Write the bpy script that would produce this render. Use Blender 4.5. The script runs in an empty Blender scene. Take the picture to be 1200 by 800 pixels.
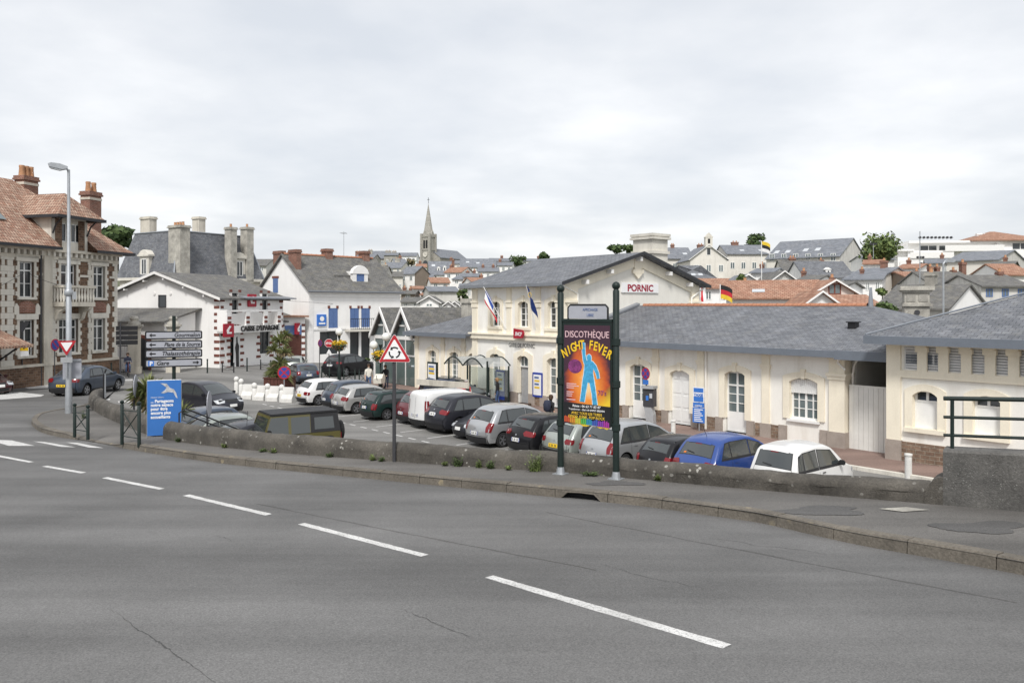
import bpy, bmesh, math, random
from mathutils import Vector, Matrix
random.seed(7)
SC = bpy.context.scene
COL = SC.collection
PI = math.pi
R = math.radians

# ------------------------------------------------------------------ camera
CZ = 5.2                      # eye height above the station forecourt
FOC, HX, HY = 950.0, 600.0, 358.0   # focal length and horizon measured on the 1200 px wide photograph
cam = bpy.data.cameras.new('camera')
cam.sensor_width = 36.0
cam.lens = FOC / 1200 * 36
cam.shift_y = -(400 - HY) / 1200
cam.clip_end = 6000
cam.clip_start = 0.1
camo = bpy.data.objects.new('camera', cam)
COL.objects.link(camo)
camo.location = (0, 0, CZ)
camo.rotation_euler = (PI / 2, 0, 0)
SC.camera = camo

# ------------------------------------------------------------------ sky and sun (bright overcast)
SUN_EL, SUN_AZ = R(50), R(188)        # azimuth clockwise from +Y: behind the camera, a little to its left
world = bpy.data.worlds.new('World')
SC.world = world
world.use_nodes = True
nt = world.node_tree
nt.nodes.clear()
N = nt.nodes.new
L = nt.links.new
out = N('ShaderNodeOutputWorld')
sky = N('ShaderNodeTexSky')
sky.sky_type = 'NISHITA'
sky.sun_disc = False
sky.sun_elevation = SUN_EL
sky.sun_rotation = SUN_AZ
sky.dust_density = 3.0
bg1 = N('ShaderNodeBackground')
bg1.inputs['Strength'].default_value = 0.10
L(sky.outputs[0], bg1.inputs['Color'])
tc = N('ShaderNodeTexCoord')
sep = N('ShaderNodeSeparateXYZ')
L(tc.outputs['Generated'], sep.inputs[0])
zz = N('ShaderNodeMath'); zz.operation = 'MAXIMUM'; zz.inputs[1].default_value = 0.0
L(sep.outputs['Z'], zz.inputs[0])
za = N('ShaderNodeMath'); za.operation = 'ADD'; za.inputs[1].default_value = 0.16
L(zz.outputs[0], za.inputs[0])
dx = N('ShaderNodeMath'); dx.operation = 'DIVIDE'
dy = N('ShaderNodeMath'); dy.operation = 'DIVIDE'
L(sep.outputs['X'], dx.inputs[0]); L(za.outputs[0], dx.inputs[1])
L(sep.outputs['Y'], dy.inputs[0]); L(za.outputs[0], dy.inputs[1])
cmb = N('ShaderNodeCombineXYZ')
L(dx.outputs[0], cmb.inputs[0]); L(dy.outputs[0], cmb.inputs[1])
n1 = N('ShaderNodeTexNoise'); n1.inputs['Scale'].default_value = 1.1
n1.inputs['Detail'].default_value = 9; n1.inputs['Roughness'].default_value = 0.52; n1.inputs['Distortion'].default_value = 0.0
L(cmb.outputs[0], n1.inputs['Vector'])
n2 = N('ShaderNodeTexNoise'); n2.inputs['Scale'].default_value = 0.33
n2.inputs['Detail'].default_value = 5; n2.inputs['Roughness'].default_value = 0.5
L(cmb.outputs[0], n2.inputs['Vector'])
mx = N('ShaderNodeMix'); mx.data_type = 'FLOAT'; mx.inputs['Factor'].default_value = 0.5
L(n1.outputs['Fac'], mx.inputs['A']); L(n2.outputs['Fac'], mx.inputs['B'])
rmp = N('ShaderNodeValToRGB')
rmp.color_ramp.elements[0].position = 0.42; rmp.color_ramp.elements[0].color = (0.375, 0.390, 0.412, 1)
rmp.color_ramp.elements[1].position = 0.58; rmp.color_ramp.elements[1].color = (0.515, 0.516, 0.518, 1)
e = rmp.color_ramp.elements.new(0.50); e.color = (0.435, 0.443, 0.455, 1)
L(mx.outputs['Result'], rmp.inputs[0])
bg2 = N('ShaderNodeBackground')
bg2.inputs['Strength'].default_value = 0.99
L(rmp.outputs[0], bg2.inputs['Color'])
mxs = N('ShaderNodeMixShader'); mxs.inputs[0].default_value = 0.90
L(bg1.outputs[0], mxs.inputs[1]); L(bg2.outputs[0], mxs.inputs[2])
L(mxs.outputs[0], out.inputs[0])

sun = bpy.data.lights.new('sun', 'SUN')
sun.energy = 1.5
sun.angle = R(11)
sun.color = (1.0, 0.975, 0.94)
suno = bpy.data.objects.new('sun', sun)
COL.objects.link(suno)
sd = Vector((math.sin(SUN_AZ) * math.cos(SUN_EL), math.cos(SUN_AZ) * math.cos(SUN_EL), math.sin(SUN_EL)))
suno.rotation_euler = sd.to_track_quat('Z', 'Y').to_euler()
suno.location = (-10, -10, 40)

vs = SC.view_settings
vs.view_transform = 'Standard'
vs.look = 'None'
vs.exposure = 1.06
vs.gamma = 1.0
vs.use_curve_mapping = False

# ------------------------------------------------------------------ materials
MATS = {}
def _base(name):
    m = bpy.data.materials.new(name)
    m.use_nodes = True
    t = m.node_tree
    b = t.nodes['Principled BSDF']
    return m, t, b
def _ramp(t, src, c0, c1, p0=0.3, p1=0.7):
    r = t.nodes.new('ShaderNodeValToRGB')
    r.color_ramp.elements[0].position = p0; r.color_ramp.elements[0].color = (*c0, 1)
    r.color_ramp.elements[1].position = p1; r.color_ramp.elements[1].color = (*c1, 1)
    t.links.new(src, r.inputs[0])
    return r.outputs[0]
def _noise(t, vec, scale, detail=4, rough=0.6):
    n = t.nodes.new('ShaderNodeTexNoise')
    n.inputs['Scale'].default_value = scale
    n.inputs['Detail'].default_value = detail
    n.inputs['Roughness'].default_value = rough
    t.links.new(vec, n.inputs['Vector'])
    return n.outputs['Fac']
def _mul(t, a, b, fac=1.0, mode='MULTIPLY'):
    m = t.nodes.new('ShaderNodeMix'); m.data_type = 'RGBA'; m.blend_type = mode
    if isinstance(fac, float): m.inputs[0].default_value = fac
    else: t.links.new(fac, m.inputs[0])
    for s, k in ((a, 6), (b, 7)):
        if isinstance(s, tuple): m.inputs[k].default_value = (*s, 1)
        else: t.links.new(s, m.inputs[k])
    return m.outputs[2]
def _bump(t, b, h, strength, dist=0.02):
    n = t.nodes.new('ShaderNodeBump')
    n.inputs['Strength'].default_value = strength
    n.inputs['Distance'].default_value = dist
    t.links.new(h, n.inputs['Height'])
    t.links.new(n.outputs[0], b.inputs['Normal'])
def sc(c, k): return tuple(min(1, x * k) for x in c)
def mat(name, c, rough=0.7, var=0.12, scale=2.0, fine=30, bump=0.0, metal=0.0, coat=0.0, spec=0.4, stain=None, world=False):
    """painted / plastered / metal surface: colour with two scales of wear"""
    if name in MATS: return MATS[name]
    m, t, b = _base(name)
    tcn = t.nodes.new('ShaderNodeTexCoord')
    vec = tcn.outputs['Object']
    if world:
        vec = t.nodes.new('ShaderNodeNewGeometry').outputs['Position']
    if var > 0:
        col = _ramp(t, _noise(t, vec, scale, 5), sc(c, 1 - var), sc(c, 1 + var * 0.6), 0.3, 0.7)
        col = _mul(t, col, _ramp(t, _noise(t, vec, fine, 3), (1 - var,) * 3, (1, 1, 1), 0.3, 0.6))
        if stain:
            st = t.nodes.new('ShaderNodeMapping'); st.inputs['Scale'].default_value = (1, 1, 0.18)
            t.links.new(vec, st.inputs['Vector'])
            f = _ramp(t, _noise(t, st.outputs[0], 1.6, 6, 0.65), (0, 0, 0), (stain[1],) * 3, 0.5, 0.72)
            col = _mul(t, col, stain[0], f, 'MIX')
        t.links.new(col, b.inputs['Base Color'])
    else:
        b.inputs['Base Color'].default_value = (*c, 1)
    b.inputs['Roughness'].default_value = rough
    b.inputs['Metallic'].default_value = metal
    b.inputs['Specular IOR Level'].default_value = spec
    if coat:
        b.inputs['Coat Weight'].default_value = coat
        b.inputs['Coat Roughness'].default_value = 0.04
    if bump: _bump(t, b, _noise(t, vec, fine * 2, 4), bump, 0.01)
    MATS[name] = m
    return m
def bmat(name, c1, c2, mortar, bw, bh, ms=0.01, rough=0.85, bump=0.5, weather=None, wave=0.0, mscale=1.2):
    """coursed surface (slates, tiles, stones) laid out in metres on the UVs"""
    m, t, b = _base(name)
    uv = t.nodes.new('ShaderNodeUVMap').outputs[0]
    k = t.nodes.new('ShaderNodeTexBrick')
    k.inputs['Scale'].default_value = 1.0
    k.inputs['Brick Width'].default_value = bw
    k.inputs['Row Height'].default_value = bh
    k.inputs['Mortar Size'].default_value = ms
    k.inputs['Mortar Smooth'].default_value = 0.3
    k.inputs['Color1'].default_value = (*c1, 1)
    k.inputs['Color2'].default_value = (*c2, 1)
    k.inputs['Mortar'].default_value = (*mortar, 1)
    t.links.new(uv, k.inputs['Vector'])
    col = _mul(t, k.outputs['Color'], _ramp(t, _noise(t, uv, mscale, 6), (0.72,) * 3, (1.15, 1.15, 1.15), 0.3, 0.7))
    col = _mul(t, col, _ramp(t, _noise(t, uv, 14, 3), (0.8,) * 3, (1.1, 1.1, 1.1), 0.35, 0.65))
    if weather:
        col = _mul(t, col, weather[0], _ramp(t, _noise(t, uv, weather[2] if len(weather) > 2 else 2.3, 7, 0.7), (0, 0, 0), (weather[1],) * 3, 0.5, 0.75), 'MIX')
    t.links.new(col, b.inputs['Base Color'])
    b.inputs['Roughness'].default_value = rough
    b.inputs['Specular IOR Level'].default_value = 0.3
    h = k.outputs['Fac']
    inv = t.nodes.new('ShaderNodeMath'); inv.operation = 'SUBTRACT'; inv.inputs[0].default_value = 1.0
    t.links.new(h, inv.inputs[1]); h = inv.outputs[0]
    if wave:
        w = t.nodes.new('ShaderNodeTexWave'); w.bands_direction = 'X'
        w.inputs['Scale'].default_value = wave
        t.links.new(uv, w.inputs['Vector'])
        a = t.nodes.new('ShaderNodeMath'); a.operation = 'ADD'
        t.links.new(w.outputs['Fac'], a.inputs[0]); t.links.new(h, a.inputs[1]); h = a.outputs[0]
    _bump(t, b, h, bump, 0.03)
    MATS[name] = m
    return m
def asphalt(name, c, patch=0.25, speck=0.5):
    m, t, b = _base(name)
    p = t.nodes.new('ShaderNodeNewGeometry').outputs['Position']
    col = _ramp(t, _noise(t, p, 0.35, 6, 0.6), sc(c, 1 - patch), sc(c, 1 + patch * 0.5), 0.3, 0.7)
    st = t.nodes.new('ShaderNodeMapping'); st.inputs['Rotation'].default_value = (0, 0, R(47)); st.inputs['Scale'].default_value = (0.06, 0.75, 1)
    t.links.new(p, st.inputs['Vector'])
    col = _mul(t, col, _ramp(t, _noise(t, st.outputs[0], 1.0, 4), (0.76,) * 3, (1.12,) * 3, 0.35, 0.65))
    col = _mul(t, col, _ramp(t, _noise(t, p, 55, 3, 0.7), (1 - speck,) * 3, (1 + speck,) * 3, 0.3, 0.7))
    v = t.nodes.new('ShaderNodeTexVoronoi'); v.inputs['Scale'].default_value = 90
    t.links.new(p, v.inputs['Vector'])
    col = _mul(t, col, _ramp(t, v.outputs['Color'], (0.82,) * 3, (1.15,) * 3, 0.2, 0.8))
    t.links.new(col, b.inputs['Base Color'])
    b.inputs['Roughness'].default_value = 0.82
    b.inputs['Specular IOR Level'].default_value = 0.35
    _bump(t, b, _noise(t, p, 70, 3, 0.7), 0.35, 0.01)
    MATS[name] = m
    return m
def glassmat(name, c, rough=0.04, spec=0.8):
    m, t, b = _base(name)
    b.inputs['Base Color'].default_value = (*c, 1)
    b.inputs['Roughness'].default_value = rough
    b.inputs['Specular IOR Level'].default_value = spec
    b.inputs['IOR'].default_value = 1.52
    MATS[name] = m
    return m
def spotmat(name, c, spot, scale=6, thr=0.16, rough=0.9, var=0.3, bump=0.5, dark=None):
    """weathered concrete with pale lichen rosettes"""
    m, t, b = _base(name)
    p = t.nodes.new('ShaderNodeNewGeometry').outputs['Position']
    col = _ramp(t, _noise(t, p, 1.3, 7, 0.65), sc(c, 1 - var), sc(c, 1 + var), 0.32, 0.68)
    col = _mul(t, col, _ramp(t, _noise(t, p, 28, 4, 0.7), (0.62,) * 3, (1.2,) * 3, 0.3, 0.7))
    if dark:
        col = _mul(t, col, dark, _ramp(t, _noise(t, p, 0.7, 6, 0.7), (0, 0, 0), (0.7,) * 3, 0.5, 0.7), 'MIX')
    v = t.nodes.new('ShaderNodeTexVoronoi'); v.inputs['Scale'].default_value = scale
    nv = t.nodes.new('ShaderNodeTexNoise'); nv.inputs['Scale'].default_value = 11
    t.links.new(p, nv.inputs['Vector'])
    mv = t.nodes.new('ShaderNodeMix'); mv.data_type = 'RGBA'; mv.blend_type = 'ADD'; mv.inputs[0].default_value = 0.06
    t.links.new(p, mv.inputs[6]); t.links.new(nv.outputs['Color'], mv.inputs[7])
    t.links.new(mv.outputs[2], v.inputs['Vector'])
    s = _ramp(t, v.outputs['Distance'], (1, 1, 1), (0, 0, 0), thr * 0.8, thr)
    g = _ramp(t, _noise(t, p, 1.7, 3), (0, 0, 0), (0.75,) * 3, 0.5, 0.62)
    col = _mul(t, col, spot, _mul(t, s, g), 'MIX')
    t.links.new(col, b.inputs['Base Color'])
    b.inputs['Roughness'].default_value = rough
    _bump(t, b, _noise(t, p, 40, 5, 0.7), bump, 0.02)
    MATS[name] = m
    return m

asphalt('road_asphalt', (0.142, 0.140, 0.137), 0.25, 0.22)
asphalt('walk_asphalt', (0.138, 0.131, 0.122), 0.28, 0.32)
asphalt('lot_asphalt', (0.205, 0.200, 0.190), 0.20, 0.25)
asphalt('patch_asphalt', (0.095, 0.092, 0.089), 0.25, 0.4)
asphalt('crack_dark', (0.07, 0.069, 0.067), 0.2, 0.3)
asphalt('red_paving', (0.235, 0.165, 0.14), 0.15, 0.2)
spotmat('kerb_stone', (0.145, 0.128, 0.105), (0.30, 0.25, 0.16), 3, 0.2, var=0.3)
spotmat('wall_concrete', (0.096, 0.087, 0.074), (0.45, 0.44, 0.40), 7.0, 0.24, var=0.45, bump=1.0, dark=(0.055, 0.05, 0.044))
spotmat('block_concrete', (0.125, 0.12, 0.112), (0.28, 0.28, 0.26), 22, 0.22, var=0.35, bump=0.9, dark=(0.05, 0.05, 0.048))
spotmat('old_stone', (0.44, 0.42, 0.37), (0.6, 0.59, 0.55), 4, 0.2, var=0.3, bump=0.5, dark=(0.2, 0.19, 0.17))
spotmat('grey_stone', (0.33, 0.315, 0.28), (0.45, 0.44, 0.4), 1, 0.2, var=0.25, bump=0.3, dark=(0.2, 0.19, 0.17))
def worn_paint():
    m, t, b = _base('paint_white'); p = t.nodes.new('ShaderNodeNewGeometry').outputs['Position']
    c = _ramp(t, _noise(t, p, 2.5, 6), (0.46, 0.455, 0.44), (0.66, 0.655, 0.64), 0.3, 0.7)
    c = _mul(t, c, (0.17, 0.168, 0.163), _ramp(t, _noise(t, p, 38, 6, 0.75), (0, 0, 0), (0.9,) * 3, 0.50, 0.64), 'MIX')
    t.links.new(c, b.inputs['Base Color']); b.inputs['Roughness'].default_value = 0.8; MATS['paint_white'] = m
worn_paint()
mat('cream_wall', (0.86, 0.84, 0.785), 0.9, 0.06, 0.7, 25, 0.1, stain=((0.60, 0.55, 0.47), 0.5))
mat('cream_trim', (0.84, 0.775, 0.635), 0.85, 0.06, 1.2, 25, stain=((0.5, 0.44, 0.34), 0.3))
mat('gable_render', (0.74, 0.72, 0.66), 0.9, 0.05, 0.6, 20, stain=((0.5, 0.47, 0.41), 0.3))
mat('white_wall', (0.85, 0.84, 0.82), 0.9, 0.05, 0.6, 20, stain=((0.6, 0.58, 0.55), 0.25))
mat('white_trim', (0.80, 0.79, 0.77), 0.6, 0.06, 3)
mat('offwhite_wall', (0.72, 0.69, 0.63), 0.9, 0.08, 0.5, 15, stain=((0.42, 0.4, 0.36), 0.4))
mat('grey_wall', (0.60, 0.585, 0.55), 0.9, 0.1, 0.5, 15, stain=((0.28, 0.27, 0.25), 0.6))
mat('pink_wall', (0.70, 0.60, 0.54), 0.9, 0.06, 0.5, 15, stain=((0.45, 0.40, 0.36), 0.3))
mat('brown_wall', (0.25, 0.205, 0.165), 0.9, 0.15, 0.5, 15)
mat('limestone', (0.60, 0.56, 0.48), 0.9, 0.1, 1.0, 12, 0.2, stain=((0.26, 0.24, 0.2), 0.65))
mat('limestone_light', (0.66, 0.63, 0.56), 0.85, 0.08, 1.5, 20, 0.1, stain=((0.34, 0.32, 0.28), 0.5))
mat('granite', (0.36, 0.31, 0.27), 0.85, 0.15, 3, 30, 0.2)
bmat('slate', (0.135, 0.142, 0.158), (0.205, 0.213, 0.230), (0.04, 0.042, 0.05), 0.28, 0.16, 0.009, 0.62, 0.7, weather=((0.27, 0.265, 0.245), 0.4, 1.8))
bmat('slate_old', (0.125, 0.123, 0.12), (0.19, 0.185, 0.175), (0.05, 0.05, 0.05), 0.26, 0.15, 0.007, 0.75, 0.5, weather=((0.24, 0.22, 0.16), 0.6, 1.4))
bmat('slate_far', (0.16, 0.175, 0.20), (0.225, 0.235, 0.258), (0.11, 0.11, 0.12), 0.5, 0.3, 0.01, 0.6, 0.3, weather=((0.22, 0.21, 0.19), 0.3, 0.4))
bmat('clay_tile', (0.33, 0.175, 0.12), (0.50, 0.36, 0.275), (0.13, 0.07, 0.05), 0.19, 0.30, 0.02, 0.85, 0.9, weather=((0.27, 0.205, 0.155), 0.6, 2.0), wave=1.64)
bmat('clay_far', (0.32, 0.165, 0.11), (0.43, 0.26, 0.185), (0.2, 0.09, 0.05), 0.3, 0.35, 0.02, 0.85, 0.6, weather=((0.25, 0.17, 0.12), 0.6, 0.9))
bmat('rubble_stone', (0.16, 0.105, 0.075), (0.30, 0.21, 0.15), (0.34, 0.30, 0.24), 0.30, 0.13, 0.011, 0.9, 0.8, mscale=5)
bmat('brown_stone', (0.115, 0.07, 0.048), (0.235, 0.145, 0.095), (0.26, 0.21, 0.16), 0.32, 0.15, 0.012, 0.9, 0.7, mscale=5)
bmat('red_brick', (0.20, 0.085, 0.06), (0.28, 0.13, 0.09), (0.32, 0.26, 0.22), 0.24, 0.085, 0.01, 0.9, 0.4)
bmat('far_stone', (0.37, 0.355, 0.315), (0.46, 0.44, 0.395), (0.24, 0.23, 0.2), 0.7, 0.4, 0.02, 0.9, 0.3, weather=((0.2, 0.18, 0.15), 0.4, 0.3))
mat('zinc', (0.30, 0.32, 0.35), 0.45, 0.1, 2, 20, metal=0.5)
mat('zinc_fascia', (0.155, 0.175, 0.205), 0.5, 0.08, 2, 20)
mat('brick_paint', (0.19, 0.07, 0.052), 0.9, 0.2, 6, 30)
mat('clay_ridge', (0.40, 0.185, 0.11), 0.9, 0.25, 5, 20)
mat('clay_pot', (0.50, 0.27, 0.15), 0.9, 0.2, 5, 20)
mat('dark_green_paint', (0.009, 0.020, 0.017), 0.5, 0.2, 4, 30)
mat('black_paint', (0.015, 0.015, 0.017), 0.45, 0.15, 4, 30)
mat('dark_metal', (0.05, 0.05, 0.055), 0.5, 0.15, 4, 30)
mat('galvanised', (0.42, 0.44, 0.46), 0.45, 0.12, 5, 40, metal=0.6)
mat('grey_paint', (0.36, 0.37, 0.38), 0.5, 0.1, 5, 40)
mat('dark_timber', (0.035, 0.037, 0.042), 0.6, 0.2, 4, 30)
mat('blue_paint', (0.10, 0.17, 0.36), 0.6, 0.12, 4, 20)
mat('white_timber', (0.74, 0.73, 0.69), 0.6, 0.06, 4, 30, stain=((0.45, 0.42, 0.36), 0.3))
mat('white_frame', (0.80, 0.80, 0.78), 0.5, 0.04, 4, 30)
mat('sign_white', (0.80, 0.80, 0.80), 0.45, 0.03, 4, 30)
mat('sign_grey', (0.36, 0.37, 0.41), 0.5, 0.05, 4, 30)
mat('sign_red', (0.42, 0.02, 0.03), 0.45, 0.05, 4, 30)
mat('sign_blue', (0.03, 0.06, 0.32), 0.45, 0.05, 4, 30)
mat('banner_blue', (0.035, 0.155, 0.46), 0.6, 0.06, 1.5, 30)
mat('taxi_blue', (0.04, 0.17, 0.55), 0.5, 0.05, 4, 30)
mat('sign_black', (0.012, 0.012, 0.014), 0.5, 0, 4)
mat('bank_red', (0.36, 0.012, 0.03), 0.4, 0.04, 4, 30)
mat('lettering_red', (0.30, 0.015, 0.035), 0.5, 0, 4)
mat('lettering_dark', (0.03, 0.028, 0.028), 0.6, 0, 4)
mat('lettering_grey', (0.24, 0.24, 0.23), 0.6, 0, 4)
mat('lettering_blue', (0.10, 0.15, 0.30), 0.6, 0, 4)
mat('yellow', (0.80, 0.52, 0.02), 0.5, 0.05, 4)
mat('gold_ink', (0.75, 0.50, 0.05), 0.5, 0.05, 4)
mat('orange', (0.70, 0.19, 0.02), 0.5, 0.05, 4)
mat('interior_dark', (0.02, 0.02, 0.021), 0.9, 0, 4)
mat('barrier_white', (0.70, 0.69, 0.66), 0.7, 0.1, 3, 20, stain=((0.45, 0.42, 0.38), 0.35))
mat('curtain', (0.55, 0.54, 0.5), 0.9, 0.1, 4)
glassmat('window_glass', (0.030, 0.036, 0.04), 0.05, 0.7)
glassmat('glass_pale', (0.13, 0.16, 0.165), 0.06, 0.8)
glassmat('glass_green', (0.11, 0.145, 0.138), 0.05, 0.9)
glassmat('car_glass', (0.04, 0.047, 0.048), 0.03, 1.0)
glassmat('lamp_clear', (0.48, 0.50, 0.52), 0.08, 0.8)
glassmat('lamp_red', (0.17, 0.008, 0.012), 0.10, 0.6)
def clearglass(name, c, f=0.2):
    m, t, b = _base(name); o = t.nodes['Material Output']; tr = t.nodes.new('ShaderNodeBsdfTransparent'); tr.inputs[0].default_value = (*c, 1)
    b.inputs['Base Color'].default_value = (0.5, 0.52, 0.52, 1); b.inputs['Roughness'].default_value = 0.08
    mx = t.nodes.new('ShaderNodeMixShader'); mx.inputs[0].default_value = f; t.links.new(tr.outputs[0], mx.inputs[1]); t.links.new(b.outputs[0], mx.inputs[2]); t.links.new(mx.outputs[0], o.inputs[0]); MATS[name] = m
clearglass('clear_glass', (0.86, 0.9, 0.88), 0.16)
clearglass('clear_sheet', (0.8, 0.82, 0.82), 0.5)
glassmat('globe', (0.72, 0.72, 0.68), 0.25, 0.5)
mat('tyre', (0.018, 0.018, 0.019), 0.85, 0.15, 10, 60)
mat('alloy', (0.42, 0.43, 0.45), 0.35, 0.06, 10, 60, metal=0.8)
mat('trim_black', (0.022, 0.022, 0.024), 0.6, 0.1, 10, 60)
mat('plate_white', (0.72, 0.72, 0.70), 0.5, 0.03, 10, 60)
mat('plate_yellow', (0.75, 0.50, 0.03), 0.5, 0.03, 10, 60)
mat('hill_ground', (0.10, 0.11, 0.06), 0.95, 0.3, 0.05, 1.0, world=True)
mat('bark', (0.10, 0.08, 0.06), 0.95, 0.3, 4, 20)

# ------------------------------------------------------------------ mesh helpers
class MB:
    """collects faces of ONE piece"""
    def __init__(s):
        s.v = []; s.f = []; s.m = []; s.T = None
    def add(s, vs, fs, mi=0):
        o = len(s.v)
        if s.T is not None: vs = [s.T @ Vector(p) for p in vs]
        s.v += [tuple(p) for p in vs]
        s.f += [tuple(i + o for i in f) for f in fs]
        s.m += [mi] * len(fs)
        return s
    def box(s, x0, x1, y0, y1, z0, z1, mi=0):
        return s.add([(x0, y0, z0), (x1, y0, z0), (x1, y1, z0), (x0, y1, z0), (x0, y0, z1), (x1, y0, z1), (x1, y1, z1), (x0, y1, z1)],
                     [(0, 3, 2, 1), (4, 5, 6, 7), (0, 1, 5, 4), (1, 2, 6, 5), (2, 3, 7, 6), (3, 0, 4, 7)], mi)
    def poly(s, pts, mi=0):
        return s.add(pts, [tuple(range(len(pts)))], mi)
    def prism(s, poly, y0, y1, mi=0):
        """poly of (x, z), counter-clockwise seen from -y, pushed from y0 to y1"""
        n = len(poly)
        vs = [(x, y0, z) for x, z in poly] + [(x, y1, z) for x, z in poly]
        fs = [tuple(range(n)), tuple(range(2 * n - 1, n - 1, -1))]
        fs += [((i + 1) % n, i, n + i, n + (i + 1) % n) for i in range(n)]
        return s.add(vs, fs, mi)
    def slab(s, poly, z0, z1, mi=0):
        n = len(poly)
        vs = [(x, y, z0) for x, y in poly] + [(x, y, z1) for x, y in poly]
        fs = [tuple(range(n - 1, -1, -1)), tuple(range(n, 2 * n))]
        fs += [(i, (i + 1) % n, n + (i + 1) % n, n + i) for i in range(n)]
        return s.add(vs, fs, mi)
    def tube(s, pts, r, n=8, mi=0):
        pts = [Vector(p) for p in pts]
        rs = r if isinstance(r, (list, tuple)) else [r] * len(pts)
        vs = []; fs = []
        up = None
        for i, p in enumerate(pts):
            d = (pts[min(i + 1, len(pts) - 1)] - pts[max(i - 1, 0)]).normalized()
            if up is None:
                up = Vector((0, 0, 1)) if abs(d.z) < 0.9 else Vector((1, 0, 0))
            a = d.cross(up).normalized(); b = a.cross(d).normalized(); up = b
            for k in range(n):
                t = 2 * PI * k / n
                vs.append(p + (a * math.cos(t) + b * math.sin(t)) * rs[i])
        for i in range(len(pts) - 1):
            for k in range(n):
                k2 = (k + 1) % n
                fs.append((i * n + k, i * n + k2, (i + 1) * n + k2, (i + 1) * n + k))
        fs.append(tuple(range(n - 1, -1, -1)))
        fs.append(tuple(range((len(pts) - 1) * n, len(pts) * n)))
        return s.add(vs, fs, mi)
    def lathe(s, prof, n=14, c=(0, 0, 0), mi=0):
        vs = []; fs = []
        for r, z in prof:
            for k in range(n):
                t = 2 * PI * k / n
                vs.append((c[0] + r * math.cos(t), c[1] + r * math.sin(t), c[2] + z))
        for i in range(len(prof) - 1):
            for k in range(n):
                k2 = (k + 1) % n
                fs.append((i * n + k, i * n + k2, (i + 1) * n + k2, (i + 1) * n + k))
        fs.append(tuple(range(n - 1, -1, -1)))
        fs.append(tuple(range((len(prof) - 1) * n, len(prof) * n)))
        return s.add(vs, fs, mi)
    def grid(s, rows, mi=0, flip=False):
        o = len(rows[0]); vs = [p for r in rows for p in r]; fs = []
        for i in range(len(rows) - 1):
            for j in range(o - 1):
                q = (i * o + j, i * o + j + 1, (i + 1) * o + j + 1, (i + 1) * o + j)
                fs.append(q[::-1] if flip else q)
        return s.add(vs, fs, mi)
    def mesh(s, name, mats, smooth=False):
        me = bpy.data.meshes.new(name)
        me.from_pydata(s.v, [], s.f)
        if not isinstance(mats, (list, tuple)): mats = [mats]
        for m in mats: me.materials.append(MATS[m] if isinstance(m, str) else m)
        if len(mats) > 1: me.polygons.foreach_set('material_index', s.m)
        uvl = me.uv_layers.new(name='UVMap')
        uv = []
        Z = Vector((0, 0, 1))
        for p in me.polygons:
            n = p.normal
            if abs(n.z) > 0.999 or n.length < 0.5: a, b = Vector((1, 0, 0)), Vector((0, 1, 0))
            else:
                a = Z.cross(n).normalized(); b = n.cross(a)
            for i in p.vertices:
                co = me.vertices[i].co
                uv += [a.dot(co), b.dot(co)]
        uvl.data.foreach_set('uv', uv)
        if smooth is True: me.polygons.foreach_set('use_smooth', [True] * len(me.polygons))
        elif smooth:
            me.polygons.foreach_set('use_smooth', [True] * len(me.polygons))
            me.set_sharp_from_angle(angle=R(smooth))
        return me
    def build(s, name, mats, parent=None, smooth=False, loc=None, rz=0):
        return put(name, s.mesh(name, mats, smooth), parent, loc, rz)
def put(name, me, parent=None, loc=None, rz=0, scale=None):
    o = bpy.data.objects.new(name, me)
    COL.objects.link(o)
    if parent is not None: o.parent = parent
    if loc is not None: o.location = loc
    if rz: o.rotation_euler = (0, 0, rz)
    if scale is not None: o.scale = scale
    return o
def tag(o, label=None, cat=None, group=None, kind=None):
    if label: o['label'] = label
    if cat: o['category'] = cat
    if group: o['group'] = group
    if kind: o['kind'] = kind
    return o
def thing(name, label, cat, loc=(0, 0, 0), rz=0, group=None):
    o = bpy.data.objects.new(name, None)
    COL.objects.link(o)
    o.location = loc; o.rotation_euler = (0, 0, rz)
    o.empty_display_size = 0.2
    return tag(o, label, cat, group)
def copy_tree(o, parent=None):
    c = o.copy(); COL.objects.link(c); c.parent = parent
    for ch in o.children: copy_tree(ch, c)
    return c
def text_mesh(txt, size, mt, name='lettering', shear=0.0, extrude=0.004, align='CENTER', bold=0.0, xs=1.0):
    """flat lettering as a mesh standing in the local x-z plane, facing -y, base line at z = 0"""
    cu = bpy.data.curves.new('lettering_curve', 'FONT')
    cu.body = txt; cu.size = size; cu.shear = shear; cu.extrude = extrude; cu.align_x = align; cu.offset = bold
    cu.resolution_u = 3
    o = bpy.data.objects.new('lettering_curve', cu); COL.objects.link(o)
    dg = bpy.context.evaluated_depsgraph_get()
    me = bpy.data.meshes.new_from_object(o.evaluated_get(dg))
    bpy.data.objects.remove(o); bpy.data.curves.remove(cu)
    me.transform(Matrix.Diagonal((xs, 1, 1, 1)))
    me.transform(Matrix.Rotation(PI / 2, 4, 'X'))
    me.materials.clear(); me.materials.append(MATS[mt])
    return me
def lettering(txt, size, mt, parent, loc, rz=0, **k):
    nm = k.pop('name', 'lettering')
    return put(nm, text_mesh(txt, size, mt, **k), parent, loc, rz)

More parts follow.
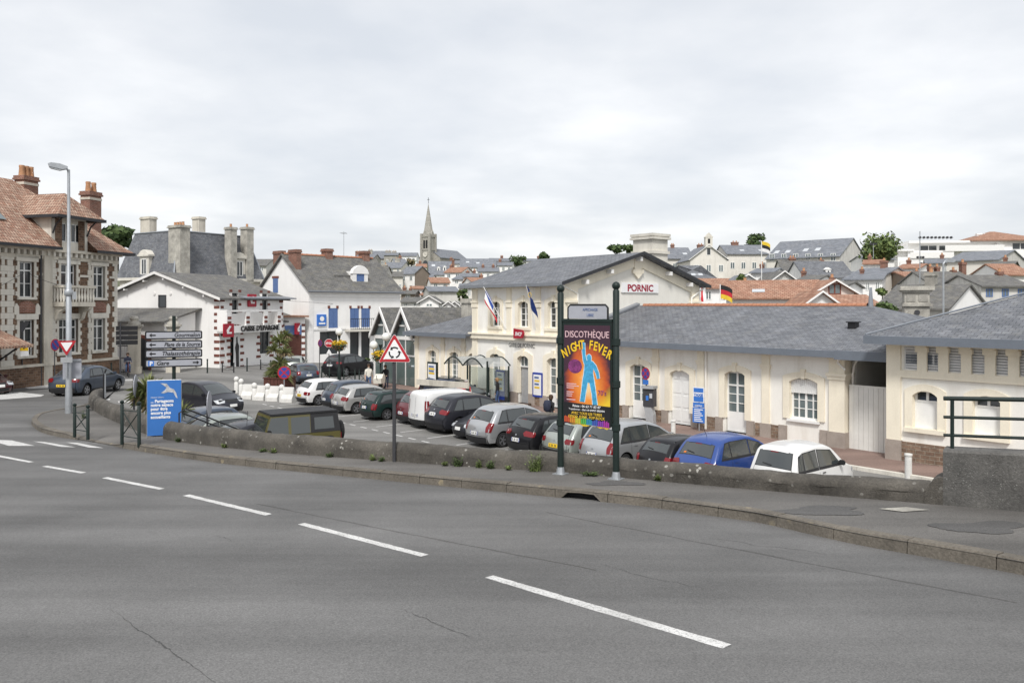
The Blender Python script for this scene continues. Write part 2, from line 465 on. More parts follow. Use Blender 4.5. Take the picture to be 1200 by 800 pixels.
# ------------------------------------------------------------------ measuring: photo pixel + known depth or ground -> place
def at(px, py, Y): return Vector(((px - HX) / FOC * Y, Y, CZ - (py - HY) / FOC * Y))
def road_drop(Y):
    Y = max(-5.0, min(Y, 50.0))
    return 2.05 + 0.105 * Y - 0.00105 * Y * Y
def zroad(Y): return CZ - road_drop(Y)
def sstep(a, b, x):
    t = max(0.0, min(1.0, (x - a) / (b - a))); return t * t * (3 - 2 * t)
def zlot(X, Y): return zroad(Y) * (1 - sstep(-23, -13, X))
def on_road(px, py, up=0.0):
    Y = 15.0
    for _ in range(60): Y = 0.5 * Y + 0.5 * (road_drop(Y) - up) * FOC / (py - HY)
    return Vector(((px - HX) / FOC * Y, Y, zroad(Y) + up))
def on_lot(px, py, up=0.0):
    Y = 35.0
    for _ in range(60):
        X = (px - HX) / FOC * Y
        Y = 0.5 * Y + 0.5 * (CZ - zlot(X, Y) - up) * FOC / (py - HY)
    X = (px - HX) / FOC * Y
    return Vector((X, Y, zlot(X, Y) + up))

# ================================================================== GROUND, ROAD, PAVEMENT
SW = 0.15        # pavement above road
def lerp(a, b, t): return a + (b - a) * t
def resample(pts, step):
    pts = [Vector(p) for p in pts]
    out = [pts[0].copy()]; acc = 0.0
    for a, b in zip(pts, pts[1:]):
        l = (b - a).length; d = step - acc
        while d <= l:
            out.append(a.lerp(b, d / l)); d += step
        acc = (acc + l) % step
    if (out[-1] - pts[-1]).length > step * 0.3: out.append(pts[-1].copy())
    return out
def smooth_line(pts, n=6):
    """Catmull-Rom through points"""
    p = [Vector(q) for q in pts]; p = [p[0] * 2 - p[1]] + p + [p[-1] * 2 - p[-2]]
    o = []
    for i in range(1, len(p) - 2):
        for k in range(n):
            t = k / n; a, b, c, d = p[i - 1], p[i], p[i + 1], p[i + 2]
            o.append(0.5 * ((2 * b) + (c - a) * t + (2 * a - 5 * b + 4 * c - d) * t * t + (3 * b - a - 3 * c + d) * t ** 3))
    o.append(p[-2]); return o

wall_px = [(1058, 587), (900, 574.5), (760, 562), (665, 553.5), (560, 547), (460, 540), (340, 531), (250, 522.5), (205, 516.5), (191, 514)]
wall_line = [on_road(x, y, SW) for x, y in wall_px]
stub_px = [(180, 512), (150, 500), (122, 488), (109, 480), (104, 474.5), (106, 470), (113, 467)]
stub_line = [on_road(x, y, SW) for x, y in stub_px]
wd = (wall_line[0] - wall_line[3]).normalized()
block_end = wall_line[0] + wd * 14
base = [block_end] + wall_line + stub_line[:5]
base = [Vector((p.x, p.y, 0)) for p in base]
nb = len(base)
base += [Vector((-24, 50, 0)), Vector((-25, 62, 0)), Vector((-26, 90, 0))]
dirs = []
for i in range(len(base)):
    t = i / (len(base) - 1)
    dirs.append(Vector((lerp(-0.35, -0.98, sstep(0.25, 1, t)), lerp(-0.94, -0.2, sstep(0.25, 1, t)), 0)))
dense_b, dense_d = [], []
for i in range(len(base) - 1):
    for k in range(4):
        dense_b.append(base[i].lerp(base[i + 1], k / 4)); dense_d.append(dirs[i].lerp(dirs[i + 1], k / 4))
dense_b.append(base[-1]); dense_d.append(dirs[-1])
ks = [-0.1, 0.5, 1, 1.5, 2, 3, 4, 5, 6, 7.5, 9, 11, 13, 16, 20, 25, 32, 45, 60]
rows = []
for k in ks:
    r = []
    for b, d in zip(dense_b, dense_d):
        p = b + d * k
        r.append((p.x, p.y, zroad(p.y)))
    rows.append(r)
mb = MB(); mb.grid(rows, flip=True)
road = tag(mb.build('road', 'road_asphalt', smooth=True), kind='structure')
rows = []
for k in [0.1, 2, 4, 6, 8, 10, 13, 16, 20, 25, 32, 40, 50, 62, 75]:
    r = []
    for b in dense_b:
        p = b + Vector((0.77, 0.64, 0)) * k
        r.append((p.x, p.y, zlot(p.x, p.y)))
    rows.append(r)
mb = MB(); mb.grid(rows)
lot = tag(mb.build('parking_lot', 'lot_asphalt', smooth=True), kind='structure')

# the land behind: harbour flats and the hill the town climbs
def hill(X, Y):
    h = 25.0 * sstep(95, 420, Y) + 2.0 * math.sin(X * 0.013 + 1) * sstep(150, 400, Y)
    return h - 0.5 if Y < 2000 else h - 0.5 - (Y - 2000) * 0.02
ys = [-400, -50, 0, 40, 80, 95, 110, 130, 150, 175, 200, 230, 260, 300, 340, 380, 430, 500, 650, 900, 1400, 2200, 4000]
xs_ = [-3000, -1400, -700, -400] + list(range(-300, 301, 30)) + [400, 700, 1400, 3000]
mb = MB(); mb.grid([[(x, y, hill(x, y)) for x in xs_] for y in ys])
tag(mb.build('hillside_ground', 'hill_ground', smooth=True), kind='structure')

# pavement between kerb and wall
kerb_px = [(1290, 693), (1200, 674), (1100, 655), (1000, 637), (900, 614.5), (850, 606.5), (750, 592.5), (662, 583.5), (560, 573.5), (450, 562.5), (340, 551.5), (250, 541.5), (185, 532), (152, 526.5), (128, 521.5), (100, 516.5), (72, 512.5), (50, 507), (40, 501), (37, 495), (44, 489), (62, 484.5), (85, 481), (112, 476)]
kerb_line = smooth_line([on_road(x, y) for x, y in kerb_px], 6)
kerb_line = [kerb_line[0] + (kerb_line[0] - kerb_line[3]).normalized() * 9] + kerb_line
kerb_line = resample([Vector((p.x, p.y, 0)) for p in kerb_line], 0.25)
inner = resample([Vector((p.x, p.y, 0)) for p in ([wall_line[0] + wd * 12] + wall_line + stub_line)], 0.25)
def along(line, t):
    i = t * (len(line) - 1); k = min(int(i), len(line) - 2); return line[k].lerp(line[k + 1], i - k)
def kerb_drop(p):
    """dropped kerb at the crossing"""
    c = on_road(113, 519); return SW * (1 - 0.8 * (1 - sstep(0.9, 2.2, (Vector((p.x, p.y)) - Vector((c.x, c.y))).length)))
NS = 300; rows = [[] for _ in range(7)]
for i in range(NS + 1):
    a = along(kerb_line, i / NS); b = along(inner, min(1, i / NS))
    for j in range(7):
        t = j / 6; p = a.lerp(b, t * 1.02)
        rows[j].append((p.x, p.y, zroad(p.y) + lerp(kerb_drop(p), SW, min(1, t * 3)) - 0.006 + 0.003 * math.sin(p.x * 2.1) * t * (1 - t)))
mb = MB(); mb.grid(rows, flip=False)
pave = tag(mb.build('pavement', 'walk_asphalt', smooth=True), kind='structure')
for p in pave.data.polygons:
    if p.normal.z < 0: pave.data.flip_normals(); break
# kerb stones, one metre each, a hair apart and a little uneven
drain = on_road(664, 583)
step = 4
for i in range(0, len(kerb_line) - step, step):
    seg = kerb_line[i:i + step + 1]
    mid = seg[step // 2]
    jz = random.uniform(-0.008, 0.008); jy = random.uniform(-0.008, 0.008)
    isdrain = (Vector((mid.x, mid.y)) - Vector((drain.x, drain.y))).length < 0.52
    mb = MB(); rr = []
    for q, p in enumerate(seg):
        a = seg[max(0, q - 1)]; b = seg[min(step, q + 1)]
        d = (b - a).normalized(); n = Vector((d.y, -d.x, 0))
        pp = p + d * (0.006 if q == 0 else (-0.006 if q == step else 0)) + n * jy
        zr = zroad(p.y); h = kerb_drop(p) + 0.012 + jz
        lo = -0.1 if not isdrain or q in (0, 4) else h - 0.045 - 0.012 * (q != 2)
        sec = [(0.0, lo), (0.012, h - 0.03), (0.035, h), (0.19, h), (0.20, lo)]
        rr.append([(pp.x + n.x * s, pp.y + n.y * s, zr + z) for s, z in sec])
    mb.grid(rr)
    k0 = len(mb.v)
    mb.f += [tuple(range(0, 5))[::-1], tuple(range(k0 - 5, k0))]; mb.m += [0, 0]
    o = mb.build('kerb_stone', 'kerb_stone', pave)
    bm = bmesh.new(); bm.from_mesh(o.data); bmesh.ops.recalc_face_normals(bm, faces=bm.faces); bm.to_mesh(o.data); bm.free()
    if isdrain:
        d = (seg[-1] - seg[0]).normalized(); n = Vector((d.y, -d.x, 0)); n = n if n.y > 0 else -n
        mb = MB()
        a = seg[0] + n * 0.16; b = seg[-1] + n * 0.16; z = zroad(mid.y)
        mb.add([(a.x, a.y, z - 0.05), (b.x, b.y, z - 0.05), (b.x, b.y, z + h - 0.05), (a.x, a.y, z + h - 0.05)], [(0, 1, 2, 3)])
        mb.build('drain_recess', 'interior_dark', pave)

def ribbon(name, px, w, mt, up=0.004, onf=on_road, parent=None, jit=0.0, taper=False):
    pts = [onf(*p) for p in px] if not isinstance(px[0], Vector) else px
    a, b = [], []
    for i, p in enumerate(pts):
        d = (pts[min(i + 1, len(pts) - 1)] - pts[max(0, i - 1)]).normalized(); n = Vector((d.y, -d.x, 0)).normalized()
        ww = w * (0.5 + random.random() * jit) * (1 if not taper else max(0.15, math.sin(PI * (i + 0.3) / len(pts))))
        a.append(p + n * ww + Vector((0, 0, up))); b.append(p - n * ww + Vector((0, 0, up)))
    mb = MB(); mb.grid([a, b])
    me = mb.mesh(name, mt)
    if me.polygons[0].normal.z < 0: me.flip_normals()
    return put(name, me, parent)
def flat(name, px, mt, up=0.004, onf=on_road, parent=None):
    pts = [onf(*p) + Vector((0, 0, up)) for p in px]
    mb = MB(); c = sum(pts, Vector()) / len(pts)
    if 'patch' in name: c.z = zroad(c.y) + up + (SW if onf is not on_road else 0)
    n_ = len(pts); mb.add(pts + [c], [(i, (i + 1) % n_, n_) for i in range(n_)]) if n_ > 6 else mb.poly(pts)
    me = mb.mesh(name, mt)
    if me.polygons[0].normal.z < 0: me.flip_normals()
    return put(name, me, parent)
dash = [((852, 757.5), (573, 675.5)), ((498, 651), (353, 613.5)), ((315, 603), (218, 580)), ((190, 573), (123, 559.5)), ((98, 554), (52, 546)), ((37, 541.5), (-5, 533.5))]
for a, b in dash:
    A, B = on_road(*a), on_road(*b)
    ribbon('lane_dash', [A.lerp(B, k / 30) + Vector((0, 0, zroad(lerp(A.y, B.y, k / 30)) - lerp(A.z, B.z, k / 30))) for k in range(31)], 0.108, 'paint_white', 0.005, parent=road, jit=0.09)
for q in ([(-14, 515), (14, 516), (41, 522.3), (10, 522.3)], [(38.5, 517), (52, 517.8), (89, 524), (72, 523.6)], [(77, 518.2), (91, 518.8), (122, 525), (104, 524.2)]):
    flat('crossing_bar', q, 'paint_white', 0.006, parent=road)
for q in ([(-5, 460), (22, 459.5), (52, 462.5), (48, 464.5), (-5, 468.5)], [(24, 452.5), (34, 450.5), (58, 449.8), (56, 454.5), (34, 455.5)], [(124, 445.6), (160, 443.8), (163, 445.6), (127, 447.4)],
          [(113, 467.4), (129, 467), (129, 468.6), (113, 469)], [(124, 472.8), (132, 472.6), (132, 474), (124, 474.3)], [(138, 470), (153, 469.5), (153, 471.2), (139, 471.8)], [(164, 468.5), (172, 468.2), (172, 470), (164, 470.3)]):
    flat('road_marking', q, 'paint_white', 0.006, on_lot if q[0][0] > 100 else on_road, parent=road)
# cracks and patches
def jag(a, b, n, amp):
    A, B = Vector(a), Vector(b); o = []
    for i in range(n + 1):
        t = i / n; p = A.lerp(B, t); d = (B - A).normalized(); o.append((p.x - d.y * random.uniform(-amp, amp), p.y + d.x * random.uniform(-amp, amp)))
    return o
for pts, w in (([(125, 711), (143, 722), (163, 738), (180, 748), (190, 755), (206, 767), (222, 778), (238, 790), (258, 803)], 0.006), ([(470, 713), (485, 719), (505, 728), (530, 738), (556, 747)], 0.004), ([(250, 627), (262, 630), (275, 634)], 0.004), ([(700, 660), (760, 676), (830, 690)], 0.003), ([(820, 630), (900, 640), (990, 652)], 0.003)):
    q = []
    for a, b in zip(pts, pts[1:]): q += jag(a, b, 6, 1.5)[:-1]
    ribbon('road_crack', q + [pts[-1]], w, 'crack_dark', 0.003, parent=road, jit=1.2, taper=True)
def blob(cx, cy, rx, ry, n=18, sk=0.0, j=0.12):
    n *= 2; a, b = random.uniform(0, 6), random.uniform(0, 6); q = []
    for k in range(n):
        t = 2 * PI * k / n; m = 0.85 + 0.16 * math.sin(3 * t + a) + 0.10 * math.sin(5 * t + b) + random.uniform(-j, j) * 0.5; q.append((cx + rx * math.cos(t) * m, cy + ry * math.sin(t) * m))
    return q
onp = lambda x, y: on_road(x, y, SW)
flat('asphalt_patch', blob(962, 598, 58, 6.5, 22), 'patch_asphalt', 0.0, onp, parent=pave)
flat('asphalt_patch', blob(1150, 617, 62, 8, 22), 'patch_asphalt', 0.0, onp, parent=pave)
flat('asphalt_patch', blob(722, 566, 40, 3, 18), 'patch_asphalt', 0.0, onp, parent=pave)
flat('manhole_cover', [(1030, 596), (1062, 594), (1090, 597.5), (1058, 599.5)], 'old_stone', 0.005, onp, parent=pave)
for a, b in (((640, 600), (1190, 706)), ((300, 590), (700, 668))):
    A, B = on_road(*a), on_road(*b); ribbon('asphalt_joint', [Vector((lerp(A.x, B.x, q / 24) + random.uniform(-.02, .02), lerp(A.y, B.y, q / 24), zroad(lerp(A.y, B.y, q / 24)))) for q in range(25)], 0.02, 'patch_asphalt', 0.002, parent=road, jit=0.9)


# parking bay paint: dotted edge line behind the parked row and short bay lines
UD = Vector((0.639, -0.769, 0)); ND = Vector((0.769, 0.639, 0))     # along the station front / towards it
def lotp(v): return Vector((v.x, v.y, zlot(v.x, v.y)))
row0 = Vector((-11.05, 42.0, 0))
for i in range(40):
    p = row0 + UD * (-2 + i * 0.95) - ND * 1.1
    ribbon('bay_dash', [lotp(p), lotp(p + UD * 0.5)], 0.10, 'paint_white', 0.005, parent=lot)
for i in range(16):
    p = row0 + UD * (-0.98 + i * 1.97)
    ribbon('bay_line', [lotp(p - ND * 0.6), lotp(p + ND * 1.4), lotp(p + ND * 4.0)], 0.09, 'paint_white', 0.005, parent=lot)

# ================================================================== LOW PARAPET WALL
def sweep_wall(name, line, h, t, mt, caps=True, parent=None, bottom=-1.6):
    line = [Vector((p.x, p.y, 0)) for p in line]
    line = resample(smooth_line(line, 4), 0.18)
    rr = []
    prof = [(0.0, None), (0.0, h * 0.45)] + [(t / 2 - t / 2 * math.cos(a), h * 0.5 + h * 0.5 * math.sin(a)) for a in [PI * k / 10 for k in range(0, 11)]] + [(t, h * 0.45), (t, None)]
    for q, p in enumerate(line):
        a = line[max(0, q - 1)]; b = line[min(len(line) - 1, q + 1)]
        d = (b - a).normalized(); n = Vector((d.y, -d.x, 0))
        zr = zroad(p.y) + SW; hk = max(0.64, min(1.0, 0.65 + (p.y - 13.8) * 0.043))
        wob = 0.012 * math.sin(q * 0.36) + random.uniform(-0.006, 0.006)
        j_ = [random.uniform(-.011, .011) for _ in prof]; rr.append([(p.x + n.x * (s + e_), p.y + n.y * (s + e_), (zr + z * hk + (wob + e_ * .6 if z > h * .4 else 0)) if z is not None else zr + bottom) for (s, z), e_ in zip(prof, j_)])
    mb = MB(); mb.grid(rr)
    m = len(prof); k0 = len(mb.v)
    mb.f += [tuple(range(m)), tuple(range(k0 - m, k0))]; mb.m += [0, 0]
    me = mb.mesh(name, mt, 50)
    bm = bmesh.new(); bm.from_mesh(me); bmesh.ops.recalc_face_normals(bm, faces=bm.faces); bm.to_mesh(me); bm.free()
    return put(name, me, parent)
w = sweep_wall('parapet_wall', [wall_line[0] + wd * 0.75] + wall_line, 0.47, 0.42, 'wall_concrete')
tag(w, 'long low round-topped dark concrete wall dividing pavement from car park', 'wall')
w = sweep_wall('parapet_wall', stub_line, 0.50, 0.42, 'wall_concrete')
tag(w, 'short curved round-topped concrete wall curling round beside the lamp post', 'wall')
# gate-post slab at the stair opening

# ================================================================== STREET FURNITURE
def face(p, turn=0.0): return -math.atan2(p.x, p.y) + turn      # front (-y) turned to where the photographer stood
def disc(mb, r, y0, y1, n=24, cx=0, cz=0, mi=0):
    return mb.prism([(cx + r * math.cos(2 * PI * k / n), cz + r * math.sin(2 * PI * k / n)) for k in range(n)], y0, y1, mi)
def rrect(w, h, r, n=4, cx=0, cz=0):
    o = []
    for (sx, sz, a0) in ((1, -1, -PI / 2), (1, 1, 0), (-1, 1, PI / 2), (-1, -1, PI)):
        for k in range(n + 1):
            a = a0 + PI / 2 * k / n
            o.append((cx + sx * (w / 2 - r) + r * math.cos(a), cz + sz * (h / 2 - r) + r * math.sin(a)))
    return o
def rtri(w, r=0.03, flip=False, cz=0.0):
    h = w * 0.866; P = [(-w / 2, 0), (w / 2, 0), (0, h)]
    o = []
    c = [(-w / 2 + r * 1.73, r), (w / 2 - r * 1.73, r), (0, h - 2 * r)]
    for (x, z), a0 in zip(c, (PI * 7 / 6, -PI / 2, PI / 6)):
        for k in range(4):
            a = a0 + (2 * PI / 3) * k / 3; o.append((x + r * math.cos(a), z + r * math.sin(a)))
    if flip: o = [(x, h - z) for x, z in o][::-1]
    return [(x, z + cz) for x, z in o]

# --- concrete block with guard rail
P = on_road(1105, 591, SW)
blk = thing('concrete_block_wall', 'speckled grey concrete block wall ending the low wall, rail on top', 'wall', (P.x, P.y, zroad(P.y) + SW), math.atan2(wd.y, wd.x))
slope = (zroad((P + wd * 5).y) - zroad(P.y)) / 5
mb = MB(); rr = []
for k in range(13):
    x = k * 0.5; z = slope * x
    rr.append([(x, 0, z - 0.5), (x, 0, z + 0.80), (x, 0.03, z + 0.83), (x, 0.47, z + 0.83), (x, 0.5, z + 0.80), (x, 0.5, z - 1.6)])
mb.grid(rr, flip=True); mb.f.append((0, 1, 2, 3, 4, 5)); mb.m.append(0)
mb.build('block', 'block_concrete', blk)
mb = MB(); mb.prism([(0.26 * math.cos(a), 0.42 * math.sin(a)) for a in [PI / 2 + PI / 2 * k / 6 for k in range(7)]] + [(-0.26, -0.4), (0, -0.4)], -0.012, 0.46)
mb.build('buttress', 'wall_concrete', blk)
rail = thing('guard_rail', 'dark green three-bar steel guard rail on the concrete block', 'railing', (P.x, P.y, zroad(P.y) + SW), math.atan2(wd.y, wd.x))
for x in (0.10, 1.75, 3.4, 5.05):
    mb = MB(); mb.tube([(x, 0.25, slope * x + 0.82), (x, 0.25, slope * x + 1.60)], 0.028, 8); mb.build('post', 'dark_green_paint', rail, 40)
for h, r in ((1.60, 0.034), (1.31, 0.024), (1.03, 0.024)):
    mb = MB(); mb.tube([(-0.02, 0.25, h - slope * 0.02), (5.8, 0.25, slope * 5.8 + h)], r, 8); mb.build('rail_bar', 'dark_green_paint', rail, 40)

# --- roundabout warning sign
P = on_road(462, 540.5, SW); k = P.y / FOC
t = thing('roundabout_sign', 'red-bordered triangle sign with three circling black arrows on dark post', 'road sign', P, face(P, R(3)))
mb = MB(); mb.tube([(0, 0, -0.05), (0, 0, 150 * k)], 0.042, 10); mb.build('post', 'dark_metal', t, 40)
mb = MB(); mb.box(-0.05, 0.05, -0.05, 0.05, 146 * k, 149 * k); mb.build('post_cap', 'black_paint', t)
W = 38.5 * k; Z0 = (540.5 - 424) * k
mb = MB(); mb.prism(rtri(W, 0.035, cz=Z0), -0.07, -0.05); pl = mb.build('sign_plate', 'sign_red', t)
mb = MB(); mb.prism(rtri(W * 1.035, 0.04, cz=Z0 - W * 0.012), -0.066, -0.048); mb.build('plate_edge', 'sign_white', t)
mb = MB(); mb.prism(rtri(W * 0.72, 0.02, cz=Z0 + W * 0.085), -0.074, -0.07); mb.build('sign_field', 'sign_white', pl)
for q in range(3):
    mb = MB(); a0 = PI / 2 + q * 2 * PI / 3 - 0.75; c = (0, Z0 + W * 0.29); r0 = W * 0.155
    arc = [a0 + 1.25 * j / 6 for j in range(7)]
    w0 = W * 0.022
    pts = [(c[0] + (r0 - w0) * math.cos(a), c[1] + (r0 - w0) * math.sin(a)) for a in arc][::-1] + [(c[0] + (r0 + w0) * math.cos(a), c[1] + (r0 + w0) * math.sin(a)) for a in arc]
    mb.prism(pts, -0.078, -0.0735)
    a1 = arc[-1]; hd = [(r0 - w0 * 2.8, a1), (r0 + w0 * 2.8, a1), (r0 * 0.95, a1 + 0.5)]
    mb.prism([(c[0] + r * math.cos(a), c[1] + r * math.sin(a)) for r, a in hd], -0.078, -0.0735)
    mb.build('arrow', 'sign_black', pl)

# --- free poster stand
A = on_road(657, 555, SW); B = on_road(722, 561, SW)
ang = math.atan2(B.y - A.y, B.x - A.x); Wd = (Vector((B.x, B.y)) - Vector((A.x, A.y))).length
zb = min(A.z, B.z)
t = thing('poster_stand', 'tall dark green two-post stand holding a torn orange nightclub poster', 'billboard', (A.x, A.y, zb), ang)
for x, h, zz in ((0, 3.62, A.z - zb), (Wd, 3.66, B.z - zb)):
    mb = MB(); mb.lathe([(0.062, zz - 0.02), (0.062, h - 0.08), (0.045, h - 0.05), (0.045, h - 0.03)], 12, (x, 0, 0)); p_ = mb.build('post', 'dark_green_paint', t, 40)
    mb = MB(); mb.lathe([(0.01, h - 0.06)] + [(0.078 * math.sin(a), h + 0.02 - 0.078 * math.cos(a)) for a in [PI * q / 8 for q in range(1, 8)]] + [(0.005, h + 0.1)], 12, (x, 0, 0)); mb.build('ball_finial', 'dark_green_paint', p_, True)
    for cz in (1.02, 1.83, 2.62):
        mb = MB(); mb.lathe([(0.062, cz - 0.07), (0.082, cz - 0.06), (0.082, cz + 0.06), (0.062, cz + 0.07)], 12, (x, 0, 0)); mb.build('collar', 'dark_green_paint', p_, 30)
    mb = MB(); mb.box(x - 0.12, x + 0.12, -0.12, 0.12, zz - 0.01, zz + 0.015); mb.lathe([(0.09, zz + 0.015), (0.065, zz + 0.14)], 10, (x, 0, 0)); mb.build('base_plate', 'galvanised', p_, 30)
x0, x1, z0, z1 = 0.075, Wd - 0.075, 0.92, 3.0
mb = MB(); mb.box(x0, x1, -0.035, 0.035, z0 + 0.10, z1); pan = mb.build('panel', 'dark_green_paint', t)
mb = MB(); mb.box(x0 - 0.01, x1 + 0.01, -0.05, 0.05, z1, z1 + 0.05); mb.build('top_bar', 'dark_green_paint', t)
hb = MB(); hw = (x1 - x0) / 2 - 0.1; hc = (x0 + x1) / 2
hb.tube([(hc - hw, 0, z1 + 0.05), (hc - hw, 0, z1 + 0.27), (hc - hw + 0.05, 0, z1 + 0.32), (hc + hw - 0.05, 0, z1 + 0.32), (hc + hw, 0, z1 + 0.27), (hc + hw, 0, z1 + 0.05)], 0.02, 8); hb.build('header_hoop', 'black_paint', t, 40)
mb = MB(); mb.prism(rrect(2 * hw - 0.02, 0.25, 0.03, cx=hc, cz=z1 + 0.18), -0.01, 0.01); hd = mb.build('header_sign', 'sign_grey', t)
lettering('AFFICHAGE', 0.075, 'lettering_blue', hd, (hc + 0.06, -0.013, z1 + 0.205), xs=0.85)
lettering('LIBRE', 0.075, 'lettering_blue', hd, (hc + 0.06, -0.013, z1 + 0.10), xs=0.85)
# poster: flat print on paper
m, tt, b = _base('poster_print')
oc = tt.nodes.new('ShaderNodeTexCoord').outputs['Object']
mp = tt.nodes.new('ShaderNodeMapping'); mp.inputs['Location'].default_value = (-hc - 0.02, 0, -1.62); tt.links.new(oc, mp.inputs['Vector'])
ln = tt.nodes.new('ShaderNodeVectorMath'); ln.operation = 'LENGTH'
sm = tt.nodes.new('ShaderNodeMapping'); sm.inputs['Scale'].default_value = (1.6, 0, 0.85); tt.links.new(mp.outputs[0], sm.inputs['Vector']); tt.links.new(sm.outputs[0], ln.inputs[0])
ad = tt.nodes.new('ShaderNodeMath'); ad.operation = 'MULTIPLY_ADD'; ad.inputs[1].default_value = 0.35
tt.links.new(_noise(tt, oc, 4.0, 5), ad.inputs[0]); tt.links.new(ln.outputs['Value'], ad.inputs[2])
rp = tt.nodes.new('ShaderNodeValToRGB'); tt.links.new(ad.outputs[0], rp.inputs[0])
rp.color_ramp.elements[0].position = 0.28; rp.color_ramp.elements[0].color = (0.80, 0.58, 0.30, 1)
rp.color_ramp.elements[1].position = 0.98; rp.color_ramp.elements[1].color = (0.05, 0.02, 0.035, 1)
for ps, cc in ((0.48, (0.78, 0.27, 0.04, 1)), (0.80, (0.50, 0.09, 0.02, 1))):
    e = rp.color_ramp.elements.new(ps); e.color = cc
sx = tt.nodes.new('ShaderNodeSeparateXYZ'); tt.links.new(mp.outputs[0], sx.inputs[0])
yl = tt.nodes.new('ShaderNodeMath'); yl.operation = 'SUBTRACT'; tt.links.new(sx.outputs['X'], yl.inputs[0]); tt.links.new(sx.outputs['Z'], yl.inputs[1])
col = _mul(tt, rp.outputs[0], (0.80, 0.55, 0.03), _ramp(tt, yl.outputs[0], (0, 0, 0), (0.9,) * 3, 0.45, 0.8), 'MIX')
gl = tt.nodes.new('ShaderNodeMath'); gl.operation = 'ADD'; tt.links.new(sx.outputs['X'], gl.inputs[0]); tt.links.new(sx.outputs['Z'], gl.inputs[1])
col = _mul(tt, col, (0.62, 0.55, 0.58), _ramp(tt, gl.outputs[0], (0, 0, 0), (0.75,) * 3, 1.1, 1.7), 'MIX')
tt.links.new(col, b.inputs['Base Color']); b.inputs['Roughness'].default_value = 0.35
MATS['poster_print'] = m
px0, px1, pz0, pz1 = x0 + 0.03, x1 - 0.03, 0.80, 2.93
mb = MB()
tear = [(lerp(px1, px0, q / 14), 0.70 + random.uniform(-0.025, 0.03) + 0.05 * q / 14) for q in range(15)]
mb.prism([(px0, pz1), ] + [(x, z) for x, z in tear[::-1]] + [(px1, pz1)], -0.042, -0.036); pos = mb.build('poster', 'poster_print', t); pos.scale = (1, 1, 0.875); pos.location = (0, 0, 2.93 * 0.125)
mb = MB(); mb.prism([(px0 - 0.02, 1.22), (px0 + 0.0, 0.80), (px1 + 0.015, 0.73), (px1 + 0.01, 1.18)], -0.046, -0.0425); blk_ = mb.build('caption_band', 'sign_black', pos)
cols = [(0.5, 0.08, 0.03), (0.6, 0.25, 0.03), (0.55, 0.5, 0.05), (0.1, 0.4, 0.08), (0.03, 0.25, 0.4), (0.05, 0.1, 0.4), (0.2, 0.05, 0.35), (0.35, 0.04, 0.3)]
for q in range(24):
    c = cols[int(q / 24 * 8)]; nm = 'rainbow_ink_%d' % (q // 3)
    mat(nm, c, 0.5, 0.08, 4)
    a = lerp(px0 + 0.01, px1 - 0.01, q / 24); b_ = lerp(px0 + 0.01, px1 - 0.01, (q + 0.8) / 24); z_ = 0.90 - 0.06 * q / 24
    mb = MB(); mb.prism([(a, z_ - 0.12), (b_, z_ - 0.12), (b_, z_ + random.uniform(-0.02, 0.05)), (a, z_ + random.uniform(-0.02, 0.05))], -0.049, -0.0465); mb.build('rainbow_stripe', nm, blk_)
cx_ = (px0 + px1) / 2
mat('poster_pink', (0.72, 0.5, 0.52), 0.5, 0.1, 8); mat('poster_cyan', (0.06, 0.36, 0.62), 0.4, 0.25, 14); mat('poster_glow', (0.55, 0.72, 0.8), 0.5, 0.2, 9); mat('poster_mauve', (0.25, 0.05, 0.19), 0.4, 0.5, 12)
lettering('DISCOTHÈQUE', 0.205, 'poster_pink', pos, (cx_, -0.044, 2.66), xs=0.70, name='poster_title')
wrd = 'NIGHT FEVER'
for q, ch in enumerate(wrd):
    if ch == ' ': continue
    f = (q - 5) / 5
    o = lettering(ch, 0.27, 'yellow', pos, (cx_ + f * 0.46, -0.045, 2.42 - 0.20 * f * f), xs=0.62, bold=0.006, name='poster_letter'); o.rotation_euler = (0, f * 0.38, 0)
mb = MB(); disc(mb, 0.155, -0.0445, -0.0425, 24, px0 + 0.25, 2.02); o = mb.build('mirror_ball', 'poster_mauve', pos); 
def dancer(g, name, mt, y0, y1):
    pts_ = [(-.065, .55), (-.085, .30), (-.10, .06), (-.13, -.12), (-.16, -.42), (-.19, -.66), (-.09, -.67), (-.065, -.45), (-.02, -.16), (.03, -.17), (.08, -.45), (.10, -.72), (.20, -.72), (.17, -.45), (.13, -.12), (.10, .08), (.12, .18), (.18, .06), (.20, -.05), (.245, -.03), (.23, .10), (.16, .30), (.09, .38), (.055, .40), (.062, .45), (.055, .52), (.02, .555), (-.02, .53), (-.03, .46), (-.015, .40), (-.05, .37), (-.07, .44), (-.088, .72), (-.10, .84), (-.135, .85), (-.125, .70)]
    body = [(-.10, .06), (-.13, -.12), (-.16, -.42), (-.19, -.66), (-.09, -.67), (-.065, -.45), (-.02, -.16), (.03, -.17), (.08, -.45), (.10, -.72), (.20, -.72), (.17, -.45), (.13, -.12), (.10, .08), (.115, .20), (.175, .06), (.20, -.06), (.25, -.04), (.23, .10), (.17, .28), (.10, .37), (.055, .395), (.065, .45), (.055, .52), (.02, .555), (-.02, .53), (-.03, .46), (-.015, .395), (-.04, .39), (-.07, .52), (-.085, .84), (-.13, .86), (-.14, .62), (-.115, .38), (-.085, .28)]
    cxx, czz = cx_ + 0.04, 1.82
    q = [(x, z) for x, z in body]
    o = []
    for i, (x, z) in enumerate(q):
        a = Vector(q[i - 1]); b2 = Vector(q[(i + 1) % len(q)]); d = (b2 - a).normalized()
        o.append((cxx + (x + d.y * g) * 0.97, czz + (z - d.x * g) * 0.86))
    mb = MB(); mb.prism(o, y0, y1); return mb.build(name, mt, pos)
